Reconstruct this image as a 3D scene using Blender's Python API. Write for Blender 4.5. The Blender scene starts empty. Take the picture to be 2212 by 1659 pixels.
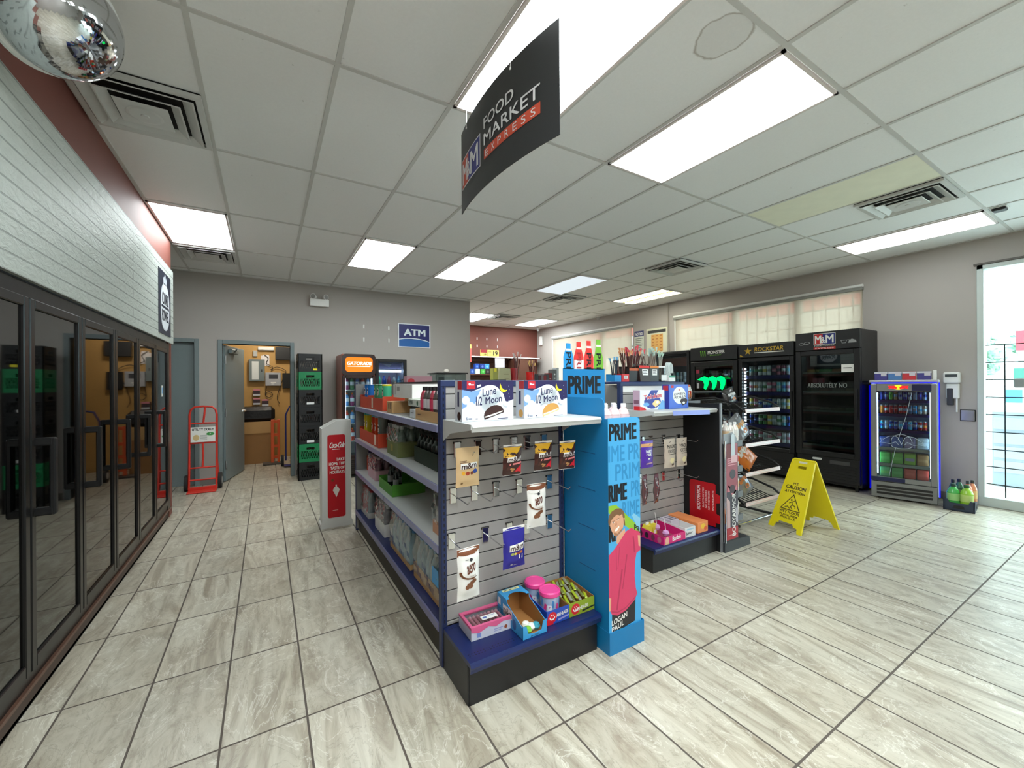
import bpy, math, random
from mathutils import Vector, Matrix
random.seed(7)
PI = math.pi
SC = bpy.context.scene
COL = SC.collection

# ---------------------------------------------------------------- camera
F_PX, YAW, PITCH, ROLL, CAM_H = 885.0, .5418, .0007, -.0064, 1.41
def make_camera():
    cy, sy, cp, sp = math.cos(YAW), math.sin(YAW), math.cos(PITCH), math.sin(PITCH)
    cr, sr = math.cos(ROLL), math.sin(ROLL)
    fwd = Vector((sy*cp, cy*cp, sp)); right = Vector((cy, -sy, 0)); up = right.cross(fwd)
    r2 = cr*right + sr*up; u2 = -sr*right + cr*up
    cd = bpy.data.cameras.new('camera'); cam = bpy.data.objects.new('camera', cd); COL.objects.link(cam)
    cd.sensor_fit = 'HORIZONTAL'; cd.sensor_width = 36; cd.lens = F_PX/2212*36; cd.clip_start = .02; cd.clip_end = 300
    m = Matrix.Identity(4)
    for i, a in enumerate((r2, u2, -fwd)):
        for j in range(3): m[j][i] = a[j]
    m.translation = (0, 0, CAM_H)
    cam.matrix_world = m; SC.camera = cam
make_camera()

# ---------------------------------------------------------------- world and exposure
W = bpy.data.worlds.new('world'); SC.world = W; W.use_nodes = True
bg = W.node_tree.nodes['Background']; bg.inputs[0].default_value = (.78, .91, 1, 1); bg.inputs[1].default_value = 4.4
SC.view_settings.view_transform = 'Standard'; SC.view_settings.look = 'None'
SC.view_settings.gamma = 1; SC.view_settings.use_curve_mapping = False
SC.view_settings.exposure = 0.95
LAMP = 8.0           # radiance of the lit ceiling diffusers
sun = bpy.data.lights.new('daylight_sun', 'SUN'); sun.energy = 3.0; sun.angle = math.radians(30); sun.color = (1, .97, .92)
so = bpy.data.objects.new('daylight_sun', sun); COL.objects.link(so); so.rotation_euler = (math.radians(28), math.radians(35), 0)
SC.cycles.max_bounces = 10; SC.cycles.diffuse_bounces = 5; SC.cycles.glossy_bounces = 5
SC.cycles.transmission_bounces = 8; SC.cycles.transparent_max_bounces = 16
SC.cycles.use_denoising = True; SC.cycles.sample_clamp_indirect = 6

# ---------------------------------------------------------------- materials
def lin(c): return tuple(((v/255)/12.92 if v/255 <= .04045 else ((v/255+.055)/1.055)**2.4) for v in c)
MATS = {}
class NT:
    def __init__(s, m): s.t = m.node_tree; s.n = s.t.nodes; s.l = s.t.links
    def add(s, ty, ins=None, **kw):
        n = s.n.new(ty)
        for k, v in kw.items(): setattr(n, k, v)
        for k, v in (ins or {}).items(): s.set(n, k, v)
        return n
    def set(s, n, k, v):
        i = n.inputs[k]
        if hasattr(v, 'is_output') or isinstance(v, bpy.types.NodeSocket): s.l.new(v, i)
        elif isinstance(v, bpy.types.Node): s.l.new(v.outputs[0], i)
        else: i.default_value = v
    def math(s, op, a, b=0., c=0.): return s.add('ShaderNodeMath', {0: a, 1: b, 2: c}, operation=op).outputs[0]
    def mix(s, f, a, b, bt='MIX'):
        return s.add('ShaderNodeMixRGB', {0: f, 1: a, 2: b}, blend_type=bt).outputs[0]
def c4(c): return (*c, 1)
def newmat(name):
    m = bpy.data.materials.new(name); m.use_nodes = True; t = NT(m)
    return m, t, t.n['Principled BSDF']
def mat(name, rgb=None, rough=.5, metal=0., var=.06, scale=9., emit=0., alpha=1., coat=0., spec=.5, bump=0., trans=0., ior=1.45, erg=None):
    """a principled material whose colour and gloss wander a little with procedural noise; rgb in 0..255"""
    if name in MATS: return MATS[name]
    m, t, p = newmat(name); c = lin(rgb)
    tc = t.add('ShaderNodeTexCoord')
    nz = t.add('ShaderNodeTexNoise', {'Vector': tc.outputs['Object'], 'Scale': scale, 'Detail': 3.})
    if var:
        d = tuple(v*(1-var) for v in c); l = tuple(min(1, v*(1+var)) for v in c)
        t.set(p, 'Base Color', t.mix(nz.outputs[0], c4(d), c4(l)))
    else: p.inputs['Base Color'].default_value = c4(c)
    t.set(p, 'Roughness', t.math('MULTIPLY_ADD', nz.outputs[0], .08, max(0, rough-.04)))
    p.inputs['Metallic'].default_value = metal; p.inputs['Alpha'].default_value = alpha
    p.inputs['Coat Weight'].default_value = coat; p.inputs['Specular IOR Level'].default_value = spec
    p.inputs['Transmission Weight'].default_value = trans; p.inputs['IOR'].default_value = ior
    if emit: p.inputs['Emission Color'].default_value = c4(lin(erg or rgb)); p.inputs['Emission Strength'].default_value = emit
    if bump:
        b = t.add('ShaderNodeBump', {'Height': nz.outputs[0], 'Strength': bump, 'Distance': .01}); t.set(p, 'Normal', b)
    MATS[name] = m; return m
def glass(name, tint=(235, 245, 242), clear=.9, rough=.02, gloss=1.0, ior=1.5):
    """thin pane: see-through with fresnel reflections"""
    if name in MATS: return MATS[name]
    m, t, p = newmat(name); t.n.remove(p)
    out = t.n['Material Output']
    tr = t.add('ShaderNodeBsdfTransparent', {'Color': c4(tuple(v*clear for v in lin(tint)))})
    gl = t.add('ShaderNodeBsdfGlossy', {'Color': (1, 1, 1, 1), 'Roughness': rough})
    fr = t.add('ShaderNodeFresnel', {'IOR': ior})
    mx = t.add('ShaderNodeMixShader', {0: t.math('MULTIPLY', t.math('MULTIPLY', fr.outputs[0], gloss), t.math('SUBTRACT', 1., t.add('ShaderNodeNewGeometry').outputs['Backfacing'])), 1: tr.outputs[0], 2: gl.outputs[0]})
    t.l.new(mx.outputs[0], out.inputs[0]); MATS[name] = m; return m
def emis(name, rgb=None, k=0):
    if name in MATS: return MATS[name]
    m, t, p = newmat(name); t.n.remove(p)
    e = t.add('ShaderNodeEmission', {'Color': c4(lin(rgb)), 'Strength': k}); t.l.new(e.outputs[0], t.n['Material Output'].inputs[0])
    MATS[name] = m; return m
def col(r, g, b, rough=.5, metal=0, emit=0):
    return mat('paint_%d_%d_%d_%d_%d_%d' % (r, g, b, rough*100, metal*100, emit*100), (r, g, b), rough, metal, var=.03, emit=emit)

# ---------------------------------------------------------------- mesh builder
_glyphs = {}
def glyph_mesh(s, res=4):
    k = s
    if k in _glyphs: return _glyphs[k]
    cu = bpy.data.curves.new('tmp', 'FONT'); cu.body = s; cu.resolution_u = res; cu.fill_mode = 'FRONT'
    ob = bpy.data.objects.new('tmp', cu)
    me = bpy.data.meshes.new_from_object(ob)
    vs = [v.co.copy() for v in me.vertices]; fs = [tuple(p.vertices) for p in me.polygons]
    bpy.data.objects.remove(ob); bpy.data.curves.remove(cu); bpy.data.meshes.remove(me)
    x0, x1 = min(v.x for v in vs), max(v.x for v in vs); y0, y1 = min(v.y for v in vs), max(v.y for v in vs)
    _glyphs[k] = ([((v.x-x0)/(x1-x0), (v.y-y0)/(y1-y0)) for v in vs], fs); return _glyphs[k]
class Fr:
    """a picture plane: origin o, u to the right and v up as its viewer sees it"""
    def __init__(s, o, u, v): s.o, s.u, s.v = Vector(o), Vector(u).normalized(), Vector(v).normalized(); s.n = s.u.cross(s.v)
    def p(s, a, b, d=0.): return s.o + s.u*a + s.v*b + s.n*d
FRONT = lambda x, y, z: Fr((x, y, z), (1, 0, 0), (0, 0, 1))        # faces -y
LEFT = lambda x, y, z: Fr((x, y, z), (0, -1, 0), (0, 0, 1))        # faces -x
RIGHT = lambda x, y, z: Fr((x, y, z), (0, 1, 0), (0, 0, 1))        # faces +x
TOP = lambda x, y, z: Fr((x, y, z), (1, 0, 0), (0, 1, 0))          # faces up
DSC = 1.     # scale of the thickness of printed layers
class G:
    def __init__(s): s.v, s.f, s.mi, s.sm, s.ms = [], [], [], [], []; s.T = None
    def m(s, mt):
        if mt not in s.ms: s.ms.append(mt)
        return s.ms.index(mt)
    def add(s, vs, fs, mt, smooth=False):
        n = len(s.v); k = s.m(mt)
        for p in vs:
            p = Vector(p); s.v.append(s.T @ p if s.T else p)
        for f in fs: s.f.append(tuple(n+i for i in f)); s.mi.append(k); s.sm.append(smooth)
        return s
    def box(s, a, b, mt, bev=0.):
        (x0, y0, z0), (x1, y1, z1) = [min(p, q) for p, q in zip(a, b)], [max(p, q) for p, q in zip(a, b)]
        if not bev:
            v = [(x, y, z) for x in (x0, x1) for y in (y0, y1) for z in (z0, z1)]
            return s.add(v, [(0, 1, 3, 2), (4, 6, 7, 5), (0, 4, 5, 1), (2, 3, 7, 6), (0, 2, 6, 4), (1, 5, 7, 3)], mt)
        d = min(bev, (x1-x0)*.45, (y1-y0)*.45, (z1-z0)*.45)
        C = ((x0+x1)/2, (y0+y1)/2, (z0+z1)/2); H = ((x1-x0)/2, (y1-y0)/2, (z1-z0)/2)
        vs, ix = [], {}
        for sx in (-1, 1):
            for sy in (-1, 1):
                for sz in (-1, 1):
                    for a in range(3):
                        q = [H[0]-d, H[1]-d, H[2]-d]; q[a] += d
                        ix[(sx, sy, sz, a)] = len(vs); vs.append((C[0]+sx*q[0], C[1]+sy*q[1], C[2]+sz*q[2]))
        fs = []
        for a in range(3):
            b, c = (a+1) % 3, (a+2) % 3
            for sg in (-1, 1):
                r = []
                for p, q in ((-1, -1), (1, -1), (1, 1), (-1, 1)):
                    k = [0, 0, 0]; k[a] = sg; k[b] = p; k[c] = q; r.append(ix[(*k, a)])
                fs.append(tuple(r) if sg > 0 else tuple(r[::-1]))
            for p in (-1, 1):
                for q in (-1, 1):
                    k0 = [0, 0, 0]; k0[a] = -1; k0[b] = p; k0[c] = q; k1 = list(k0); k1[a] = 1
                    r = (ix[(*k0, b)], ix[(*k1, b)], ix[(*k1, c)], ix[(*k0, c)])
                    fs.append(r if p*q < 0 else r[::-1])
        for sx in (-1, 1):
            for sy in (-1, 1):
                for sz in (-1, 1):
                    r = tuple(ix[(sx, sy, sz, a)] for a in range(3)); fs.append(r if sx*sy*sz > 0 else r[::-1])
        return s.add(vs, fs, mt)
    def cyl(s, p0, p1, r, mt, seg=14, r2=None, cap=True, smooth=True):
        p0, p1 = Vector(p0), Vector(p1); d = (p1-p0).normalized(); a = d.orthogonal().normalized(); b = d.cross(a); r2 = r if r2 is None else r2
        v = []
        for P, R in ((p0, r), (p1, r2)):
            v += [P+(a*math.cos(2*PI*i/seg)+b*math.sin(2*PI*i/seg))*R for i in range(seg)]
        s.add(v, [(i, (i+1) % seg, seg+(i+1) % seg, seg+i) for i in range(seg)], mt, smooth)
        if cap: s.add(v, [tuple(range(seg))[::-1], tuple(range(seg, 2*seg))], mt)
        return s
    def lathe(s, prof, mt, o=(0, 0, 0), seg=16, sx=1., sy=1., n=1., cap=True):
        """prof: (radius, height[, material]); n>1 squares the outline off"""
        o = Vector(o)
        def pt(r, z, i):
            t = 2*PI*i/seg; c, q = math.cos(t), math.sin(t)
            k = 1. if n == 1 else 1/((abs(c)**(2*n)+abs(q)**(2*n))**(1/(2*n)))
            return o+Vector((r*c*k*sx, r*q*k*sy, z))
        for a, b in zip(prof, prof[1:]):
            v = [pt(a[0], a[1], i) for i in range(seg)]+[pt(b[0], b[1], i) for i in range(seg)]
            s.add(v, [(i, (i+1) % seg, seg+(i+1) % seg, seg+i) for i in range(seg)], a[2] if len(a) > 2 else mt, True)
        if cap:
            for q, rv in ((prof[0], True), (prof[-1], False)):
                if q[0] > 1e-4:
                    t = tuple(range(seg)); s.add([pt(q[0], q[1], i) for i in range(seg)], [t[::-1] if rv else t], q[2] if len(q) > 2 else mt)
        return s
    def tube(s, pts, r, mt, seg=8):
        pts = [Vector(p) for p in pts]; v = []; n = len(pts)
        ref = None
        for i, p in enumerate(pts):
            d = (pts[min(i+1, n-1)]-pts[max(i-1, 0)]).normalized()
            a = d.orthogonal().normalized() if ref is None else (ref-d*ref.dot(d)).normalized(); ref = a; b = d.cross(a)
            v += [p+(a*math.cos(2*PI*k/seg)+b*math.sin(2*PI*k/seg))*r for k in range(seg)]
        fs = [(i*seg+k, i*seg+(k+1) % seg, (i+1)*seg+(k+1) % seg, (i+1)*seg+k) for i in range(n-1) for k in range(seg)]
        s.add(v, fs, mt, True); return s.add(v, [tuple(range(seg))[::-1], tuple(range((n-1)*seg, n*seg))], mt)
    def prism(s, poly, fr, d0, d1, mt, side=None):
        n = len(poly); v = [fr.p(a, b, d0) for a, b in poly]+[fr.p(a, b, d1) for a, b in poly]
        s.add(v, [tuple(range(n))[::-1], tuple(range(n, 2*n))], mt)
        return s.add(v, [(i, (i+1) % n, n+(i+1) % n, n+i) for i in range(n)], side or mt)
    def flat(s, poly, fr, mt, d=.001): return s.add([fr.p(a, b, d*DSC) for a, b in poly], [tuple(range(len(poly)))], mt)
    def rect(s, fr, a, b, w, h, mt, d=.001): return s.flat([(a, b), (a+w, b), (a+w, b+h), (a, b+h)], fr, mt, d)
    def disc(s, fr, a, b, r, mt, d=.001, ry=None, seg=18):
        ry = r if ry is None else ry
        return s.flat([(a+r*math.cos(2*PI*i/seg), b+ry*math.sin(2*PI*i/seg)) for i in range(seg)], fr, mt, d)
    def text(s, tx, fr, a, b, w, h, mt, d=.002, bold=.02, warp=None, skew=0., rise=0.):
        """lettering fitted into the box a, b, w, h of the frame"""
        vs, fs = glyph_mesh(tx); e = h*bold*.95
        n = max(2, math.ceil(2*e/(.055*h))+1) if bold > .015 and h > .012 else 1
        offs = [(0, 0)] if n == 1 else [(-e+2*e*i/(n-1), q_*e*.5) for i in range(n) for q_ in (-1, 1)]
        for li, (ox, oy) in enumerate(offs):
            q = [(a+e+(w-2*e)*x+skew*h*y+ox, b+e*.5+(h-e)*y+rise*x+oy) for x, y in vs]
            dd = (d+li*.00012)*DSC; s.add([warp(x, y, dd) if warp else fr.p(x, y, dd) for x, y in q], fs, mt)
        return s
    def sheet(s, fn, nu, nv, mt, smooth=True):
        v = [fn(i/nu, j/nv) for j in range(nv+1) for i in range(nu+1)]
        return s.add(v, [(j*(nu+1)+i, j*(nu+1)+i+1, (j+1)*(nu+1)+i+1, (j+1)*(nu+1)+i) for j in range(nv) for i in range(nu)], mt, smooth)
    def build(s, name, parent=None, loc=None, rz=0., rot=None):
        me = bpy.data.meshes.new(name); me.from_pydata(s.v, [], s.f)
        for m in s.ms: me.materials.append(m)
        me.polygons.foreach_set('material_index', s.mi); me.polygons.foreach_set('use_smooth', s.sm); me.update()
        o = bpy.data.objects.new(name, me); COL.objects.link(o)
        if parent: o.parent = parent
        if loc: o.location = loc
        o.rotation_euler = rot or (0, 0, rz)
        return o
def tag(o, label, cat, group=None, kind=None):
    o['label'] = label; o['category'] = cat
    if group: o['group'] = group
    if kind: o['kind'] = kind
    return o
def thing(name, label, cat, loc=(0, 0, 0), rz=0., group=None, rot=None):
    o = bpy.data.objects.new(name, None); COL.objects.link(o); o.empty_display_size = .05
    o.location = loc; o.rotation_euler = rot or (0, 0, rz); return tag(o, label, cat, group)
def struct(g, name, parent=None, **k):
    o = g.build(name, parent, **k)
    if not parent: o['kind'] = 'structure'
    return o
def dup(root, loc, rz=None, label=None, group=None, parent=None):
    r = root.copy(); COL.objects.link(r); r.location = loc
    if rz is not None: r.rotation_euler = (0, 0, rz)
    if label: r['label'] = label
    if group: r['group'] = group
    if parent: r.parent = parent
    def rec(a, b):
        for ch in list(a.children):
            c = ch.copy(); COL.objects.link(c); c.parent = b; rec(ch, c)
    rec(root, r)
    return r
def curve(pts, n=6):
    """smooth path through the points"""
    P = [Vector(p) for p in pts]; P = [P[0]*2-P[1]]+P+[P[-1]*2-P[-2]]; out = []
    for a, b, c, d in zip(P, P[1:], P[2:], P[3:]):
        for k in range(n):
            t = k/n; out.append(.5*((2*b)+(c-a)*t+(2*a-5*b+4*c-d)*t*t+(3*b-a-3*c+d)*t**3))
    return out+[P[-2]]
def rrect(x, y, w, h, r, n=4):
    P = []
    for cx, cy, a in ((x+w-r, y+r, -90), (x+w-r, y+h-r, 0), (x+r, y+h-r, 90), (x+r, y+r, 180)):
        P += [(cx+r*math.cos(math.radians(a+90*i/n)), cy+r*math.sin(math.radians(a+90*i/n))) for i in range(n+1)]
    return P
# ================================================================ the room
CE = 3.035
GX = [-1.51+.61*i for i in range(15)]                 # ceiling grid lines across
GY = [-2.66+1.22*i for i in range(11)]
BACK_Y, FAR_Y, STEP_X, RIGHT_X, LEFT_X = 7.28, 10.12, 3.43, 6.98, -.90
ALC_X = -2.2                                            # the recess beyond the coolers

def floor_mat():
    m, t, p = newmat('stone_floor_tile')
    tc = t.add('ShaderNodeTexCoord'); sp = t.add('ShaderNodeSeparateXYZ', {0: tc.outputs['Object']})
    def cell(o, org, w):
        q = t.math('DIVIDE', t.math('SUBTRACT', o, org), w); f = t.math('FLOOR', q); r = t.math('SUBTRACT', q, f)
        e = t.math('MULTIPLY', t.math('MINIMUM', r, t.math('SUBTRACT', 1., r)), w); return f, e
    fx, ex = cell(sp.outputs[0], 1.6725, .3053); fy, ey = cell(sp.outputs[1], .757, .5985)
    edge = t.math('MINIMUM', ex, ey)
    wn = t.add('ShaderNodeTexWhiteNoise', {'Vector': t.add('ShaderNodeCombineXYZ', {0: fx, 1: fy, 2: 3.}).outputs[0]}, noise_dimensions='3D')
    rnd = wn.outputs['Value']; rc = t.add('ShaderNodeSeparateColor', {0: wn.outputs['Color']})
    # each tile shows its own stretch of a streaky travertine
    ang = t.math('MULTIPLY_ADD', rc.outputs[1], .24, -.12)
    off = t.add('ShaderNodeVectorMath', {0: tc.outputs['Object'], 1: t.add('ShaderNodeVectorMath', {0: wn.outputs['Color'], 1: (31., 17., 9.)}, operation='MULTIPLY').outputs[0]}, operation='ADD')
    rot = t.add('ShaderNodeVectorRotate', {'Vector': off.outputs[0], 'Angle': ang}, rotation_type='Z_AXIS')
    mp = t.add('ShaderNodeMapping', {'Vector': rot.outputs[0], 'Scale': (9., 1.15, 1.)})
    n1 = t.add('ShaderNodeTexNoise', {'Vector': mp.outputs[0], 'Scale': 1.3, 'Detail': 7., 'Roughness': .62, 'Distortion': 1.3})
    mp2 = t.add('ShaderNodeMapping', {'Vector': rot.outputs[0], 'Scale': (4., 2.2, 1.)})
    n2 = t.add('ShaderNodeTexNoise', {'Vector': mp2.outputs[0], 'Scale': 2.2, 'Detail': 9., 'Roughness': .72, 'Distortion': 1.4})
    k = t.math('GREATER_THAN', rnd, .45)
    streak = t.math('ADD', t.math('MULTIPLY', n1.outputs[0], t.math('MULTIPLY_ADD', k, .5, .4)), t.math('MULTIPLY', n2.outputs[0], t.math('MULTIPLY_ADD', k, -.5, .6)))
    cr = t.add('ShaderNodeValToRGB', {0: streak})
    e = cr.color_ramp.elements; e[0].position = .30; e[0].color = c4(lin((120, 113, 100))); e[1].position = .66; e[1].color = c4(lin((198, 195, 181)))
    x = e.new(.42); x.color = c4(lin((150, 143, 129))); x = e.new(.52); x.color = c4(lin((178, 174, 159)))
    n3 = t.add('ShaderNodeTexNoise', {'Vector': tc.outputs['Object'], 'Scale': 3.1, 'Detail': 2.})
    warm = t.mix(t.math('MULTIPLY', n3.outputs[0], .35), cr.outputs[0], c4(lin((196, 180, 152))))
    vn = t.add('ShaderNodeTexNoise', {'Vector': mp2.outputs[0], 'Scale': 1.7, 'Detail': 9., 'Roughness': .62, 'Distortion': 1.1})
    def ridge(at, wd): return t.math('SUBTRACT', 1., t.math('MINIMUM', t.math('DIVIDE', t.math('ABSOLUTE', t.math('SUBTRACT', vn.outputs[0], at)), wd), 1.))
    warm = t.mix(t.math('MULTIPLY', ridge(.47, .012), .38), warm, c4(lin((112, 100, 86)))); warm = t.mix(t.math('MULTIPLY', ridge(.56, .014), .55), warm, c4(lin((228, 227, 216))))
    tone = t.mix(1., warm, t.add('ShaderNodeCombineColor', {0: t.math('MULTIPLY_ADD', rc.outputs[0], .1, .93), 1: t.math('MULTIPLY_ADD', rc.outputs[0], .1, .93), 2: t.math('MULTIPLY_ADD', rc.outputs[0], .1, .93)}).outputs[0], 'MULTIPLY')
    grout = t.math('LESS_THAN', edge, .0042)
    base = t.mix(grout, tone, c4(lin((84, 76, 68))))
    t.set(p, 'Base Color', base)
    t.set(p, 'Roughness', t.math('ADD', t.math('MULTIPLY_ADD', n2.outputs[0], .18, .25), t.math('MULTIPLY', grout, .4)))
    h = t.math('MINIMUM', t.math('DIVIDE', edge, .006), 1.)
    b = t.add('ShaderNodeBump', {'Height': t.math('ADD', h, t.math('MULTIPLY', n1.outputs[0], .12)), 'Strength': .35, 'Distance': .003}); t.set(p, 'Normal', b)
    return m
def ceiling_mat():
    m, t, p = newmat('mineral_ceiling_tile')
    tc = t.add('ShaderNodeTexCoord')
    nz = t.add('ShaderNodeTexNoise', {'Vector': tc.outputs['Object'], 'Scale': 60., 'Detail': 5., 'Roughness': .7})
    vo = t.add('ShaderNodeTexNoise', {'Vector': tc.outputs['Object'], 'Scale': 14., 'Detail': 8., 'Roughness': .8})
    pit = t.math('LESS_THAN', vo.outputs[0], .335)
    base = t.mix(t.math('MULTIPLY', pit, .35), t.mix(nz.outputs[0], c4(lin((228, 230, 230))), c4(lin((238, 240, 240)))), c4(lin((120, 118, 112))))
    # dried water ring on the tile beside the hanging sign
    dv = t.add('ShaderNodeVectorMath', {0: tc.outputs['Object'], 1: (1.85, 1.13, CE)}, operation='SUBTRACT')
    n5 = t.add('ShaderNodeTexNoise', {'Vector': tc.outputs['Object'], 'Scale': 11., 'Detail': 4.})
    ln = t.math('ADD', t.add('ShaderNodeVectorMath', {0: t.add('ShaderNodeVectorMath', {0: dv.outputs[0], 1: (1., .9, 0.)}, operation='MULTIPLY').outputs[0]}, operation='LENGTH').outputs['Value'],
                t.math('MULTIPLY_ADD', n5.outputs[0], .05, -.025))
    ring = t.math('SUBTRACT', 1., t.math('MINIMUM', t.math('DIVIDE', t.math('ABSOLUTE', t.math('SUBTRACT', ln, .115)), .009), 1.))
    ins = t.math('MULTIPLY', t.math('LESS_THAN', ln, .115), .12)
    base = t.mix(t.math('MAXIMUM', t.math('MULTIPLY', ring, .6), ins), base, c4(lin((120, 106, 86))))
    t.set(p, 'Base Color', base); p.inputs['Roughness'].default_value = .6
    b = t.add('ShaderNodeBump', {'Height': nz.outputs[0], 'Strength': .12, 'Distance': .004}); t.set(p, 'Normal', b)
    return m
M_FLOOR, M_CEIL = floor_mat(), ceiling_mat()
M_WALL = mat('greige_wall_paint', (172, 166, 160), .62, var=.02, scale=1.2, bump=.05)
M_BURG = mat('burgundy_wall_paint', (122, 70, 60), .6, var=.03, scale=2, bump=.05)
M_TBAR = mat('white_grid_bar', (200, 201, 198), .45, var=.02)
M_GREYD = mat('grey_door_paint', (118, 130, 132), .42, var=.04)
M_WHITE = mat('white_enamel', (232, 232, 228), .35, var=.02)
M_BLACK = mat('black_metal', (22, 22, 23), .38, var=.1)
M_ALU = mat('brushed_aluminium', (170, 172, 172), .35, metal=.9, var=.04)
M_CHROME = mat('chrome', (215, 218, 220), .12, metal=1., var=.02)

g = G(); g.box((ALC_X-.2, -3.2, -.12), (RIGHT_X+.02, FAR_Y+.2, 0), M_FLOOR); struct(g, 'floor')
g = G(); g.box((ALC_X-.2, -3.2, CE), (RIGHT_X+.3, FAR_Y+.2, CE+.1), M_CEIL)
tz0 = CE-.006
for x in GX[0:]:
    if x < RIGHT_X: g.box((x-.012, -3, tz0), (x+.012, BACK_Y if x < STEP_X else FAR_Y, CE+.001), M_TBAR)
for y in GY:
    g.box((ALC_X, y-.012, tz0-.0004), (RIGHT_X if y < BACK_Y or 1 else STEP_X, y+.012, CE+.001), M_TBAR)
for a in ((ALC_X, BACK_Y-.025, STEP_X, BACK_Y), (STEP_X, FAR_Y-.025, RIGHT_X, FAR_Y), (RIGHT_X-.025, -3, RIGHT_X, FAR_Y), (LEFT_X, -3, LEFT_X+.025, 5.87)):
    g.box((a[0], a[1], CE-.007), (a[2], a[3], CE+.001), M_TBAR)
struct(g, 'ceiling')
# back wall with two door openings
D1 = (-1.78, -.86, 2.03); D2 = (-.535, .335, 2.03)
g = G()
for a, b, z in ((ALC_X, D1[0], 0), (D1[0], D1[1], D1[2]), (D1[1], D2[0], 0), (D2[0], D2[1], D2[2]), (D2[1], STEP_X, 0)):
    g.box((a, BACK_Y, z), (b, BACK_Y+.14, CE+.01), M_WALL)
struct(g, 'wall_back')
g = G(); g.box((STEP_X-.12, BACK_Y+.14, 0), (STEP_X, FAR_Y+.01, CE+.01), M_WALL); struct(g, 'wall_corner')
g = G(); g.box((STEP_X-.12, FAR_Y, 0), (RIGHT_X+.2, FAR_Y+.14, CE+.01), M_BURG); struct(g, 'wall_far')
g = G(); g.box((ALC_X-.14, 5.88, 0), (ALC_X, BACK_Y+.14, CE+.01), M_WALL); g.box((ALC_X, 5.74, 0), (LEFT_X-.02, 5.88, CE+.01), M_BURG); struct(g, 'wall_recess')
# left wall: burgundy plaster above and around the coolers
g = G()
g.box((LEFT_X-.16, -3, 1.90), (LEFT_X, 5.88, CE+.01), M_BURG)
g.box((LEFT_X-.16, 5.72, 0), (LEFT_X, 5.88, 1.90), M_BURG)
g.box((LEFT_X-.16, -3, 0), (LEFT_X, 1.93, 1.90), M_BURG)
struct(g, 'wall_left')
g = G(); g.box((ALC_X-.2, -3.14, 0), (RIGHT_X+.2, -3, CE+.01), M_WALL); struct(g, 'wall_front')
# right wall with window openings
WA = (2.31, 5.29, 1.02, 2.71); WB = (6.39, 9.32, 1.02, 2.71); WC = (-1.6, 1.27, .02, 2.73)
g = G()
def rw(y0, y1, z0, z1): g.box((RIGHT_X, y0, z0), (RIGHT_X+.18, y1, z1), M_WALL)
rw(-3, WC[0], 0, CE); rw(WC[0], WC[1], WC[3], CE); rw(WC[1], WA[0], 0, CE); rw(WA[0], WA[1], 0, WA[2]); rw(WA[0], WA[1], WA[3], CE)
rw(WA[1], WB[0], 0, CE); rw(WB[0], WB[1], 0, WB[2]); rw(WB[0], WB[1], WB[3], CE); rw(WB[1], FAR_Y, 0, CE)
struct(g, 'wall_right')
g = G(); g.box((ALC_X, BACK_Y-.012, 0), (D1[0]-.05, BACK_Y, .09), M_WHITE)
g.box((D1[1]+.055, BACK_Y-.012, 0), (D2[0]-.07, BACK_Y, .09), mat('grey_vinyl_base', (120, 116, 110), .5)); g.box((D2[1]+.07, BACK_Y-.012, 0), (STEP_X, BACK_Y, .09), mat('grey_vinyl_base', (120, 116, 110), .5)); struct(g, 'baseboard_back')
g = G(); g.box((RIGHT_X-.012, 1.33, 0), (RIGHT_X, FAR_Y, .09), mat('grey_vinyl_base', (120, 116, 110), .5)); struct(g, 'baseboard_right')

# brick-patterned white foam cladding above the coolers, with its crinkled embossing
def foam_mat():
    m, t, p = newmat('white_embossed_brick_foam')
    tc = t.add('ShaderNodeTexCoord')
    mp = t.add('ShaderNodeMapping', {'Vector': tc.outputs['Object'], 'Rotation': (0, 0, 0), 'Scale': (1, 1, 1)})
    sp = t.add('ShaderNodeSeparateXYZ', {0: tc.outputs['Object']})
    cv = t.add('ShaderNodeCombineXYZ', {0: sp.outputs[1], 1: sp.outputs[2], 2: 0.})
    br = t.add('ShaderNodeTexBrick', {'Vector': cv.outputs[0], 'Scale': 1., 'Mortar Size': .0045, 'Mortar Smooth': .25, 'Brick Width': 4.2, 'Row Height': .072})
    br.offset = .5
    mp = t.add('ShaderNodeMapping', {'Vector': tc.outputs['Object'], 'Scale': (1., .55, 1.)})
    v = t.add('ShaderNodeTexNoise', {'Vector': mp.outputs[0], 'Scale': 26., 'Detail': 4., 'Roughness': .6, 'Distortion': 1.2})
    h = t.math('SUBTRACT', v.outputs[0], t.math('MULTIPLY', br.outputs['Fac'], .9))
    base = t.mix(br.outputs['Fac'], t.mix(v.outputs[0], c4(lin((168, 174, 168))), c4(lin((190, 197, 190)))), c4(lin((138, 143, 138))))
    t.set(p, 'Base Color', base); p.inputs['Roughness'].default_value = .5; p.inputs['Specular IOR Level'].default_value = .35
    b = t.add('ShaderNodeBump', {'Height': h, 'Strength': .6, 'Distance': .01}); t.set(p, 'Normal', b)
    return m
g = G(); g.box((LEFT_X+.014, -3, 1.872), (LEFT_X+.034, 5.79, 2.67), foam_mat()); tag(g.build('brick_foam_panel'), 'white embossed brick-pattern cladding strip above the glass cooler doors', 'wall cladding')

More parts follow.
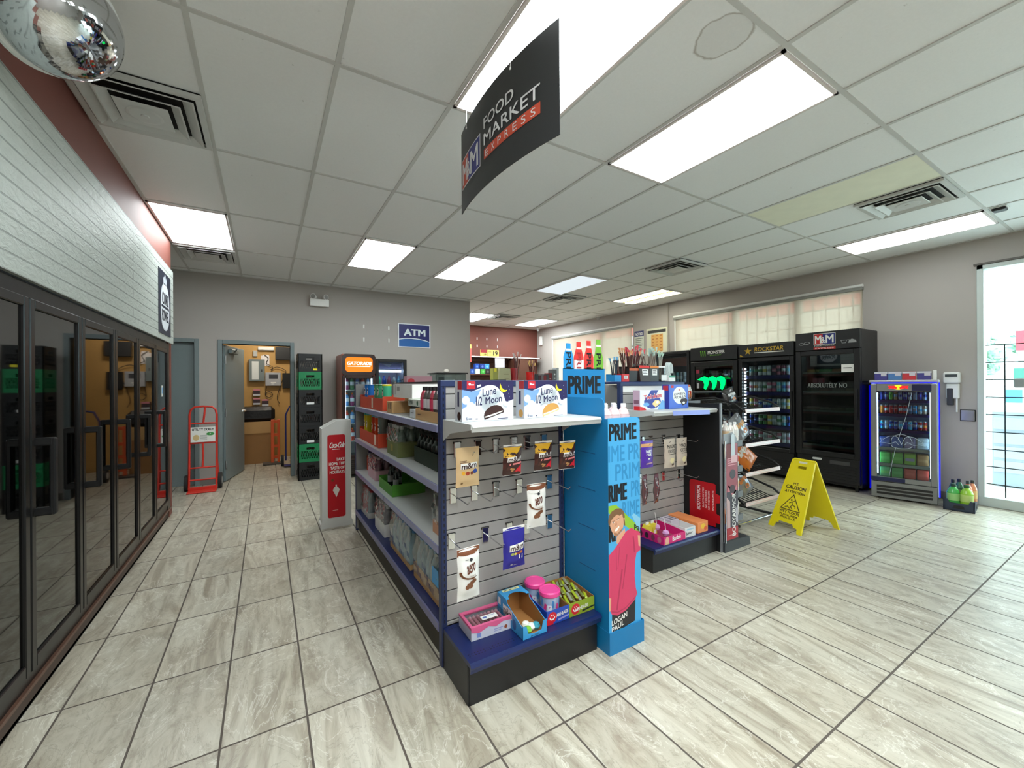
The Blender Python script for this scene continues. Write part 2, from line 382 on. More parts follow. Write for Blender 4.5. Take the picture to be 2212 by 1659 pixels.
# doors in the back wall
def door_frame(g, d):
    w = .055
    for x0, x1 in ((d[0]-w, d[0]), (d[1], d[1]+w)): g.box((x0, BACK_Y-.02, 0), (x1, BACK_Y+.16, d[2]+w), M_GREYD, .004)
    g.box((d[0], BACK_Y-.02, d[2]), (d[1], BACK_Y+.16, d[2]+w), M_GREYD, .004)
g = G(); door_frame(g, D1); g.box((D1[0], BACK_Y+.05, .01), (D1[1], BACK_Y+.09, D1[2]), M_GREYD)
struct(g, 'door_1')
g = G(); g.cyl((D1[0]+.09, BACK_Y+.05, .98), (D1[0]+.09, BACK_Y, .98), .014, M_CHROME); g.cyl((D1[0]+.09, BACK_Y+.005, .98), (D1[0]+.2, BACK_Y+.005, .98), .01, M_CHROME); g.build('door_handle', bpy.data.objects['door_1'])
g = G(); door_frame(g, D2)
for x in (D2[0]-.02, D2[1]+.005): g.box((x, BACK_Y+.07, 0), (x+.016, BACK_Y+.085, D2[2]), M_GREYD)
o = struct(g, 'door_2')
g = G(); g.box((0, -.022, .012), (.88, .022, 2.015), M_GREYD, .003); g.box((.875, -.012, .93), (.884, .012, 1.06), M_ALU)
leaf = g.build('door_leaf', o, (D2[0]+.01, BACK_Y+.06, 0), math.radians(77))
g = G()
for s in (-1, 1):
    g.cyl((.79, s*.02, 1.0), (.79, s*.075, 1.0), .026, M_CHROME, r2=.012); g.tube([(.79, s*.07, 1.0), (.72, s*.075, 1.0), (.67, s*.068, 1.0)], .011, M_CHROME)
g.build('door_handle', leaf)
g = G()
for z in (.25, 1.02, 1.8): g.cyl((0, -.026, z-.06), (0, -.026, z+.06), .011, M_ALU, 8)
g.build('door_hinge', leaf)
g = G(); g.box((.10, -.075, 1.90), (.42, -.03, 1.97), M_GREYD, .01); g.tube([(.3, -.06, 1.935), (.05, -.16, 1.96)], .01, M_GREYD); g.build('door_closer', leaf)

# store room behind the open door
M_PLY = mat('plywood_board', (190, 150, 88), .6, var=.16, scale=4)
g = G(); g.box((-1.1, 9.35, 0), (1.9, 9.45, 2.9), M_PLY); struct(g, 'wall_storeroom')
g = G(); g.box((-1.2, 7.42, 0), (-1.1, 9.45, 2.9), M_WALL); struct(g, 'wall_storeroom_west')
g = G(); g.box((1.5, 7.42, 0), (1.6, 9.45, 2.9), M_WALL); struct(g, 'wall_storeroom_east')
g = G(); g.box((-1.2, 7.42, 2.9), (1.6, 9.45, 2.95), M_WALL); struct(g, 'ceiling_storeroom')

# ---------------------------------------------------------------- ceiling lights and vents
M_LFRAME = mat('light_frame', (224, 215, 212), .4, var=.02)
def light(ix, iy, label, kind='lit', name='ceiling_light', k=1.):
    x0 = -.9+.61*ix; y0 = 1.0+1.22*iy; x1, y1 = x0+.61, y0+1.22
    t = thing(name, label, 'ceiling light', ((x0+x1)/2, (y0+y1)/2, CE-.018), group='square-edged troffers let into the tiled ceiling')
    a, b = .305, .61
    if name == 'ceiling_light' and iy < 0: t['group'] = 'unseen lamps added behind the viewer'
    g = G()
    for s in (-1, 1):
        g.box((s*(a-.013), -b+.013, .0), (s*(a-.03), b-.013, .012), M_LFRAME); g.box((-a+.013, s*(b-.013), .0), (a-.013, s*(b-.03), .012), M_LFRAME)
    g.build('frame', t)
    g = G()
    if kind == 'lit': g.box((-a+.03, -b+.03, .002), (a-.03, b-.03, .01), emis('lit_diffuser_%d' % round(k*100), (244, 252, 253), LAMP*k))
    elif kind == 'off': g.box((-a+.03, -b+.03, .002), (a-.03, b-.03, .01), emis('dim_diffuser', (225, 235, 240), .55))
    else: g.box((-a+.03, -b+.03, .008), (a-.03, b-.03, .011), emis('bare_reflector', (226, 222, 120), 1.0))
    g.build('diffuser', t)
    if kind == 'bare':
        for s in (-1, 1):
            g = G(); g.box((s*.15-.10, -b+.035, .003), (s*.15+.10, b-.035, .0075), emis('bare_tube', (255, 255, 238), 7.)); g.build('tube', t)
    return t
light(5, 0, 'lit ceiling light between the stained tile and the curved hanging sign', k=.56)
light(3, 0, 'lit ceiling light directly above the curved black hanging sign')
light(0, 3, 'lit ceiling light touching the burgundy wall above the glass coolers', k=.85)
light(3, 3, 'square-looking lit ceiling light over the first gondola, in line with the emergency lamp')
light(5, 3, 'lit ceiling light over the aisle, in line with the end of the grey back wall')
light(11, 0, 'lit ceiling light along the window wall above the tall black food cooler', k=.4)
light(11, 3, 'ceiling light without diffuser, yellow reflector showing between two tubes', 'bare')
light(8, 3, 'dim pale ceiling light between two round-centred vents', 'off')
light(8, 6, 'lit ceiling light partly hidden by the corner of the grey back wall', k=2.0)
light(11, 6, 'lit ceiling light before the burgundy far wall and security camera', k=2.0)

# unseen lamps behind the camera, added to brighten the near floor and end cap
for i, (a, b) in enumerate(((1, -1), (3, -2), (1, -3), (3, -1), (5, -3))):
    light(a, b, 'unseen ceiling light added behind the viewer to brighten the near floor', k=1.25)

M_VENT = mat('vent_enamel', (200, 202, 200), .35, var=.06, scale=20)
M_VDARK = mat('vent_throat', (24, 23, 22), .8)
def vent(x, y, label, half=True):
    t = thing('ceiling_vent', label, 'air vent', (x, y, CE-.03), group='square air diffusers in the ceiling')
    g = G(); a = .29
    g.box((-a, -a, .022), (a, a, .028), M_VDARK); g.build('backing', t)
    def ring(g, ro, ri, zo, zi, mt, th=.003):
        for k in range(4):
            c, s = [(1, 0), (0, 1), (-1, 0), (0, -1)][k]
            def P(r, q, z): return (c*r-s*q, s*r+c*q, z)
            v = [P(ro, -ro, zo), P(ro, ro, zo), P(ri, ri, zi), P(ri, -ri, zi)]
            v2 = [(p[0], p[1], p[2]+th) for p in v]
            g.add(v+v2, [(0, 1, 2, 3)[::-1], (4, 5, 6, 7), (0, 4, 5, 1), (1, 5, 6, 2), (2, 6, 7, 3), (3, 7, 4, 0)], mt)
    g = G(); ring(g, .292, .262, 0, -.002, M_VENT, .02); g.build('frame', t)
    for ro, ri, z in ((.245, .195, -.014), (.178, .135, -.022)):
        g = G(); ring(g, ro, ri, z, z+.03, M_VENT); ring(g, ro+.008, ro, z, z, M_VENT); g.build('louver', t)
    g = G(); g.box((-.12, -.12, -.022), (.12, .12, -.016), M_VENT, .003); g.lathe([(.085, -.023), (.07, -.026), (.02, -.026), (.018, -.03), (.0, -.031)], M_VENT, seg=24); g.build('core_plate', t)
    return t
vent(-.59, 3.13, 'white square air vent behind the chrome mirror dome')
vent(-.595, 6.18, 'dusty square air vent between the corner light and the back wall')
vent(4.9, 1.3, 'square air vent beside the yellowed ceiling tile, loose white clip at one corner')
vent(4.9, 3.7, 'square air vent midway between the big ceiling light and the window wall')
vent(4.85, 6.12, 'small-looking square air vent behind the dim pale ceiling light')
vent(4.9, 8.5, 'air vent beyond the grey wall corner, before the burgundy far wall')
g = G(); g.box((3.992, 1.012, CE-.004), (4.578, 2.208, CE-.001), mat('yellowed_tile', (232, 232, 212), .8)); tag(g.build('ceiling_tile'), 'yellowed replacement ceiling tile beside the loose-clipped air vent', 'ceiling tile')
g = G(); g.box((5.84, .88, CE-.035), (5.94, .97, CE-.006), M_BLACK, .008); g.box((5.83, .87, CE-.012), (5.95, .98, CE-.006), M_WHITE, .004); tag(g.build('ceiling_sensor'), 'small dark sensor on the ceiling past the window-side light', 'sensor')
g = G(); g.box((4.58, .98, CE-.05), (4.62, 1.6, CE-.03), M_WHITE); pass
#, 'loose white strip hanging beneath one side of the ceiling vent', 'metal strip')
# ================================================================ glass door coolers in the left wall
M_CFR = mat('cooler_black_frame', (26, 25, 25), .3, var=.12, metal=.2)
M_CGL = glass('cooler_glass', (150, 165, 160), .42, .03, 1.0, 1.9)
M_KICK = mat('worn_brown_kick', (74, 58, 50), .5, var=.2, scale=14)
cool = thing('display_cooler', 'long built-in cooler with dark glass doors under the white brick cladding', 'cooler', (LEFT_X, 0, 0))
y0c, y1c, pitch = 2.01-4*.592, 5.562, .592
g = G(); g.box((-.95, .9, .0), (-.93, 5.6, 1.87), M_BLACK); g.box((-.95, .9, 1.86), (0, 5.6, 1.88), M_BLACK); g.box((-.95, .9, .0), (0, 5.6, .02), M_BLACK)
g.box((-.95, .88, 0), (0, .9, 1.88), M_BLACK); g.box((-.95, 5.6, 0), (0, 5.62, 1.88), M_BLACK); g.build('cabinet_lining', cool)
g = G(); g.box((-.06, .9, 1.795), (.012, 5.6, 1.868), M_CFR, .004); g.box((-.06, 5.57, .1), (.012, 5.70, 1.868), M_CFR, .004)
g.box((-.06, .9, .1), (.006, 5.7, .165), M_CFR, .004)
g.box((-.05, 5.70, 0), (.004, 5.735, 1.9), mat('rust_paint', (112, 56, 44), .5))
for k in range(7): g.box((-.06, 5.562-k*pitch-.02, .165), (-.004, 5.562-k*pitch+.02, 1.8), M_CFR)
g.build('frame', cool)
g = G(); g.box((-.05, .9, 0), (.0, 5.74, .1), M_KICK, .004); g.box((-.0, .9, .092), (.02, 5.74, .108), mat('worn_bronze_edge', (112, 82, 68), .4, metal=.3, var=.3, scale=30)); g.build('kick_plate', cool)
for k in range(6):
    pass
g = G()
for z in (.3, .66, 1.02, 1.38): g.box((-.85, .95, z), (-.2, 5.55, z+.012), mat('wire_shelf', (52, 54, 54), .5))
g.build('shelf', cool)
rc = [(28, 84, 52), (40, 96, 60), (52, 60, 60), (150, 120, 50), (120, 44, 36), (60, 66, 70), (30, 70, 48)]
def cooler_door(y):
    d = bpy.data.objects.new('door', None); COL.objects.link(d); d.parent = cool; d.location = (0, y, 0)
    g = G(); w = pitch-.012; b = .042
    g.box((-.002, .006, .17), (.026, .006+b, 1.80), M_CFR, .004); g.box((-.002, .006+w-b, .17), (.026, .006+w, 1.80), M_CFR, .004)
    g.box((-.002, .006+b, .17), (.026, .006+w-b, .17+b+.015), M_CFR, .004); g.box((-.002, .006+b, 1.80-b), (.026, .006+w-b, 1.80), M_CFR, .004)
    g.build('door_frame', d)
    g = G(); g.box((.012, .006+b, .17+b), (.0155, .006+w-b, 1.80-b), M_CGL); g.build('glass', d)
    g = G(); hy = .045
    for z in (.84, 1.15): g.box((.02, hy-.018, z), (.085, hy+.018, z+.035), M_BLACK, .006)
    g.box((.07, hy-.016, .84), (.092, hy+.016, 1.185), M_BLACK, .006); g.build('handle', d)
    return d
for k in range(1, 8): cooler_door(5.562-k*pitch)
g = G(); g.box((LEFT_X+.0165, 5.27, 1.31), (LEFT_X+.018, 5.33, 1.42), M_WHITE); fr = RIGHT(LEFT_X+.018, 5.27, 1.31); g.rect(fr, .006, .03, .048, .06, col(120, 170, 220)); tag(g.build('door_sticker'), 'small blue and white sticker on the last cooler door glass', 'sticker')
# vinyl sign with the pale jar on the white cladding
g = G(); fr = RIGHT(LEFT_X+.037, 5.05, 1.93); wS, hS = .56, .62
M_NAVY = col(38, 44, 62, .4)
g.prism([(0, 0), (wS, 0), (wS, hS), (0, hS)], fr, -.002, .002, M_NAVY)
Mj = col(196, 202, 212, .45)
g.flat(rrect(.07, .04, .42, .47, .19, 8), fr, Mj, .003); g.flat([(p[0], p[1]) for p in rrect(.09, .055, .38, .44, .17, 8)], fr, col(222, 228, 234, .45), .0036)
g.rect(fr, .2, .5, .16, .065, Mj, .003); g.rect(fr, .215, .555, .13, .018, col(170, 178, 190), .0036); g.disc(fr, .28, .583, .022, Mj, .003)
g.flat([(.10, .26), (.46, .26), (.46, .285), (.10, .285)], fr, M_NAVY, .0042)
g.text('CORE', fr, .13, .295, .30, .12, M_NAVY, .0045, .03); g.text('POWER', fr, .12, .13, .32, .11, M_NAVY, .0045, .03)
tag(g.build('wall_sign'), 'narrow navy sign with a pale jar shape on the white cladding end', 'sign')

# chrome mirror dome under the ceiling
t = thing('mirror_dome', 'chrome convex mirror dome hanging in the corner above the coolers', 'mirror', (-.66, 2.18, 2.78))
q = Vector((.62, -.42, -.66)).to_track_quat('Z', 'Y').to_matrix().to_4x4()
g = G(); g.T = q; g.lathe([(.185*math.cos(a), .02+.15*math.sin(a)) for a in [PI/2*i/28 for i in range(28)]]+[(0.0002, .17)], mat('mirror_chrome', (205, 208, 212), .05, metal=1., var=0), seg=72, cap=False); g.build('mirror', t)
g = G(); g.T = q; g.lathe([(.17, -.012), (.195, -.012), (.202, .005), (.195, .024), (.183, .026)], mat('white_rubber', (222, 226, 224), .4), seg=40); g.build('rim', t)
g = G(); g.cyl((0, 0, 0), (-.02, .02, .2), .012, M_WHITE); g.cyl((-.02, .02, .2), (-.02, .02, .232), .045, M_WHITE); g.build('bracket', t)

# ---------------------------------------------------------------- against the back wall
M_RED = mat('red_steel_tube', (206, 52, 38), .36, var=.06)
t = thing('hand_truck', 'red steel hand truck leaning by the closed grey door, paper tag on it', 'hand truck', (-.73, 6.95, 0))
g = G(); w = .15
g.tube([(-w, -.06, .03), (-w, 0, .5), (-w, .03, 1.02), (-w+.015, .032, 1.09), (-w+.05, .034, 1.125), (0, .035, 1.135), (w-.05, .034, 1.125), (w-.015, .032, 1.09), (w, .03, 1.02), (w, 0, .5), (w, -.06, .03)], .013, M_RED); g.build('frame', t)
for z, y in ((.905, .022), (.64, .006), (.31, -.025), (.15, -.045)):
    g = G(); g.cyl((-w, y, z), (w, y, z), .011, M_RED); g.build('crossbar', t)
g = G()
g.tube([(.02, .034, 1.13), (.012, .03, 1.02), (0, .022, .905)], .012, M_RED); g.build('upright_bar', t); g = G(); g.tube([(-.005, .006, .64), (0, -.01, .47), (-.005, -.025, .31)], .012, M_RED); g.build('upright_bar', t)
g = G(); g.box((-.16, -.22, .004), (.16, -.05, .02), M_RED, .004); g.box((-.16, -.07, .01), (.16, -.05, .06), M_RED, .004); g.build('toe_plate', t)
for s in (-1, 1):
    g = G(); g.cyl((s*.165, .04, .105), (s*.205, .04, .105), .105, mat('tyre_rubber', (38, 36, 36), .8), 24); g.cyl((s*.163, .04, .105), (s*.207, .04, .105), .05, col(150, 148, 145, .5), 16); g.build('wheel', t)
    g = G(); g.tube([(s*w, -.005, .45), (s*.155, .06, .3), (s*.16, .045, .105)], .011, M_RED); g.build('brace', t)
g = G(); fr = FRONT(-.135, -.014, .655); fr = Fr(Vector((-.135, -.012, .655)), (1, 0, 0), (0, .05, 1))
g.prism([(0, 0), (.27, 0), (.27, .2), (0, .2)], fr, -.002, .0, col(232, 232, 226, .6)); g.text('UTILITY DOLLY', fr, .015, .152, .24, .032, col(30, 30, 30), .001, .05)
g.disc(fr, .215, .105, .045, col(60, 150, 70), .001, .022); g.text('7', fr, .205, .095, .018, .02, M_WHITE, .002, .03); g.disc(fr, .06, .06, .035, col(208, 182, 128), .001, .04)
for k in range(5): g.rect(fr, .105, .085-k*.014, .075, .005, col(150, 150, 150), .001)
g.build('product_tag', t)

def crate(g0, z, c, name, label, tagc=None, text=None):
    t = thing('milk_crate', label, 'crate', (.575, 6.97, z), group='stacked plastic crates beside the open doorway')
    mt = mat('crate_%d_%d_%d' % c, c, .42, var=.05); a, h = .165, .268; g = G(); w = .012
    # open lattice sides
    def side(fr, L):
        for u0, u1, v0, v1 in ((0, L, 0, .05), (0, L, h-.05, h), (0, .035, .05, h-.05), (L-.035, L, .05, h-.05), (.035, L-.035, .165, .18)):
            g.prism([(u0, v0), (u1, v0), (u1, v1), (u0, v1)], fr, -w, 0, mt)
        g.prism([(.035, .18), (L/2-.055, .18), (L/2-.055, h-.05), (.035, h-.05)], fr, -w, 0, mt); g.prism([(L/2+.055, .18), (L-.035, .18), (L-.035, h-.05), (L/2+.055, h-.05)], fr, -w, 0, mt)
        n = 8
        for k in range(n):
            u = .035+(L-.07)*k/n; du = (L-.07)/n
            g.prism([(u, .05), (u+.008, .05), (u+du+.008, .165), (u+du, .165)], fr, -w*.8, -.001, mt)
            if c[0] < 60: g.prism([(u+du, .05), (u+du+.008, .05), (u+.008, .165), (u, .165)], fr, -w*.8, -.002, mt)
    side(Fr((-a, -a, 0), (1, 0, 0), (0, 0, 1)), 2*a); side(Fr((a, a, 0), (-1, 0, 0), (0, 0, 1)), 2*a)
    side(Fr((-a, a, 0), (0, -1, 0), (0, 0, 1)), 2*a); side(Fr((a, -a, 0), (0, 1, 0), (0, 0, 1)), 2*a)
    g.box((-a+w, -a+w, .002), (a-w, a-w, .014), mt)
    g.build('crate_shell', t)
    if tagc:
        g = G(); g.box((.04+tagc[3], -a-.003, .02+tagc[4]), (.04+tagc[3]+tagc[5], -a, .02+tagc[4]+tagc[6]), col(*tagc[:3])); g.build('sticker', t)
    if text:
        g = G(); g.text(text, FRONT(-a, -a-.001, 0), .11, .012, .12, .022, M_WHITE, .001, .03); g.build('printing', t)
    return t
BK, GN = (24, 25, 26), (22, 120, 72)
cs = [(BK, 'black crate on the floor, lowest of its stack by the doorway', None, 'DAIRY'), (GN, 'green crate low in the stack, second from the floor', None, None),
      (BK, 'black crate with white sticker directly on the lower green crate', (225, 225, 225, -.09, .0, .10, .035), None), (BK, 'plain black crate in the middle of the tall stack', None, None),
      (BK, 'black crate with a small pale sticker directly under the upper green crate', (225, 225, 225, -.09, .03, .1, .03), None), (GN, 'green crate high in the stack, just under the topmost black one', None, None),
      (BK, 'black crate with a yellow sticker, topmost of its stack', (240, 225, 40, .0, .0, .055, .028), None)]
for i, (c, lb, tg, tx) in enumerate(cs): crate(None, .001+i*.2695, c, 'crate', lb, tg, None)

g = G(); fr = FRONT(2.02, BACK_Y-.004, 2.085); g.prism([(0, 0), (.60, 0), (.60, .43), (0, .43)], fr, -.003, .004, col(226, 230, 234, .4))
g.rect(fr, .02, .15, .56, .262, col(28, 32, 104, .4), .005); g.rect(fr, .02, .015, .56, .135, col(26, 96, 168, .4), .005)
g.flat([(.02, .135), (.12, .152), (.25, .158), (.38, .15), (.50, .128), (.58, .105), (.58, .118), (.5, .142), (.38, .164), (.25, .172), (.12, .166), (.02, .149)], fr, col(226, 236, 244), .0062)
g.flat([(.12, .151), (.25, .157), (.38, .149), (.5, .127), (.58, .104), (.58, .15), (.02, .15)], fr, col(28, 32, 104, .4), .0058)
g.text('ATM', fr, .105, .21, .40, .12, col(226, 236, 240), .0065, .06)
tag(g.build('atm_sign'), 'blue and white ATM sign on the grey back wall', 'sign')
t = thing('emergency_light', 'white emergency lamp box with two round heads high on the back wall', 'emergency light', (.75, BACK_Y, 2.68))
g = G(); g.box((-.14, -.08, 0), (.14, -.002, .115), M_WHITE, .008); g.build('battery_box', t)
for s in (-1, 1):
    g = G(); g.T = Matrix.Translation((s*.075, -.05, .15)) @ Matrix.Rotation(s*.5, 4, 'Z'); g.cyl((0, 0, -.035), (0, 0, 0), .012, M_WHITE); g.cyl((0, -.045, 0), (0, .02, 0), .045, M_WHITE, 16, .03); g.cyl((0, -.047, 0), (0, -.044, 0), .036, M_CHROME); g.build('lamp_head', t)
k = 0
for x, z in ((1.44, 2.41), (1.86, 2.41), (1.44, 2.19), (1.86, 2.19)):
    g = G(); g.box((x-.012, BACK_Y-.008, z-.035), (x+.012, BACK_Y-.001, z+.035), M_WHITE, .003); k += 1
    tag(g.build('sign_clip'), 'one of four small white adhesive clips on the grey wall beside the ATM sign', 'clip', 'adhesive clips on the grey back wall')
for x in (4.98, 5.28, 5.62):
    for z in (2.67, 2.47):
        g = G(); g.box((x-.012, FAR_Y-.008, z-.035), (x+.012, FAR_Y-.001, z+.035), M_WHITE, .003)
        tag(g.build('sign_clip'), 'one of six small white adhesive clips on the burgundy far wall', 'clip', 'adhesive clips on the burgundy far wall')

# store room things
g = G(); g.box((-.78, 8.75, 0), (.10, 9.32, .75), mat('brown_cardboard', (150, 110, 66), .75, var=.08)); g.box((-.785, 8.742, .55), (.105, 8.76, .76), mat('pale_cardboard', (186, 148, 96), .75)); tag(g.build('cardboard_box'), 'big brown cardboard box standing in the store room', 'box')
g = G(); g.box((-.76, 8.8, .752), (.15, 9.3, 1.02), mat('black_bin_bag', (14, 14, 16), .35, var=.2, bump=.8), .06); tag(g.build('black_bag'), 'black bag piled on the cardboard box in the store room', 'bag')
t = thing('platform_cart', 'orange upright trolley frame beside the cardboard box in the store room', 'trolley', (.15, 8.55, 0))
Mo = mat('orange_paint', (212, 84, 34), .45)
g = G(); g.box((-.07, -.02, .03), (-.02, .02, .8), Mo, .004); g.box((.03, -.02, .03), (.07, .02, .8), Mo, .004)
for z in (.1, .3, .5, .74): g.box((-.04, -.018, z), (.05, .018, z+.05), Mo)
g.build('frame', t)
g = G(); g.box((-.2, -.1, .01), (.1, .1, .03), col(90, 80, 72, .7)); g.build('base', t)
t = thing('hand_truck', 'blue hand truck standing in the store room behind the door jamb', 'hand truck', (.42, 8.2, 0))
Mb = mat('blue_paint', (42, 52, 120), .4)
g = G(); g.tube([(-.12, 0, .1), (-.12, 0, .9), (-.06, 0, 1.04), (.1, 0, 1.08)], .014, Mb); g.tube([(.12, 0, .1), (.12, 0, .9)], .014, Mb); g.box((-.15, -.15, .02), (.15, 0, .035), Mb); g.build('frame', t)
for s in (-1, 1):
    g = G(); g.cyl((s*.15, .05, .1), (s*.19, .05, .1), .1, col(30, 30, 32, .7), 20); g.cyl((s*.148, .05, .1), (s*.192, .05, .1), .05, M_WHITE, 12); g.build('wheel', t)
def wallbox(name, label, cat, x, z, w, h, d, c, y=9.35, extra=None):
    t = thing(name, label, cat, (x, y, z)); g = G(); g.box((0, -d, 0), (w, -.001, h), mat('%s_%d' % (name, c[0]), c, .45), .006); g.build('housing', t)
    if extra: extra(t, Fr((0, -d, 0), (1, 0, 0), (0, 0, 1)))
    return t
def ex_panel(t, fr):
    g = G(); g.rect(fr, .05, .03, .11, .35, col(214, 220, 220)); g.rect(fr, .2, .18, .02, .05, col(60, 60, 60)); g.build('cover', t)
wallbox('fuse_panel', 'grey electrical panel with a pale cover beside the open door leaf', 'electrical panel', -.27, 1.5, .26, .42, .1, (112, 124, 126), extra=ex_panel)
def ex_ctrl(t, fr):
    g = G(); g.rect(fr, .06, .14, .15, .08, col(58, 60, 66)); g.build('screen', t)
    g = G(); g.rect(fr, .09, .055, .09, .018, M_WHITE); g.rect(fr, .1, .03, .05, .012, M_WHITE); g.build('badge', t)
wallbox('controller_box', 'silver controller box with a dark screen on the plywood', 'control box', .0, 1.41, .26, .26, .09, (168, 172, 178), extra=ex_ctrl)
wallbox('speaker_box', 'black box high on the plywood under the store room ceiling', 'box', .17, 1.92, .34, .25, .12, (34, 36, 38))
wallbox('modem_box', 'rounded black box beside the silver controller box', 'box', .29, 1.36, .2, .3, .08, (26, 27, 28))
wallbox('socket_box', 'small grey socket box above the electrical panel', 'socket', -.2, 1.98, .07, .11, .05, (176, 178, 176))
g = G(); g.rect(FRONT(-.07, 9.349, 1.80), 0, 0, .14, .2, col(228, 222, 222), .003); g.rect(FRONT(-.04, 9.349, 1.80), 0, .02, .1, .2, col(236, 232, 232), .005); tag(g.build('paper_sheet'), 'white papers pinned to the plywood above the controller', 'paper')
g = G(); g.box((-.12, 9.28, 2.1), (.15, 9.349, 2.17), M_WHITE, .01); tag(g.build('lamp_strip'), 'white strip box at the top of the plywood board', 'light fitting')
for i, (x, z) in enumerate(((-.2, 1.22), (-.2, 1.05), (-.06, 1.02))):
    t = thing('glove_box', ['pink and white glove box on the plywood, higher of two beside the door leaf', 'pink and white glove box on the plywood, lower of two beside the door leaf', 'pink and dark glove box just above the black bag'][i], 'box', (x, 9.35, z), group='small boxes on the plywood')
    g = G(); g.box((0, -.09, 0), (.11, -.002, .13), col(60, 44, 50)); fr = FRONT(0, -.09, 0); g.rect(fr, 0, .1, .11, .03, col(206, 130, 140)); g.rect(fr, 0, .0, .11, .035, col(196, 200, 206)); g.build('carton', t)
M_CABLE = col(52, 44, 36, .6)
for i, (pts, lb) in enumerate([([(-.02, 9.33, 2.02), (.05, 9.32, 1.95), (.02, 9.31, 1.85), (.12, 9.31, 1.78), (.1, 9.31, 1.7)], 'dark cable curling down beside the pinned papers'),
                      ([(.08, 9.31, 1.72), (.2, 9.3, 1.78), (.35, 9.3, 1.7), (.3, 9.3, 1.55), (.2, 9.3, 1.2), (.24, 9.3, 1.05)], 'dark cable looping round the silver controller box'),
                      ([(.0, 9.33, 1.25), (.06, 9.32, 1.3), (.12, 9.32, 1.24), (.06, 9.32, 1.18), (.0, 9.33, 1.24), (.02, 9.33, 1.4)], 'coiled cable hanging below the silver controller box')]):
    g = G(); g.tube(curve(pts), .006, M_CABLE, 6); tag(g.build('cable'), lb, 'cable')
# a bare bulb lights the store room
bl = bpy.data.lights.new('storeroom_lamp', 'POINT'); bl.energy = 22; bl.color = (1, .93, .8); bl.shadow_soft_size = .08
bo = bpy.data.objects.new('storeroom_lamp', bl); COL.objects.link(bo); bo.location = (.1, 8.3, 2.6)
t = thing('ceiling_bulb', 'bare bulb on the store room ceiling', 'lamp', (.1, 8.45, 2.9)); g = G(); g.cyl((0, 0, -.03), (0, 0, 0), .05, M_WHITE); g.build('holder', t); g = G(); g.lathe([(.01, -.13), (.03, -.11), (.03, -.07), (.015, -.03)], emis('warm_bulb', (255, 235, 200), 6)); g.build('bulb', t)

# ---------------------------------------------------------------- drinks fridges on the back wall
def bottle(name, label, cat, loc, h, r, body, cap, lab=None, group=None, seg=12, square=1.):
    t = thing(name, label, cat, loc, group=group)
    mb = mat('liquid_%d_%d_%d' % body, body, .15, var=.02, coat=.5, scale=3); g = G()
    g.lathe([(r*.9, 0), (r, .01), (r, h*.30), (r*.94, h*.36), (r, h*.42), (r, h*.66), (r*.75, h*.78), (r*.38, h*.88), (r*.36, h*.90)], mb, seg=seg, n=square); g.build('bottle_body', t)
    if lab:
        g = G(); g.lathe([(r*1.01, h*.34), (r*1.01, h*.62)], col(*lab), seg=seg, cap=False, n=square); g.build('bottle_label', t)
    g = G(); g.lathe([(r*.42, h*.885), (r*.42, h*.99), (r*.36, h)], col(*cap), seg=seg); g.build('cap', t)
    return t
def fridge_shell(t, w, d, h, z_door0, z_head, mc, mi, th=.04, head=True, side=None):
    """local: front at y=0 facing -y, body behind; x from 0 to w"""
    g = G(); g.box((0, .05, .06), (th, d, h), side or mc, .008); g.box((w-th, .05, .06), (w, d, h), side or mc, .008); g.box((th, d-th, .06), (w-th, d, h), mc); g.box((th, .05, h-th), (w-th, d-th, h), mc); g.box((th, .05, .06), (w-th, d-th, z_door0), mc)
    g.box((th, .05, z_head-.02), (w-th, d-th, z_head), mc); g.build('cabinet', t)
    g = G(); g.box((th+.001, d-th-.01, z_door0), (w-th-.001, d-th-.001, z_head-.02), mi); g.box((th, .055, z_door0), (th+.006, d-th-.01, z_head-.02), mi); g.box((w-th-.006, .055, z_door0), (w-th, d-th-.01, z_head-.02), mi); g.build('inner_lining', t)
    for x in (.05, w-.09):
        for y in (.1, d-.1):
            g = G(); g.cyl((x+.02, y, 0), (x+.02, y, .065), .02, M_BLACK, 10); g.build('foot', t)
M_FGL = glass('fridge_glass', (225, 235, 235), .86, .01, .9, 1.5)
def fridge_door(t, w, z0, z1, b=.055, mt=None, rnd=0, handle='r', glassm=None, bt=None):
    bt = bt or b; mt = mt or M_BLACK
    d = bpy.data.objects.new('door', None); COL.objects.link(d); d.parent = t
    g = G(); g.box((0, 0, z0), (b, .045, z1), mt, .006); g.box((w-b, 0, z0), (w, .045, z1), mt, .006); g.box((b, 0, z0), (w-b, .045, z0+b), mt, .006); g.box((b, 0, z1-bt), (w-b, .045, z1), mt, .006); g.build('door_frame', d)
    g = G(); g.box((b, .02, z0+b), (w-b, .024, z1-bt), glassm or M_FGL); g.build('glass', d)
    x = w-b*.5 if handle == 'r' else b*.5; zc = (z0+z1)/2
    g = G(); g.box((x-.012, -.035, zc-.2), (x+.012, -.02, zc+.2), mt, .004)
    for z in (zc-.19, zc+.17): g.box((x-.01, -.03, z), (x+.01, 0, z+.02), mt)
    g.build('handle', d); return d
t = thing('drinks_fridge', 'tall rounded sports drink fridge with an orange lit header', 'fridge', (.99, 6.6, 0))
w, d, h = .49, .6, 1.89
Mbr = mat('dark_brown_gloss', (44, 30, 28), .2, coat=.4); Mside = mat('faded_orange_side', (150, 88, 74), .4, var=.12, scale=6)
fridge_shell(t, w, d, h, .3, 1.60, Mbr, M_WHITE, side=Mside)
g = G(); g.prism(rrect(0, 0, w, h-1.56, .06, 6), FRONT(0, 0, 1.56), -.06, .0, Mbr); g.build('header_box', t)
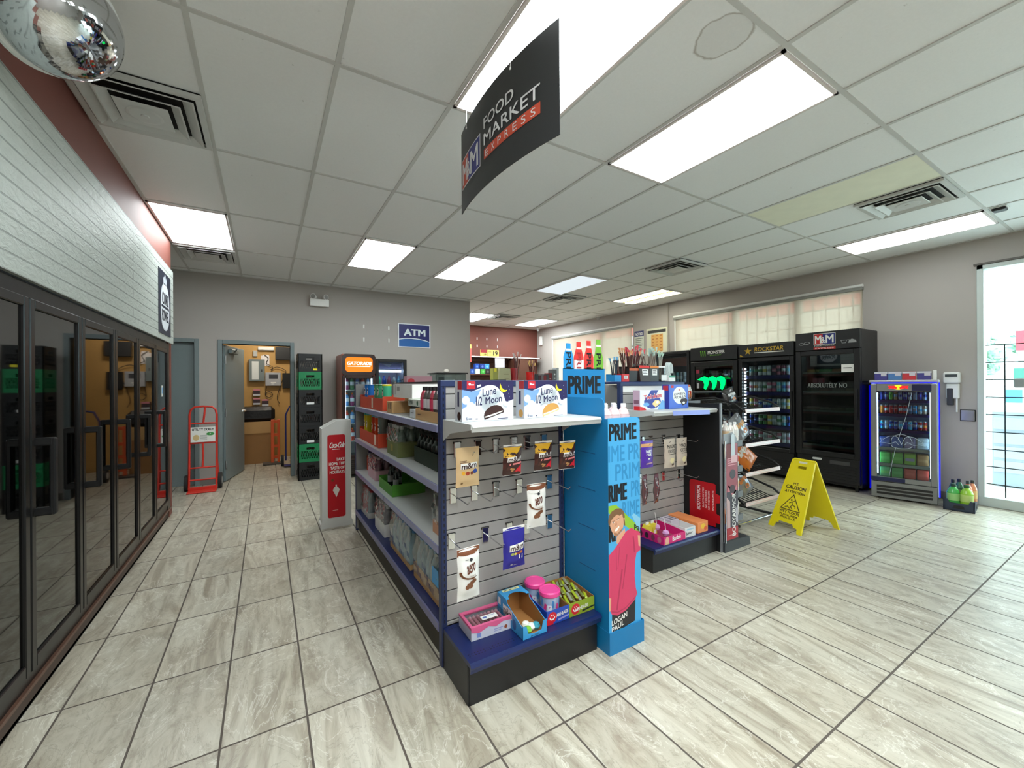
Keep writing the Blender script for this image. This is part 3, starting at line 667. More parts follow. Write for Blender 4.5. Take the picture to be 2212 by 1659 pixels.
g = G(); fr = FRONT(0, -.001, 0); g.prism(rrect(.045, 1.615, .40, .225, .05, 6), fr, 0, .004, emis('orange_lightbox', (255, 112, 34), 1.05)); g.text('GATORADE', fr, .065, 1.72, .36, .05, emis('white_lettering', (255, 250, 240), 1.5), .006, .06, skew=.15); g.rect(fr, .08, 1.695, .33, .008, emis('white_lettering', (255, 250, 240), 1.5), .006); g.build('lit_header', t)
fridge_door(t, w, .3, 1.56, .045, Mbr)
g = G(); g.box((.03, .0, .06), (w-.03, .05, .3), Mbr); 
for k in range(7): g.box((.06, -.004, .09+k*.028), (w-.06, .0, .1+k*.028), M_BLACK)
g.build('grille', t)
for z in (.55, .82, 1.09, 1.34):
    g = G(); g.box((.05, .08, z-.01), (w-.05, d-.06, z), M_WHITE); g.build('shelf', t)
ll = emis('cool_led', (220, 232, 255), 4.)
g = G(); g.box((.05, .06, .36), (.058, .075, 1.52), ll); g.box((w-.058, .06, .36), (w-.05, .075, 1.52), ll); g.build('lamp_strip', t)
cols = [((70, 110, 190), (240, 120, 40)), ((200, 70, 50), (240, 120, 40)), ((90, 150, 210), (240, 120, 40)), ((150, 60, 110), (240, 120, 40)), ((60, 130, 80), (240, 120, 40))]
names = ['blue', 'red', 'pale blue', 'purple', 'green']
for iz, z in enumerate((.55, .82, 1.09, 1.34)):
    for ix in range(5):
        b, c = cols[(ix+iz) % 5]
        bottle('drink_bottle', '%s drink bottle, number %d along the %s shelf of the orange-headed fridge' % (names[(ix+iz) % 5], ix+1, ['lowest', 'second', 'third', 'top'][iz]), 'bottle', (.99+.09+ix*.078, 6.6+.16, z+.001), .2, .032, b, c, (225, 230, 235), 'bottles in the orange-headed fridge', 10)
t = thing('drinks_fridge', 'black fridge with a bright mirror-like top panel beside the orange-headed one', 'fridge', (1.505, 6.7, 0))
w, d, h = .50, .55, 1.83
fridge_shell(t, w, d, h, .3, 1.80, M_BLACK, col(190, 190, 215, .4)); fridge_door(t, w, .3, 1.83, .05, M_BLACK)
g = G(); g.box((.06, .12, 1.62), (.44, .13, 1.66), ll); g.build('lamp_strip', t)
g = G(); g.box((.05, .1, 1.35), (.45, .5, 1.36), M_WHITE); g.box((.05, .1, 1.0), (.45, .5, 1.01), M_WHITE); g.build('shelf', t)
g = G(); g.prism([(.06, 1.68), (.44, 1.68), (.44, 1.77), (.3, 1.77), (.25, 1.7), (.12, 1.77), (.06, 1.77)], FRONT(0, .15, 0), 0, .004, col(150, 145, 200)); g.build('inner_panel', t)
for i in range(5):
    c = [(90, 220, 180), (60, 90, 200), (190, 90, 120), (200, 200, 210), (100, 170, 220)][i]
    bottle('drink_can_bottle', '%s bottle on the upper shelf of the black fridge by the grey wall' % ['mint green', 'deep blue', 'rose', 'white', 'sky blue'][i], 'bottle', (1.505+.09+i*.08, 6.7+.16, 1.362), .2, .033, c, c, None, 'bottles in the black back-wall fridge', 10)

# white and red drink bin at the far end of the gondola
t = thing('merchandiser_bin', 'white plastic drink bin with a red holiday poster, at the gondola end', 'display bin', (.455, 4.40, 0))
Mw = mat('white_bin_plastic', (206, 206, 202), .42, var=.02)
g = G(); prof = [(0, .0), (.30, .0), (.30, .04), (.285, .07), (.285, 1.06), (.15, 1.06), (.015, .985), (.015, .07), (0, .04)]
fr = FRONT(0, 0, 0)
g.prism(prof, fr, -.012, .001, Mw); g.prism(prof, fr, -.20, -.188, Mw)
for a, b in zip(prof[1:5], prof[2:5]): pass
g.box((.0005, -.0, .0005), (.2995, .187, .039), Mw); g.box((.015, .01, .04), (.027, .19, .985), Mw); g.box((.273, .01, .04), (.285, .19, 1.06), Mw); g.box((.02, .01, .9), (.28, .19, .91), Mw)
g.build('bin_body', t)
g = G(); g.prism(rrect(.065, .10, .165, .82, .02), fr, .001, .004, col(188, 16, 30, .35)); f2 = Fr(fr.p(0, 0, .0045), fr.u, fr.v)
cw = col(236, 232, 226)
g.text('Coca-Cola', f2, .078, .79, .14, .055, cw, .0005, .03, skew=.25); g.rect(f2, .11, .772, .07, .006, cw)
for i, s in enumerate(('TAKE', 'HOME THE', 'TASTE OF', 'HOLIDAYS')): g.text(s, f2, [.142, .078, .09, .085][i], .66-i*.042, [.08, .144, .132, .137][i], .03, cw, .0005, .03)
g.flat([(.145, .30), (.175, .37), (.16, .40), (.15, .405), (.15, .425), (.136, .425), (.136, .405), (.125, .40), (.112, .37)], f2, col(220, 216, 206)); g.disc(f2, .11, .47, .014, col(120, 60, 20)); g.rect(f2, .11, .17, .05, .003, cw)
g.build('poster', t)
# ================================================================ first gondola and its end cap
M_NAVYM = mat('navy_shelf_metal', (16, 32, 82), .34, var=.05)
M_POST = mat('blue_upright', (38, 50, 88), .4, var=.04)
M_SHELF = mat('grey_shelf_metal', (186, 188, 186), .38, var=.03)
M_TICKET = mat('lavender_ticket_rail', (128, 132, 168), .3, var=.04)
M_SLAT = mat('grey_slatwall', (164, 162, 159), .5, var=.03)
M_GROOVE = mat('slatwall_groove', (52, 52, 54), .6)
M_KICK2 = mat('black_kickplate', (26, 26, 28), .42, var=.1)
M_WIRE = M_CHROME
def slat_panel(x0, x1, y, z0, z1, org=.826, pitch=.0762):
    """slatwall facing -y: boards with real grooves between them"""
    g = G(); k = math.floor((z0-org)/pitch); g.box((x0, y+.008, z0), (x1, y+.02, z1), M_GROOVE)
    while org+k*pitch < z1:
        a = max(z0, org+k*pitch+.006); b = min(z1, org+(k+1)*pitch)
        if b-a > .004: g.box((x0, y, a), (x1, y+.0082, b), M_SLAT, .0015)
        k += 1
    return g
def lip_shelf(x0, x1, y0, y1, z, mt, lip=.034, edge='y'):
    """shelf whose rounded front lip is along its low-y edge"""
    g = G(); P = [(y1, z-.02), (y0+.012, z-.02), (y0+.012, z-lip), (y0+.004, z-lip), (y0, z-lip*.6), (y0-.004, z-lip*.35), (y0+.002, z-.004), (y0+.012, z), (y1, z)]
    g.prism(P, Fr((x0, 0, 0), (0, 1, 0), (0, 0, 1)), 0, x1-x0, mt); return g
def hook(parent, x, y, z, L=.2, kind=0):
    g = G(); g.box((x-.018, y-.006, z-.075), (x+.018, y-.001, z+.004), M_CHROME, .002); g.box((x-.022, y-.004, z-.004), (x+.022, y+.006, z+.006), M_BLACK)
    g.tube([(x, y-.004, z-.03), (x, y-L*.5, z-.034), (x, y-L+.02, z-.038), (x, y-L, z-.02)], .0028, M_WIRE, 6); return g.build('hook', parent)

t = gond = thing('gondola_shelf', 'long navy and grey double-sided gondola of shelves, open side towards the glass coolers', 'shelving', (0, 0, 0))
gx0, gx1, gy0, gy1, gh = .752, 1.505, 1.975, 4.20, 1.43; gm = (gx0+gx1)/2
g = G(); g.box((gm-.02, gy0, 0), (gm+.02, gy1, gh), M_SLAT); g.build('back_panel', t)
g = G(); g.box((gx0, gy1-.012, .02), (gx1, gy1, gh-.01), mat('grey_end_panel', (128, 128, 126), .5)); g.build('end_panel', t)
for x in (gx0-.004, gx1-.02):
    g = G(); g.box((x, gy1-.002, 0), (x+.024, gy1+.03, gh), M_POST, .003); g.build('upright', t)
g = G(); g.box((gm-.022, gy0, gh-.004), (gm+.022, gy1+.03, gh+.006), M_BLACK); g.build('top_rail', t)
for s in (0, 1):
    for z in (1.202, .898, .588):
        g = G(); xa, xb = (gx0, gm-.02) if s == 0 else (gm+.02, gx1)
        g.box((xa, gy0, z-.022), (xb, gy1-.012, z), M_SHELF)
        e = xa if s == 0 else xb; sg = -1 if s == 0 else 1
        g.build('shelf', t)
        g = G(); g.box((e, gy0, z-.036), (e+sg*.010, gy1-.012, z+.002), M_TICKET, .002)
        for yy in (gy0+1.1,): g.box((e+sg*.009, yy, z-.036), (e+sg*.011, yy+.002, z+.002), M_BLACK)
        g.build('ticket_rail', t)
    xa, xb = (gx0, gm-.02) if s == 0 else (gm+.02, gx1)
    g = G(); g.box((xa, gy0, .18), (xb, gy1-.012, .20), M_NAVYM); e = xa if s == 0 else xb; sg = -1 if s == 0 else 1
    g.build('base_shelf', t)
    g = G(); g.box((e, gy0, .158), (e+sg*.01, gy1, .202), mat('lavender_base_rail', (112, 112, 150), .32), .002); g.build('ticket_rail', t)
    g = G(); g.box((e-sg*.03, gy0, 0), (e-sg*.024, gy1, .165), mat('dusty_brown_kick', (62, 58, 48), .6)); g.build('kick_plate', t)

# goods on the gondola (front towards -x)
def at_x(u, y, z): return (u, y, z)
def carton(name, label, cat, x, y, z, dx, dy, dz, mt, group=None, art=None, rz=0, parts=None):
    """a closed box with its low corner at the origin; art(g, frames) prints on it"""
    t = None; g = G(); g.box((0, 0, 0), (dx, dy, dz), mt, .002)
    fr = dict(front=Fr((0, 0, 0), (1, 0, 0), (0, 0, 1)), side=Fr((0, dy, 0), (0, -1, 0), (0, 0, 1)), top=Fr((0, 0, dz), (1, 0, 0), (0, 1, 0)), end=Fr((dx, 0, 0), (0, 1, 0), (0, 0, 1)))
    if art: art(g, fr)
    return tag(g.build(name, loc=(x, y, z), rz=rz), label, cat, group)
def tray(name, label, cat, x, y, z, dx, dy, h, mt, hin=None, th=.004, inside=None, hb=None, art=None, group=None, rz=0):
    """open carton; h front height (at y=0), hb back height"""
    hb = hb or h; g = G(); mi = inside or mt
    g.box((.001, .001, .0005), (dx-.001, dy-.001, .004), mi); g.box((0, 0, 0), (dx, th, h), mt); g.box((0, dy-th, 0), (dx, dy, hb), mt)
    for xa in (0, dx-th):
        g.prism([(th, 0), (dy-th, 0), (dy-th, hb), (dy*.55, hb if hb == h else hb*.92), (th, h)], Fr((xa, 0, 0), (0, 1, 0), (0, 0, 1)), 0, th, mt)
    if mi is not mt:
        g.box((th, th, .004), (dx-th, th+.0008, h-.002), mi); g.box((th, dy-th-.0008, .004), (dx-th, dy-th, hb-.002), mi)
    fr = dict(front=Fr((0, 0, 0), (1, 0, 0), (0, 0, 1)), side=Fr((0, dy, 0), (0, -1, 0), (0, 0, 1)))
    if art: art(g, fr)
    return tag(g.build(name, loc=(x, y, z), rz=rz), label, cat, group)
def tube_can(label, c, cap, x, y, z, h=.235, r=.0375, face=True, group='crisp tubes on the gondola'):
    t = thing('crisp_tube', label, 'crisps', (x, y, z), group=group)
    g = G(); g.lathe([(r, 0), (r, h-.014)], mat('tube_%d_%d_%d' % c, c, .32, coat=.2), seg=18)
    fr = Fr((-r*1.0-.0012, r*.62, 0), (0, -1, 0), (0, 0, 1))
    if face:
        w = r*1.24; f2 = fr
        def wr(a, b, rr=r+.0008):
            q = PI+(a-w/2)/r; return Vector((rr*math.cos(q), rr*math.sin(q), b))
        def patch(poly, m, rr): g.add([wr(a, b, rr) for a, b in poly], [tuple(range(len(poly)))], m)
        patch([(w/2+.019*math.cos(PI*i/9), .155+.024*math.sin(PI*i/9)) for i in range(10)]+[(w/2-.016, .12), (w/2, .112), (w/2+.016, .12)], col(236, 230, 220), r+.0022)
        patch([(w/2-.018, .158), (w/2, .164), (w/2+.018, .158), (w/2+.013, .147), (w/2, .155), (w/2-.013, .147)], col(30, 24, 20), r+.0028)
        patch([(w/2-.011, .135), (w/2+.011, .135), (w/2+.011, .12), (w/2-.011, .12)], col(196, 120, 120), r+.0028)
    g.build('tube_body', t)
    g = G(); g.lathe([(r+.001, h-.014), (r+.001, h-.002), (r-.004, h)], mat('cap_%d_%d_%d' % cap, cap, .3), seg=18); g.build('cap', t)
    return t
M_ORC = mat('orange_red_card', (190, 66, 36), .6, var=.05)
M_KRAFT = mat('kraft_card', (184, 146, 98), .75, var=.06)
def tray_side(name, label, x, y, z, dx, dy, h, mt, art=None, group=None, lowend=None):
    g = G(); th = .004
    g.box((.001, .001, .0005), (dx-.001, dy-.001, .004), mt); g.box((0, 0, 0), (th, dy, h), mt); g.box((dx-th, 0, 0), (dx, dy, h), mt)
    g.box((.0005, -.0005, .0003), (dx-.0005, th, h*1.15), mt); g.box((.0005, dy-th, .0003), (dx-.0005, dy+.0005, h*1.15), mt)
    if art: art(g, Fr((0, dy, 0), (0, -1, 0), (0, 0, 1)))
    return tag(g.build(name, loc=(x, y, z)), label, 'display tray', group)
# level 1 (z 1.202)
Z1, Z2, Z3, Z0 = 1.2035, .8995, .5895, .2015
tray_side('display_tray', 'orange-red card tray beside the far end panel on the top gondola shelf', .79, 3.83, Z1, .28, .34, .10, M_ORC)
tray_side('display_tray', 'orange-red card tray with a white label under the green crisp tubes', .79, 3.29, Z1, .28, .53, .10, M_ORC, lambda g, fr: g.rect(fr, .14, .01, .05, .085, col(225, 215, 190)))
for i, (y, c, cap, lb) in enumerate(((4.10, (24, 110, 190), (24, 100, 170), 'blue crisp tube nearest the far end panel on the top gondola shelf'), (3.99, (20, 104, 186), (20, 90, 160), 'second blue crisp tube on the top gondola shelf'),
        (3.70, (84, 150, 110), (60, 120, 70), 'green crisp tube beside the blue ones on the top gondola shelf'), (3.57, (70, 160, 120), (50, 110, 60), 'middle green crisp tube on the top gondola shelf'), (3.41, (60, 170, 130), (220, 210, 40), 'green crisp tube with a yellow tag on its cap'))):
    tube_can(lb.replace('nearest', 'next to'), c, cap, .855, y, Z1+.005, .208)
def art_white(g, f):
    s = f['side']; g.rect(s, .04, .02, .03, .1, col(190, 190, 188)); g.rect(s, .1, .05, .07, .03, col(150, 150, 150)); g.rect(s, .11, .1, .05, .008, col(160, 160, 160)); g.rect(s, .22, .125, .05, .01, col(90, 90, 90))
carton('white_carton', 'white carton lying on the brown cartons on the top gondola shelf', 'box', .83, 2.66, Z1+.115, .25, .46, .095, mat('white_card', (222, 222, 218), .5), art=art_white)
def art_kraft(g, f):
    s = f['side']; g.rect(s, .04, .03, .02, .04, col(120, 90, 60)); g.rect(s, .09, .03, .025, .045, col(120, 90, 60))
carton('kraft_carton', 'open brown carton standing at the shelf edge below the white carton', 'box', .79, 3.0, Z1, .13, .16, .085, M_KRAFT, art=art_kraft)
carton('kraft_carton', 'brown carton behind the shelf-edge one on the top gondola shelf', 'box', .93, 2.95, Z1, .14, .22, .113, M_KRAFT)
carton('dark_carton', 'dark olive carton supporting the white carton on the top gondola shelf', 'box', .93, 2.66, Z1, .16, .26, .112, col(52, 54, 38, .6))
carton('print_carton', 'white carton with green and black print in the middle of the top gondola shelf', 'box', .81, 2.44, Z1+.07, .11, .24, .045, col(206, 212, 200, .5), art=lambda g, f: (g.text('TMW', f['side'], .01, .008, .09, .03, col(40, 60, 48), .0015, .03), g.disc(f['side'], .19, .022, .016, col(40, 90, 60))))
carton('print_carton', 'dark box under the green and black printed carton', 'box', .82, 2.46, Z1, .12, .2, .068, col(36, 42, 28, .6))
carton('small_white_box', 'small white box beside the open brown carton on the top gondola shelf', 'box', .785, 2.475, Z1, .05, .09, .055, col(196, 200, 202, .5), art=lambda g, f: g.rect(f['side'], .02, .03, .06, .005, col(90, 90, 90)))
tray_side('open_carton', 'low open brown carton next to the blue upright on the top gondola shelf', .782, 2.02, Z1, .23, .42, .058, M_KRAFT, lambda g, fr: g.rect(fr, .04, .028, .06, .006, col(110, 80, 50)))
for r_ in range(2):
    for i in range(7):
        y = 2.06+i*.055; red = (i+r_) % 3 == 0
        bottle('energy_bottle', 'small energy shot bottle, %s row, place %d counted from the blue upright' % (['front', 'rear'][r_], i+1), 'bottle', (.82+r_*.07, y, Z1+.006), .19, .024, (70, 60, 58) if not red else (150, 40, 60), (24, 22, 24) if i else (200, 40, 50), (190, 186, 190) if not red else (190, 60, 90), 'shot bottles in the low brown carton', 10)
# level 2
tray_side('display_tray', 'orange-red card tray holding yellow and orange crisp tubes on the middle shelf', .78, 3.40, Z2, .26, .76, .10, M_ORC, lambda g, fr: g.rect(fr, .62, .012, .055, .085, col(232, 210, 190)))
tray_side('display_tray', 'plain orange-red card tray behind, on the middle gondola shelf', .88, 3.17, Z2, .22, .22, .08, M_ORC)
for i, (y, c, cap, lb) in enumerate(((4.06, (206, 186, 32), (60, 180, 170), 'yellow crisp tube with turquoise cap by the end panel'), (3.96, (196, 176, 28), (60, 180, 170), 'second yellow crisp tube with turquoise cap'),
        (3.74, (196, 60, 26), (110, 170, 190), 'orange crisp tube with grey-blue cap'), (3.62, (214, 70, 24), (130, 180, 200), 'second orange crisp tube with grey-blue cap'), (3.50, (120, 130, 126), (120, 126, 124), 'grey crisp tube at the end of the orange ones'))):
    tube_can(lb+' on the middle gondola shelf', c, cap, .84, y, Z2+.005, .24)
def multipack(name, label, x, y, z, nx, ny, r, h, body, cap, wrap, hw, pitch=None, group=None, cupboard=None):
    t = thing(name, label, 'multipack', (x, y, z), group=group); p = pitch or 2*r+.003
    mb = mat('pk_%d_%d_%d' % body, body, .15, coat=.5, var=.04)
    for i in range(nx):
        for j in range(ny):
            g = G(); o = (r+.006+i*p, r+.006+j*p, .004)
            g.lathe([(r*.9, 0), (r, .01), (r, h*.55), (r*.8, h*.68), (r*.42, h*.82), (r*.4, h*.9)], mb, o, 10); g.lathe([(r*.46, h*.89), (r*.46, h)], col(*cap), o, 10); g.build('bottle', t)
    w, d = nx*p+.012, ny*p+.012; g = G(); th = .003
    for a, b in (((0, 0, 0), (w, th, hw)), ((0, d-th, 0), (w, d, hw)), ((0, th, 0), (th, d-th, hw)), ((w-th, th, 0), (w, d-th, hw)), ((.001, .001, .0005), (w-.001, d-.001, .004))): g.box(a, b, wrap)
    g.build('wrap_tray', t); return t, w, d
M_FILM = glass('clear_film', (240, 244, 244), .93, .12, 1.6, 1.45)
def film(t, w, d, z0, z1):
    g = G(); R = random.Random(int(w*1e4))
    def fn(u, v):
        q = v; k = 1-.22*max(0, q-.55)**1.0; a = 2*PI*u; c, s_ = math.cos(a), math.sin(a); m_ = max(abs(c), abs(s_))
        cx, sy = c/m_, s_/m_; wr = .004*math.sin(9*a+11*v)
        return (w/2+(w/2+.004+wr)*cx*k, d/2+(d/2+.004+wr)*sy*k, z0+(z1-z0)*v)
    g.sheet(fn, 40, 6, M_FILM, False); g.add([fn(i/40, 1) for i in range(40)], [tuple(range(40))], M_FILM); return g.build('plastic_film', t)
t, w, d = multipack('drink_multipack', 'olive green carton of pale bottles on the middle gondola shelf', .79, 2.86, Z2, 3, 4, .034, .215, (112, 128, 116), (190, 196, 190), mat('olive_card', (104, 112, 66), .6), .11); film(t, w, d, .1, .225)
g = G(); g.rect(LEFT(-.001, .22, 0), .03, .03, .06, .05, col(140, 130, 60)); g.build('pack_label', t)
t, w, d = multipack('drink_multipack', 'dark multipack of small labelled bottles in the shade of the middle shelf', .86, 2.28, Z2, 3, 6, .034, .20, (24, 34, 28), (30, 40, 36), mat('dark_green_card', (30, 44, 26), .6), .10)
# level 3
tray_side('display_tray', 'orange-red tray at the far end of the third gondola shelf', .84, 3.98, Z3, .2, .16, .12, M_ORC)
tube_can('dark crisp tube with pale face on the third gondola shelf', (40, 32, 70), (120, 110, 120), .87, 4.05, Z3+.005, .22)
tube_can('dark purple crisp tube behind the pale-faced one on the third shelf', (50, 40, 96), (120, 110, 120), .94, 3.97, Z3+.005, .22)
t, w, d = multipack('drink_multipack', 'mauve shrink-wrapped multipack on the third gondola shelf', .80, 3.60, Z3, 3, 4, .033, .19, (120, 76, 92), (180, 150, 160), mat('mauve_film', (188, 150, 160), .35), .085); film(t, w, d, .08, .2)
tray_side('display_tray', 'bright green card tray on the third gondola shelf', .79, 3.02, Z3, .25, .40, .075, mat('green_card', (74, 140, 46), .55))
for i in range(4):
    bottle('glass_bottle', 'dark glass bottle lying in reach in the green tray, number %d from the cooler side' % (i+1), 'bottle', (.84+.045*(i % 2), 3.1+.08*i, Z3+.006), .17, .022, (30, 40, 40), (60, 64, 64), (150, 156, 160), 'dark bottles in the green tray', 10)
t, w, d = multipack('drink_multipack', 'pale multipack beside the blue upright on the third gondola shelf', .80, 2.0, Z3, 3, 3, .03, .19, (210, 206, 204), (230, 230, 228), mat('peach_card', (200, 150, 118), .6), .07); film(t, w, d, .06, .21)
# base level
t, w, d = multipack('water_multipack', 'white multipack with a black oval print on the gondola base shelf', .80, 3.30, Z0, 3, 4, .037, .24, (150, 144, 150), (225, 225, 225), mat('white_pack_card', (214, 214, 210), .45), .10)
g = G(); g.disc(Fr((0, 0, .06), (1, 0, 0), (0, 0, 1)), .14, 0, .035, col(30, 34, 48), .0015, .028); g.build('pack_label', t)
film(t, w, d, .1, .25)
t, w, d = multipack('water_multipack', 'clear shrink-wrapped water pack at the far end of the base shelf', .79, 3.84, Z0, 3, 4, .036, .25, (150, 156, 158), (190, 30, 50), mat('clear_card', (180, 180, 176), .5), .05); film(t, w, d, .05, .26)
for k, (y, lb) in enumerate(((2.63, 'wrapped water pack with blue caps and a white tag on the base shelf'), (2.06, 'wrapped water pack in a brown carton beside the blue upright, bright blue label'))):
    t, w, d = multipack('water_multipack', lb, .80, y, Z0, 3, 6, .038, .25 if k == 0 else .26, (150, 178, 190), (70, 130, 190) if k == 0 else (40, 140, 200), M_KRAFT, .035 if k == 0 else .09, .08); film(t, w, d, .035, .27)
    g = G()
    if k == 0: g.rect(LEFT(-.006, d-.04, .1), 0, 0, .03, .05, M_WHITE)
    else: g.rect(LEFT(-.006, .14, .11), 0, 0, .1, .09, mat('bright_blue_label', (40, 150, 214), .3))
    g.build('pack_label', t)

# ---------------------------------------------------------------- end cap
t = endc = thing('endcap_shelf', 'slatwall end cap with navy base and grey top shelf facing the shopper', 'shelving', (0, 0, 0))
ey = 1.93
slat_panel(.775, 1.485, ey+.006, .2, 1.405).build('slatwall_panel', t)
for x in (.745, 1.484):
    g = G(); g.box((x, ey-.002, .0), (x+.03, ey+.042, 1.43), M_POST, .004)
    for k in range(40): g.box((x+.012, ey-.003, .22+k*.03), (x+.018, ey-.0015, .236+k*.03), M_BLACK)
    g.build('upright', t)
g = G(); g.box((.7445, ey-.0035, 1.40), (1.5145, ey+.041, 1.432), M_POST, .003); g.build('top_rail', t)
g = lip_shelf(.762, 1.508, 1.60, ey, 1.236, M_SHELF, .034)
g.build('top_shelf', t)
for x in (.757, 1.506):
    g = G(); g.prism([(0, 1.236), (.325, 1.236), (.325, 1.212), (.09, 1.175), (.0, 1.13)], Fr((x, ey, 0), (0, -1, 0), (0, 0, 1)), -.004, 0, M_SHELF); g.build('shelf_bracket', t)
g = lip_shelf(.752, 1.508, 1.608, ey, .199, M_NAVYM, .042)
for r_ in (1.66, 1.675, 1.9):
    for k in range(48): g.box((.77+k*.0152, r_, .199), (.776+k*.0152, r_+.004, .1995), M_BLACK)
g.build('base_shelf', t)
g = G(); g.box((.758, 1.638, 0), (1.502, 1.644, .17), M_KICK2); g.box((.752, 1.645, 0), (.757, 1.93, .18), M_KICK2); g.box((1.502, 1.645, 0), (1.507, 1.93, .18), M_KICK2)
g.box((.751, 1.64, 0), (.768, 1.655, .175), M_KICK2, .002); g.build('kick_plate', t)
for x, z in ((.835, 1.108), (.953, 1.108), (1.06, 1.108), (1.172, 1.11), (1.26, 1.11), (1.375, 1.11), (.81, .878), (.93, .875), (1.059, .877), (1.205, .873), (1.41, .87), (.80, .65), (.992, .645), (1.14, .643), (1.255, .64), (1.41, .64)):
    hook(endc, x, ey+.004, z+.006, .2)

DSC = .35
# boxes of marshmallow biscuits on the top shelf
def moon_box(x, dark, label):
    t = thing('biscuit_carton', label, 'box', (x, 1.74, 1.2365), .03, 'blue and white biscuit cartons on the end cap')
    g = G(); w, h, d = .283, .192, .075; wh = col(214, 222, 234, .4); nv = col(44, 40, 84, .4)
    g.box((0, 0, 0), (w, d, h), wh, .001); fr = Fr((0, -.0002, 0), (1, 0, 0), (0, 0, 1))
    g.flat([(.0, h), (w, h), (w, .10), (.24, .085), (.225, .12), (.205, .115), (.19, .155), (.12, .165), (.05, .14), (.0, .15)], fr, nv)
    g.flat([(.0, .15), (.05, .14), (.1, .15), (.11, .11), (.07, .09), (.05, .06), (.02, .07), (.0, .06)], fr, col(120, 160, 212, .4), .0012)
    for a, b, r in ((.02, .1, .02), (.045, .07, .022), (.21, .06, .022), (.235, .075, .016), (.25, .05, .02), (.0+.02, .04, .018)): g.disc(fr, a, b, r, wh, .0014)
    g.rect(fr, .025, .152, .045, .038, col(190, 44, 56, .4), .0016); g.disc(fr, .04, .175, .006, wh, .002); g.rect(fr, .045, .17, .018, .005, wh, .002)
    for a, b, rx, ry in ((.15, .12, .062, .052), (.11, .10, .035, .035), (.19, .105, .04, .04), (.14, .075, .04, .035), (.13, .05, .035, .025)): g.disc(fr, a, b, rx, col(228, 236, 240, .4), .0018, ry)
    mm = col(232, 212, 50, .4)
    g.flat([(.207, .178), (.203, .16), (.206, .147), (.216, .137), (.23, .134), (.243, .141), (.247, .147), (.236, .145), (.225, .148), (.215, .158), (.211, .168)], fr, mm, .0022)
    ink = col(38, 40, 84, .4)
    g.text('Lune', fr, .108, .115, .075, .038, ink, .0024, .02, rise=.012); g.text('Moon', fr, .123, .078, .092, .034, ink, .0024, .02, rise=.012); g.text('1/2', fr, .073, .074, .032, .042, ink, .0024, .02)
    bc = col(56, 32, 30, .4) if dark else col(202, 152, 80, .4)
    g.flat([(.115+.055+.056*math.cos(PI*i/10), .022+.018*(.5+.5*math.cos(PI*i/10))+.042*math.sin(PI*i/10)) for i in range(11)]+[(.118, .004)], fr, bc, .0024)
    g.flat([(.116, .014), (.122, .006), (.226, .036), (.224, .045)], fr, col(46, 26, 26) if dark else col(226, 206, 140), .0026)
    g.flat([(.121, .0145), (.17, .024), (.219, .0405), (.219, .0455), (.165, .031), (.122, .0205)], fr, col(240, 236, 226), .003)
    g.text('6', fr, .02, .008, .009, .015, ink, .002, .01); g.rect(fr, .032, .014, .02, .002, ink, .002); g.rect(fr, .032, .009, .02, .002, ink, .002); g.rect(fr, .07, .009, .012, .004, ink, .002); g.rect(fr, .19, .006, .06, .003, ink, .002)
    for k in range(5): g.disc(fr, .255+.004*(k % 2), .165-.018*k, .0014, wh, .002, seg=6)
    if dark: g.flat([(.078, .158), (.1, .166), (.098, .174), (.08, .170)], fr, col(230, 230, 230), .003)
    f2 = Fr((-.0002, d, 0), (0, -1, 0), (0, 0, 1)); g.rect(f2, 0, 0, d, h, col(196, 200, 208, .4), .0004); g.rect(f2, .03, .15, .045, .04, col(180, 44, 52, .4), .0012); g.rect(f2, .028, .07, .018, .07, ink, .0012); g.disc(f2, .045, .025, .02, bc, .0014)
    g.build('carton_body', t); return t
moon_box(.777, True, 'biscuit carton showing a dark chocolate half, beside the blue upright')
moon_box(1.118, False, 'biscuit carton showing a golden vanilla half, beside the blue drink display')

# hanging sweet pouches
def pouch(name, label, x, y, z, w, h, base, art, group=None, rz=0, gusset=False, thick=.02, shear=0):
    """pillow bag hanging from a hook: origin at the middle of its top edge"""
    t = thing(name, label, 'sweet bag', (x, y, z), rz, group)
    g = G(); N, Mv = 10, 14
    def prof(u, v, s):
        k = math.sin(PI*min(1, max(0, (v-.06)/.88)))**.6 if .06 < v < .94 else 0.
        e = (1-(2*u-1)**2); bl = thick*k*max(0, e)**.6*(1.25-.5*v if not gusset else .7+.5*(1-v))
        wv = .0025*math.sin(17*v+5*u)*k; ww = w*(1-.05*math.sin(PI*v))
        return Vector((ww*(u-.5)+shear*(1-v)*-w, s*bl-.0+wv, -h*(1-v)))
    for s in (-1, 1): g.sheet(lambda u, v: prof(u if s < 0 else 1-u, v, s), N, Mv, base)
    def sur(a, b, d):  # a in 0..w, b in 0..h from bottom
        p = prof(max(0, min(1, a/w)), max(0, min(1, b/h)), -1); return Vector((p.x, p.y-d-.0006, p.z))
    art(g, sur, w, h)
    return g.build('bag_body', t) and t
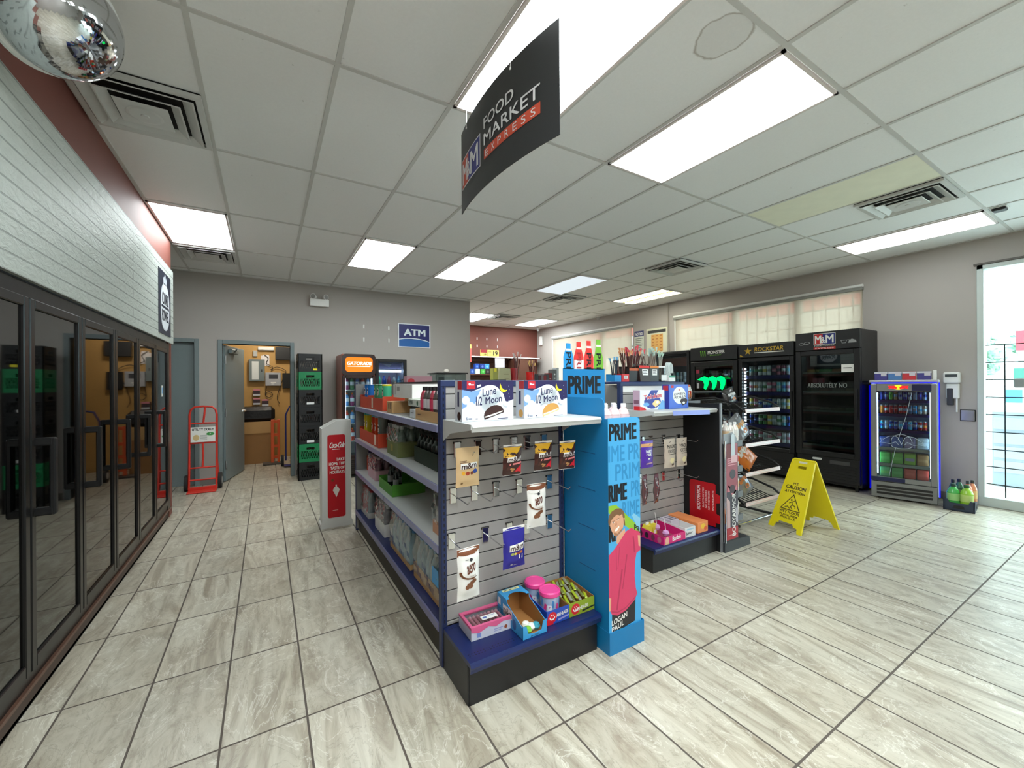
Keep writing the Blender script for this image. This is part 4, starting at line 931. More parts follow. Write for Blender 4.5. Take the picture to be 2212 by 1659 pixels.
def P_(g, sur, poly, m, d=.0006, n=5):
    """patch laid on the bulging bag: the polygon's edges are subdivided and fanned"""
    pts = []
    for i in range(len(poly)):
        a, b = poly[i], poly[(i+1) % len(poly)]
        pts += [(a[0]+(b[0]-a[0])*k/n, a[1]+(b[1]-a[1])*k/n) for k in range(n)]
    cx, cy = sum(p[0] for p in pts)/len(pts), sum(p[1] for p in pts)/len(pts); vs = [sur(cx, cy, d)]; fs = []
    R = 3
    for r in range(1, R+1): vs += [sur(cx+(p[0]-cx)*r/R, cy+(p[1]-cy)*r/R, d) for p in pts]
    n = len(pts)
    for i in range(n): fs.append((0, 1+i, 1+(i+1) % n))
    for r in range(R-1):
        for i in range(n): fs.append((1+r*n+i, 1+(r+1)*n+i, 1+(r+1)*n+(i+1) % n, 1+r*n+(i+1) % n))
    g.add(vs, fs, m, True)
def T_(g, sur, s, a, b, w, h, m, d=.0014, bold=.028, rise=0): g.text(s, FRONT(0, 0, 0), a, b, w, h, m, (d+.0006)/DSC, bold, warp=lambda x, y, dd: sur(x, y, dd), rise=rise)
cBr, cWh, cRd = col(56, 28, 24, .35), col(232, 230, 226, .4), col(206, 34, 44, .35)
def blob(cx, cy, rx, ry, n=10): return [(cx+rx*math.cos(2*PI*i/n), cy+ry*math.sin(2*PI*i/n)) for i in range(n)]
def art_peanut(g, s, w, h):
    P_(g, s, [(.0, .0), (w, .0), (w, h*.93), (0, h*.93)], cBr, .0004)
    P_(g, s, [(0, h*.60), (0, h*.92), (w*.99, h*.92), (w*.55, h*.60)], col(224, 172, 30, .35), .0008)
    P_(g, s, [(w*.45, .008), (w*.99, .008), (w*.99, h*.36)], cRd, .0008)
    P_(g, s, [(0, h*.93), (w, h*.93), (w, h), (0, h)], cWh, .0006); P_(g, s, [(0, 0), (w, 0), (w, h*.05), (0, h*.05)], cWh, .0009)
    P_(g, s, [(w*.18, h*.44), (w*.97, h*.48), (w*.97, h*.62), (w*.18, h*.60)], cWh, .0011)
    T_(g, s, 'm&m', w*.22, h*.45, w*.72, h*.15, cBr, .0016); P_(g, s, [(w*.3, h*.33), (w, h*.38), (w, h*.44), (w*.3, h*.39)], col(226, 130, 130), .0011)
    for a, b in ((.4, .22), (.52, .2), (.46, .15)): P_(g, s, blob(w*a, h*b, w*.07, h*.035), col(176, 128, 80), .0014, 1)
def art_tan(g, s, w, h):
    P_(g, s, [(w*.14, h*.46), (w*.88, h*.5), (w*.88, h*.62), (w*.14, h*.60)], cWh, .0008); T_(g, s, 'm&m', w*.17, h*.46, w*.66, h*.14, cBr, .0012, rise=.006)
    P_(g, s, [(w*.12, h*.62), (w*.5, h*.63), (w*.5, h*.645), (w*.12, h*.635)], col(110, 76, 50), .0008); P_(g, s, [(w*.12, h*.655), (w*.4, h*.66), (w*.4, h*.675), (w*.12, h*.67)], col(110, 76, 50), .0008)
    for a, b, c, rx in ((.25, .36, (220, 160, 40), .07), (.42, .35, (160, 60, 36), .09), (.6, .36, (120, 60, 40), .07)): P_(g, s, blob(w*a, h*b, w*rx, h*.05), col(*c), .001, 1)
    P_(g, s, blob(w*.74, h*.40, w*.1, h*.06), col(40, 70, 150), .0012, 1); P_(g, s, blob(w*.22, h*.1, w*.05, h*.03), col(140, 110, 70), .001, 1)
def art_aero(g, s, w, h):
    P_(g, s, [(0, h*.86), (w, h*.86), (w, h*.985), (0, h*.985)], col(120, 70, 44, .35), .0004); P_(g, s, [(w*.1, h*.80), (w*.9, h*.80), (w*.96, h*.88), (w*.5, h*.84), (w*.04, h*.88)], cWh, .0008)
    P_(g, s, blob(w*.55, h*.77, w*.07, h*.035), col(40, 42, 46), .001, 1); P_(g, s, [(w*.3, h*.772), (w*.45, h*.775), (w*.45, h*.785), (w*.3, h*.78)], col(60, 60, 64), .001)
    T_(g, s, 'aero', w*.32, h*.52, w*.42, h*.15, col(98, 52, 34), .0014, rise=.01); T_(g, s, 'mini', w*.4, h*.46, w*.3, h*.045, col(150, 130, 110), .0014); P_(g, s, [(w*.36, h*.43), (w*.76, h*.445), (w*.76, h*.455), (w*.36, h*.44)], col(60, 40, 30), .0012)
    R = random.Random(3)
    for i in range(16):
        q = .3+i*.13; P_(g, s, blob(w*(.5+.42*math.cos(q+PI*.9)), h*(.56+.13*math.sin(q+PI*.9)), w*.05, h*.018, 7), col(110, 66, 36), .0012, 1)
    for a, b in ((.42, .3), (.55, .34), (.5, .27), (.64, .37), (.36, .27)): P_(g, s, blob(w*a, h*b, w*.11, h*.045), col(120, 76, 50), .0014, 1)
    P_(g, s, [(w*.1, h*.035), (w*.5, h*.04), (w*.5, h*.05), (w*.1, h*.045)], col(130, 130, 130), .0008)
def art_navy(g, s, w, h):
    P_(g, s, [(0, h*.93), (w, h*.93), (w, h), (0, h)], cWh, .0004); P_(g, s, [(w*.22, h*.42), (w*.92, h*.46), (w*.92, h*.6), (w*.22, h*.58)], cWh, .0008)
    T_(g, s, 'm&m', w*.25, h*.44, w*.64, h*.13, cBr, .0014, rise=.006)
    for a, b, c, r in ((.35, .36, (150, 160, 90), .09), (.48, .36, (220, 200, 80), .05), (.62, .37, (150, 70, 50), .09), (.74, .39, (190, 110, 60), .08)): P_(g, s, blob(w*a, h*b, w*r, h*.035), col(*c), .0012, 1)
    for a in (.66, .8): P_(g, s, [(w*a, h*.22), (w*(a+.05), h*.22), (w*(a+.03), h*.33), (w*a, h*.33)], cWh, .001)
    P_(g, s, [(w*.3, h*.05), (w*.4, h*.05), (w*.4, h*.12), (w*.3, h*.12)], col(190, 190, 200), .001); P_(g, s, [(w*.45, h*.05), (w*.62, h*.05), (w*.62, h*.085), (w*.45, h*.085)], col(190, 190, 200), .001)
Gp = 'hanging sweet bags on the end cap hooks'
pouch('candy_pouch', 'tan stand-up sweet pouch on the hook beside the blue upright, top row', .815, 1.765, 1.115, .125, .185, mat('tan_pouch', (206, 176, 132), .45), art_tan, Gp, .04, True, .022)
for x, z, lb in ((1.042, 1.113, 'yellow and red sweet bag, middle of the top hook row'), (1.228, 1.117, 'yellow and red sweet bag, second in from the blue drink display'), (1.386, 1.106, 'yellow and red sweet bag half in front of the blue drink display side')):
    pouch('candy_bag', lb, x, 1.73, z, .105, .15, mat('brown_bag', (72, 36, 30), .3, coat=.3), art_peanut, Gp, -.04, False, .016, .06)
pouch('candy_pouch', 'white and brown bubble chocolate pouch hanging in the second hook row', 1.196, 1.75, .898, .115, .225, mat('white_pouch', (228, 228, 224), .35), art_aero, Gp, -.05, True, .022)
pouch('candy_pouch', 'dark blue sweet pouch hanging in the third hook row', 1.058, 1.75, .702, .128, .205, mat('deep_blue_pouch', (40, 36, 140), .35), art_navy, Gp, 0., True, .022)
pouch('candy_pouch', 'white and brown bubble chocolate pouch hanging low beside the blue upright', .79, 1.71, .668, .12, .235, mat('white_pouch', (228, 228, 224), .35), art_aero, Gp, .12, True, .026)

# sweets on the navy base shelf
ZB = .2
t = thing('candy_case', 'clear-topped case of pink candy sticks on the navy base shelf', 'sweets box', (.823, 1.753, ZB), -.02)
g = G(); w, d, h = .225, .15, .062; cg = col(196, 200, 214, .35)
for a, b in (((0, 0, 0), (w, .003, h)), ((0, d-.003, 0), (w, d, h)), ((0, .003, 0), (.003, d-.003, h)), ((w-.003, .003, 0), (w, d-.003, h)), ((.001, .001, .0005), (w-.001, d-.001, .004))): g.box(a, b, cg)
pk = mat('pink_card', (214, 96, 140), .4)
for a, b in (((0, 0, h-.012), (w, .012, h)), ((0, d-.016, h-.012), (w, d, h)), ((0, .0131, h-.012), (.012, d-.0171, h)), ((w-.012, .0131, h-.012), (w, d-.0171, h))): g.box((a[0]-.0005, a[1]-.0005, a[2]), (b[0]+.0005, b[1]+.0005, b[2]+.0005), pk)
fr = Fr((0, -.001, 0), (1, 0, 0), (0, 0, 1)); g.flat([(.0, .062), (w, .062), (w, .045), (.17, .05), (.13, .035), (.09, .047), (.04, .03), (0, .04)], fr, pk, .0006); g.disc(fr, .185, .02, .009, col(150, 80, 50)); g.rect(fr, .12, .022, .05, .004, col(140, 150, 200)); g.rect(fr, .12, .013, .04, .003, col(140, 150, 200)); g.rect(fr, .03, .01, .02, .02, col(120, 140, 200)); g.build('case_body', t)
for i in range(9):
    g = G(); g.box((.02+i*.0212, .022, .02), (.034+i*.0212, .118, .038), mat('pink_stick', (222, 130, 150), .4), .003); g.box((.018+i*.0212, .118, .02), (.036+i*.0212, .135, .042), mat('pale_pink_wrap', (232, 168, 180), .35), .006); g.build('candy_stick', t)
g = G(); g.box((.01, .01, h-.005), (w-.01, d-.014, h-.004), M_FILM); g.rect(Fr((0, 0, h-.004), (1, 0, 0), (0, 1, 0)), .08, .04, .085, .035, M_WHITE); g.rect(Fr((0, 0, h-.003), (1, 0, 0), (0, 1, 0)), .088, .05, .02, .014, col(90, 110, 180), .001); g.rect(Fr((0, 0, h-.003), (1, 0, 0), (0, 1, 0)), .118, .062, .035, .004, col(140, 150, 200), .001); g.build('lid', t)

g = G(); w, d = .137, .25; cb = mat('sky_blue_card', (58, 150, 206), .42, var=.03); kr = mat('inner_kraft', (156, 108, 58), .7)
g.box((.001, .001, .0005), (w-.001, d-.001, .003), kr)
side = [(.0005, .0005), (d-.0035, .0005), (d-.0035, .1215), (d*.62, .1215), (d*.60, .105), (.0+.01, .055), (.0005, .057)]
for x in (0, w-.003): g.prism(side, Fr((x, 0, 0), (0, 1, 0), (0, 0, 1)), 0, .003, cb)
for x in (.003, w-.0036): g.prism([(q[0], max(0, q[1]-.001)) for q in side], Fr((x, 0, 0), (0, 1, 0), (0, 0, 1)), 0, .0006, kr)
g.box((0, d-.003, 0), (w, d, .125), cb); g.box((.003, d-.0036, 0), (w-.003, d-.003, .124), kr)
N = 10; arc = [(w/2+.052*math.cos(PI-PI*i/N), d-.055-.0+.045*math.sin(PI-PI*i/N)-.04) for i in range(N+1)]
top = Fr((0, 0, .125), (1, 0, 0), (0, 1, 0))
g.prism([(0, d*.62)]+[(w/2-.052, d*.62)]+arc+[(w/2+.052, d*.62), (w, d*.62), (w, d), (0, d)], top, -.003, 0, cb); g.rect(top, .02, d-.028, .1, .02, col(226, 226, 168), .0008)
[g.rect(top, .03+.03*k, d-.022, .014, .007, col(110, 110, 80), .0014) for k in range(3)]
fr = Fr((0, -.0, 0), (1, 0, 0), (0, 0, 1)); g.prism([(0, 0), (w, 0), (w, .062), (w-.02, .058), (w-.03, .02), (w/2, .014), (.03, .02), (.02, .058), (0, .062)], fr, -.003, 0, cb); g.text('mini', fr, .045, .003, .045, .009, cBr, .001)
fs = Fr((-.0002, d, 0), (0, -1, 0), (0, 0, 1)); g.rect(fs, .06, .045, .09, .045, cWh, .0006); g.text('m&m', fs, .064, .049, .082, .036, cBr, .0012); g.disc(fs, .17, .035, .018, col(40, 90, 150), .0008, .025); g.rect(fs, .012, .07, .022, .035, M_WHITE, .0008)
o = tag(g.build('candy_carton', loc=(1.036, 1.634, ZB), rz=0), 'open sky-blue sweet carton with a cut-away front on the base shelf', 'sweets box')
for i, (x, y, c) in enumerate(((.045, .03, (120, 180, 60)), (.075, .045, (230, 236, 230)), (.1, .04, (60, 150, 170)), (.06, .07, (236, 236, 226)))):
    g = G(); g.lathe([(.001, .0), (.016, .006), (.022, .018), (.016, .03), (.001, .036)], mat('egg_%d' % c[0], c, .3), seg=12)
    tag(g.build('wrapped_sweet', loc=(1.036+x, 1.634+y, ZB+.004)), ['green sweet in the open sky-blue carton', 'white sweet behind the green one in the blue carton', 'teal sweet in the corner of the blue carton', 'cream sweet at the back of the blue carton'][i], 'sweet')
def airheads(x, w, c, c2, label, lb2):
    t = thing('candy_carton', label, 'sweets box', (x, 1.668, ZB), -.02); g = G(); d, h = .24, .07; m = mat('airbox_%d' % c[0], c, .4); kr = mat('inner_kraft', (156, 108, 58), .7)
    g.box((.001, .001, .0005), (w-.001, d-.001, .003), kr); g.box((0, 0, 0), (w, .003, h), m); g.box((0, d-.003, 0), (w, d, h+.01), kr)
    for xx in (0, w-.003): g.prism([(.0031, 0), (d-.0031, 0), (d-.0031, h+.01), (.0031, h)], Fr((xx, 0, 0), (0, 1, 0), (0, 0, 1)), 0, .003, kr if xx else m)
    fr = Fr((0, -.0005, 0), (1, 0, 0), (0, 0, 1)); rd = col(206, 30, 44, .35)
    g.disc(fr, w*.24, .034, .028, rd, .0006); g.flat([(0, 0), (w*.3, 0), (w*.22, .022), (0, .03)], fr, rd if c[2] > 120 else m, .0005)
    g.flat([(w*.24+.018*math.cos(q), .036+.016*math.sin(q)) for q in [PI+PI*i/6 for i in range(7)]]+[(w*.24+.013*math.cos(q), .038+.011*math.sin(q)) for q in [2*PI-PI*i/6 for i in range(7)]], fr, cWh, .001)
    for s in (-1, 1): g.disc(fr, w*.24+s*.006, .045, .003, cWh, .001)
    g.text('AIRHEADS', fr, w*.42 if c[2] > 120 else w*.2, .028 if c[2] > 120 else .02, w*.53 if c[2] > 120 else w*.55, .018, cWh, .0012, .028, rise=.008)
    if c2: g.flat([(w*.5, .008), (w, .018), (w, .026), (w*.5, .018)], fr, col(*c2), .0008)
    g.build('carton_body', t); return t
airheads(1.198, .14, (40, 76, 170), (150, 150, 210), 'blue candy carton with a red smiling balloon, holding two tubs', '')
t = airheads(1.342, .168, (138, 160, 40), (30, 40, 30), 'lime green candy carton filled with wrapped bars beside the blue display', '')
R = random.Random(5)
for i in range(3):
    for j in range(7):
        g = G(); c = [(170, 186, 40), (150, 150, 132), (120, 128, 60)][(i+j) % 3]
        g.T = Matrix.Translation((.018+j*.02, .03+i*.07, .05+.012*(j % 2)+.004*i)) @ Matrix.Rotation(-.5+.2*R.random(), 4, 'Z')
        g.box((-.008, 0, 0), (.008, .085, .008), mat('bar_wrap_%d' % c[0], c, .3), .003); g.build('candy_bar', t)
def tub(x, y, label):
    t = thing('candy_tub', label, 'tub', (x, y, ZB+.004), group='pink-lidded tubs on the base shelf')
    g = G(); g.lathe([(.042, 0), (.048, .01), (.052, .115)], mat('tub_plastic', (170, 186, 214), .25, coat=.4), seg=28)
    for i, (q, z, c) in enumerate(((3.6, .06, (220, 60, 130)), (4.4, .075, (70, 130, 190)), (4.1, .045, (190, 60, 140)), (4.9, .06, (220, 70, 140)), (5.3, .08, (80, 140, 200)), (3.2, .08, (80, 140, 200)))):
        r = .0515; g.add([(r*math.cos(q+a), r*math.sin(q+a), z+b) for a, b in ((-.18, -.015), (.1, -.02), (.2, .012), (-.02, .02))], [(0, 1, 2, 3)], col(*c))
    r = .052; g.add([(r*math.cos(4.2+a), r*math.sin(4.2+a), b) for a, b in ((-.35, .035), (-.1, .03), (.1, .03), (.1, .07), (-.35, .07))], [(0, 1, 2, 3, 4)], col(226, 230, 236))
    g.build('tub_body', t); g = G(); g.lathe([(.055, .108), (.057, .112), (.057, .128), (.052, .134), (.046, .134), (.044, .131), (.001, .131)], mat('hot_pink_lid', (236, 74, 152), .3), seg=32); g.build('lid', t)
tub(1.272, 1.745, 'pink-lidded candy tub in front, overlapping its twin on the base shelf')
tub(1.258, 1.862, 'pink-lidded candy tub standing behind its twin against the slatwall')

# ---------------------------------------------------------------- blue drink display stand
t = thing('drink_display', 'tall sky-blue cardboard drink stand printed with a man in a pink hoodie', 'display stand', (0, 0, 0))
cb2 = mat('display_blue_card', (14, 120, 178), .45, var=.03); cb3 = mat('display_front_print', (70, 164, 218), .42, var=.03)
x0, x1, y0, y1 = 1.518, 1.754, 1.562, 1.93
g = G(); g.box((x0, y0+.002, .02), (x0+.004, y1, 1.225), cb2); g.box((x1-.004, y0+.002, .02), (x1, y1, 1.225), cb2); g.box((x0, y1-.004, .02), (x1, y1, 1.25), cb2); g.box((x0+.004, y0+.01, 1.13), (x1-.004, y1-.004, 1.135), cb2)
g.prism([(1.93, 1.2)]+[(1.590+.03*(1-math.sin(q)), 1.305+.03*math.cos(q)) for q in [PI/2*k/4 for k in range(5)]][::-1][:0]+[(1.93, 1.335), (1.62, 1.335), (1.60, 1.328), (1.59, 1.31), (1.59, 1.2)], Fr((x0, 0, 0), (0, 1, 0), (0, 0, 1)), -.001, .004, cb2)
for z in (.4, .62, .83, 1.03): g.box((x0-.0008, 1.66, z), (x0, 1.80, z+.004), col(10, 80, 130))
g.build('display_body', t)
g = G(); g.prism([(x0, .10), (x1, .10), (x1, 1.212), (x1-.02, 1.228), (x0, 1.23)], Fr((0, y0, 0), (1, 0, 0), (0, 0, 1)), -.003, 0, cb3)
fr = Fr((x0, y0, 0), (1, 0, 0), (0, 0, 1)); W_ = x1-x0; ink = col(14, 18, 26, .4); ol = col(44, 134, 190, .42)
g.text('PRIME', fr, .006, 1.11, .205, .088, ink, .0006, .05)
g.text('IME PR', fr, .002, 1.0, .232, .085, ol, .0004); g.text('PRIM', fr, .05, .9, .184, .085, ol, .0004); g.text('RIME', fr, .0, .792, .135, .09, ink, .0006, .05)
g.text('PR', fr, .165, .80, .068, .085, ol, .0004); g.text('RIME', fr, .1, .70, .13, .08, ol, .0004); g.text('RI', fr, .0, .585, .05, .09, ink, .0006, .05)
def pp(u, v): return ((u-150)*.00067, .820-v*.0005)
lime = col(140, 186, 50, .45)
g.flat([pp(150, 90), pp(230, 90), pp(500, 400), pp(500, 500), pp(150, 160)], fr, lime, .0008)
g.flat([pp(405, 240), pp(430, 225), pp(500, 290), pp(500, 440), pp(470, 400)], fr, col(130, 190, 220), .001); g.text('PRI', fr, *pp(430, 400), .05, .03, ink, .0014, .028, rise=-.03)
hoodie = mat('print_pink_hoodie', (206, 60, 100), .45, var=.10, scale=8); hd2 = col(176, 44, 84, .45); skin = col(214, 160, 128, .45); hair = col(122, 88, 58, .45)
sh = [pp(*q) for q in ((150, 600), (215, 545), (245, 510), (330, 400), (400, 372), (440, 410), (500, 440), (500, 640), (455, 660), (440, 740), (432, 900), (445, 1040), (462, 1100), (430, 1160), (330, 1235), (240, 1255), (180, 1225), (160, 1180), (150, 1180))]
g.flat([pp(180, 1180), pp(440, 1140), pp(432, 1385), pp(180, 1432)], fr, col(34, 34, 38, .5), .0012)
g.flat(sh, fr, hoodie, .0015)
for a in (((285, 780), (300, 790), (240, 1200), (225, 1190)), ((340, 640), (352, 650), (300, 1000), (292, 990)), ((410, 470), (425, 470), (445, 640), (425, 650)), ((225, 560), (232, 560), (235, 780), (228, 780)), ((262, 540), (268, 540), (250, 770), (243, 770)), ((175, 1185), (240, 1215), (330, 1200), (440, 1120), (445, 1135), (330, 1212), (240, 1228), (178, 1200))): g.flat([pp(*q) for q in a], fr, hd2, .0018)
g.flat([pp(*q) for q in ((235, 430), (325, 360), (330, 405), (250, 505), (232, 500))], fr, skin, .0017)
g.flat([pp(*q) for q in ((470, 470), (500, 480), (500, 600), (480, 590))], fr, skin, .0019)
g.flat([pp(*q) for q in ((150, 1040), (172, 1050), (168, 1180), (150, 1180))], fr, skin, .0016)
head = [pp(*q) for q in ((160, 255), (180, 200), (240, 170), (290, 190), (312, 240), (325, 250), (328, 285), (312, 300), (305, 350), (270, 400), (235, 425), (205, 405), (180, 350), (165, 300))]
g.flat(head, fr, skin, .0019)
g.flat([pp(*q) for q in ((145, 250), (155, 185), (185, 150), (235, 130), (285, 140), (315, 180), (325, 240), (318, 255), (305, 245), (295, 200), (270, 215), (240, 195), (205, 215), (180, 240), (170, 265), (162, 300), (152, 290))], fr, hair, .0022)
g.flat([pp(*q) for q in ((308, 262), (322, 262), (330, 330), (318, 330))], fr, hair, .002)
for u, v in ((200, 272), (248, 255)):
    g.disc(fr, *pp(u, v), .008, col(236, 226, 216), .0024, .0028, 8); g.disc(fr, *pp(u, v), .003, col(60, 60, 60), .0027, .003, 8); g.flat([pp(u-16, v-14), pp(u+16, v-20), pp(u+16, v-15), pp(u-16, v-9)], fr, col(104, 74, 50), .0024)
g.flat([pp(*q) for q in ((222, 290), (232, 262), (240, 300), (228, 312), (216, 308))], fr, col(196, 138, 108), .0022)
g.flat([pp(*q) for q in ((214, 350), (262, 318), (264, 335), (240, 365), (222, 368))], fr, col(238, 232, 226), .0024); g.flat([pp(*q) for q in ((205, 375), (245, 395), (300, 345), (298, 372), (268, 402), (235, 425), (208, 408))], fr, col(168, 118, 86), .0021)
g.text('LOGAN', fr, .018, .148, .112, .028, cWh, .0022, .028, rise=.02); g.text('PAUL', fr, .018, .112, .088, .028, cWh, .0022, .028, rise=.02)
g.flat([(.03, .102), (.085, .115), (.085, .12), (.03, .107)], fr, lime, .002)
g.build('front_print', t)
g = G(); bx = (1.516, 1.772, 1.556, 1.935)
for a, b in (((bx[0], bx[2], 0), (bx[1], bx[2]+.004, .118)), ((bx[0], bx[2]+.0041, 0), (bx[0]+.004, bx[3]-.0041, .118)), ((bx[1]-.004, bx[2]+.0041, 0), (bx[1], bx[3]-.0041, .118)), ((bx[0], bx[3]-.004, 0), (bx[1], bx[3], .118)), ((bx[0]+.001, bx[2]+.001, .001), (bx[1]-.001, bx[3]-.001, .015))): g.box(a, b, cb2)
g.build('base_tray', t)
g = G(); hx = 1.52; hw = .335; fh = Fr((hx, 1.934, 0), (1, 0, 0), (0, 0, 1)); g.prism([(0, 1.2), (hw, 1.2), (hw, 1.505), (0, 1.505)], fh, -.004, 0, cb2); g.text('PRIME', fh, .035, 1.348, .265, .112, ink, .001, .05)
g.build('header_card', t)
for i, (c, c2) in enumerate((((40, 140, 200), None), ((206, 50, 48), (224, 224, 224)), ((204, 52, 48), None), ((110, 170, 50), None))):
    g = G(); m = mat('cut_%d_%d' % (c[0], c[1]), c, .42); bx_ = .005+i*.0805; w = .074; top = 1.655+i*.011
    out = [(0, 1.5), (w, 1.5), (w, 1.575), (w*.86, 1.605), (w*.72, top-.03), (w*.72, top), (w*.28, top), (w*.28, top-.03), (w*.14, 1.605), (0, 1.575)]
    g.prism([(bx_+a, b) for a, b in out], fh, -.004, 0, m); g.rect(fh, bx_+w*.25, top-.045, w*.5, .012, cWh, .0008)
    if c2: g.rect(fh, bx_+.001, 1.501, w-.002, .055, col(*c2), .0006)
    # the name runs down the bottle
    f3 = Fr(fh.p(bx_+w*.24, 1.602, .0016), (0, 0, -1), (1, 0, 0)); g.text('PRI', f3, 0, 0, .098, w*.5, ink if not c2 else col(160, 40, 40), 0, .028); g.build('bottle_cutout', t)
for i, x in enumerate((1.565, 1.632, 1.70)):
    for j in range(2 if i else 2):
        bottle('drink_bottle', '%s pale pink bottle of the %s row on top of the blue display' % (['first', 'second', 'third'][i], ['front', 'rear'][j]), 'bottle', (x, 1.63+j*.075, 1.1355), .165, .033, (222, 190, 190), (236, 236, 236), (226, 200, 202), 'pale bottles in the blue display', 14)
g = G(); 

DSC = 1.
# curved black hanging sign
sx, sy0, sy1, zt, zb = 1.0, 2.225, 1.31, 2.885, 2.415
Ls = sy0-sy1
def sgn(a, b, d=0.):
    k = a/Ls; bulge = -.052*4*k*(1-k); dx = -.052*4*(1-2*k)/Ls; n = Vector((-1, -dx, 0)).normalized()
    return Vector((sx+.02*k+bulge, sy0-a, zb+b))+n*d
t = thing('hanging_sign', 'curved black market sign hanging from the ceiling above the gondola end', 'sign', (0, 0, 0)); hs = zt-zb
g = G(); mk = mat('black_sign_board', (40, 41, 42), .45, var=.03)
g.sheet(lambda u, v: sgn(u*Ls, v*hs, 0), 24, 1, mk); g.sheet(lambda u, v: sgn((1-u)*Ls, v*hs, -.004), 24, 1, mk)
for v in (0, hs): g.add([sgn(i/24*Ls, v, -q) for i in range(25) for q in (0, .004)], [(2*i, 2*i+1, 2*i+3, 2*i+2) for i in range(24)], mk)
for a in (0, Ls): g.add([sgn(a, 0, 0), sgn(a, 0, -.004), sgn(a, hs, -.004), sgn(a, hs, 0)], [(0, 1, 2, 3)], mk)
def srect(a, b, w, h, m, d): g.sheet(lambda u, v: sgn(a+u*w, b+v*h, d), 10, 1, m)
sr, sb, sw = col(190, 74, 50, .5), col(52, 56, 122, .5), col(214, 214, 214, .5)
srect(.03, .125, .30, .17, sw, .001); srect(.036, .131, .117, .158, sr, .0016); srect(.153, .131, .171, .158, sb, .0016)
wp = lambda x, y, d: sgn(x, y, d)
g.text('M', None, .045, .145, .095, .12, sw, .003, .02, warp=wp); g.text('&', None, .132, .15, .06, .085, sw, .0034, .01, warp=wp); g.text('M', None, .19, .145, .115, .12, sw, .003, .02, warp=wp)
srect(.375, .135, .44, .05, sr, .0016)
g.text('FOOD', None, .375, .288, .27, .055, sw, .003, .02, warp=wp); g.text('MARKET', None, .375, .205, .44, .058, sw, .003, .02, warp=wp)
for i, c in enumerate('EXPRESS'): g.text(c, None, .392+i*.061, .142, .03, .034, sw, .003, .012, warp=wp)
g.build('sign_board', t)
for a in (.12, .62):
    g = G(); p = sgn(a, hs-.03, 0); g.cyl(tuple(p), (p.x, p.y, CE-.006), .0015, M_WHITE, 6); g.cyl((p.x-.004, p.y, p.z), (p.x+.004, p.y, p.z), .006, M_WHITE, 8); g.build('hanging_wire', t)
# ================================================================ windows, blinds and the forecourt outside
M_ALW = mat('pale_window_frame', (196, 206, 202), .4, var=.03)
M_PANE = glass('window_glass', (236, 246, 244), .95, .01, .8, 1.45)
def shade_mat():
    m, t, p = newmat('translucent_roller_shade'); t.n.remove(p); out = t.n['Material Output']
    tc = t.add('ShaderNodeTexCoord'); nz = t.add('ShaderNodeTexNoise', {'Vector': tc.outputs['Object'], 'Scale': 2.5, 'Detail': 3.})
    cc = t.mix(nz.outputs[0], c4(lin((206, 194, 180))), c4(lin((216, 205, 192))))
    df = t.add('ShaderNodeBsdfDiffuse', {'Color': cc}); tl = t.add('ShaderNodeBsdfTranslucent', {'Color': cc}); tr = t.add('ShaderNodeBsdfTransparent', {'Color': (.95, .88, .82, 1)})
    a = t.add('ShaderNodeMixShader', {0: .5, 1: df.outputs[0], 2: tl.outputs[0]}); b = t.add('ShaderNodeMixShader', {0: .26, 1: a.outputs[0], 2: tr.outputs[0]})
    t.l.new(b.outputs[0], out.inputs[0]); return m
M_SHADE = shade_mat(); M_BARS = mat('window_security_bar', (30, 31, 33), .5)
def window(name, w, mull, shade_lb=None, bars=True):
    y0, y1, z0, z1 = w; g = G(); x = RIGHT_X+.06
    for a, b in (((y0, z0), (y0+.05, z1)), ((y1-.05, z0), (y1, z1)), ((y0+.05, z0), (y1-.05, z0+.05)), ((y0+.05, z1-.05), (y1-.05, z1))): g.box((x, a[0], a[1]), (x+.07, b[0], b[1]), M_ALW)
    for m in mull: g.box((x, m-.045, z0+.05), (x+.07, m+.045, z1-.05), M_ALW)
    o = struct(g, name)
    g = G(); g.box((x+.03, y0+.05, z0+.05), (x+.034, y1-.05, z1-.05), M_PANE); g.build('pane', o)
    if bars:
        g = G(); n = int((y1-y0)/.165)
        for k in range(1, n): g.box((x+.09, y0+(y1-y0)*k/n-.01, z0), (x+.1, y0+(y1-y0)*k/n+.01, z1), M_BARS)
        z = z1-.22
        while z > z0: g.box((x+.085, y0, z-.01), (x+.092, y1, z+.01), M_BARS); z -= .235
        g.build('security_bars', o)
    if shade_lb:
        t = thing('roller_shade', shade_lb, 'blind', (RIGHT_X-.004, 0, 0))
        g = G(); g.box((-.004, y0+.005, z0+.05), (-.002, y1-.01, z1-.04), M_SHADE); g.build('shade_fabric', t)
        g = G(); g.cyl((-.024, y0-.01, z1+.012), (-.024, y1+.02, z1+.012), .022, M_WHITE, 12); g.build('roller_tube', t)
        g = G(); g.box((-.045, y0-.01, z1-.045), (.0, y1+.02, z1-.01), mat('grey_cassette', (140, 140, 134), .5)); g.build('cassette', t); g = G(); g.box((-.008, y0+.005, z0+.02), (.0, y1-.005, z0+.05), M_WHITE); g.build('bottom_rail', t)
        g = G(); g.box((-.012, y1-.008, z0+.05), (.0, y1+.012, z1-.04), M_WHITE); g.build('side_channel', t)
    return o
window('window_1', WA, (3.14, 4.13), 'long translucent roller blind in the window above the tall black coolers')
window('window_2', WB, (7.4, 8.4), 'translucent roller blind in the window behind the blue bottle cut-outs')
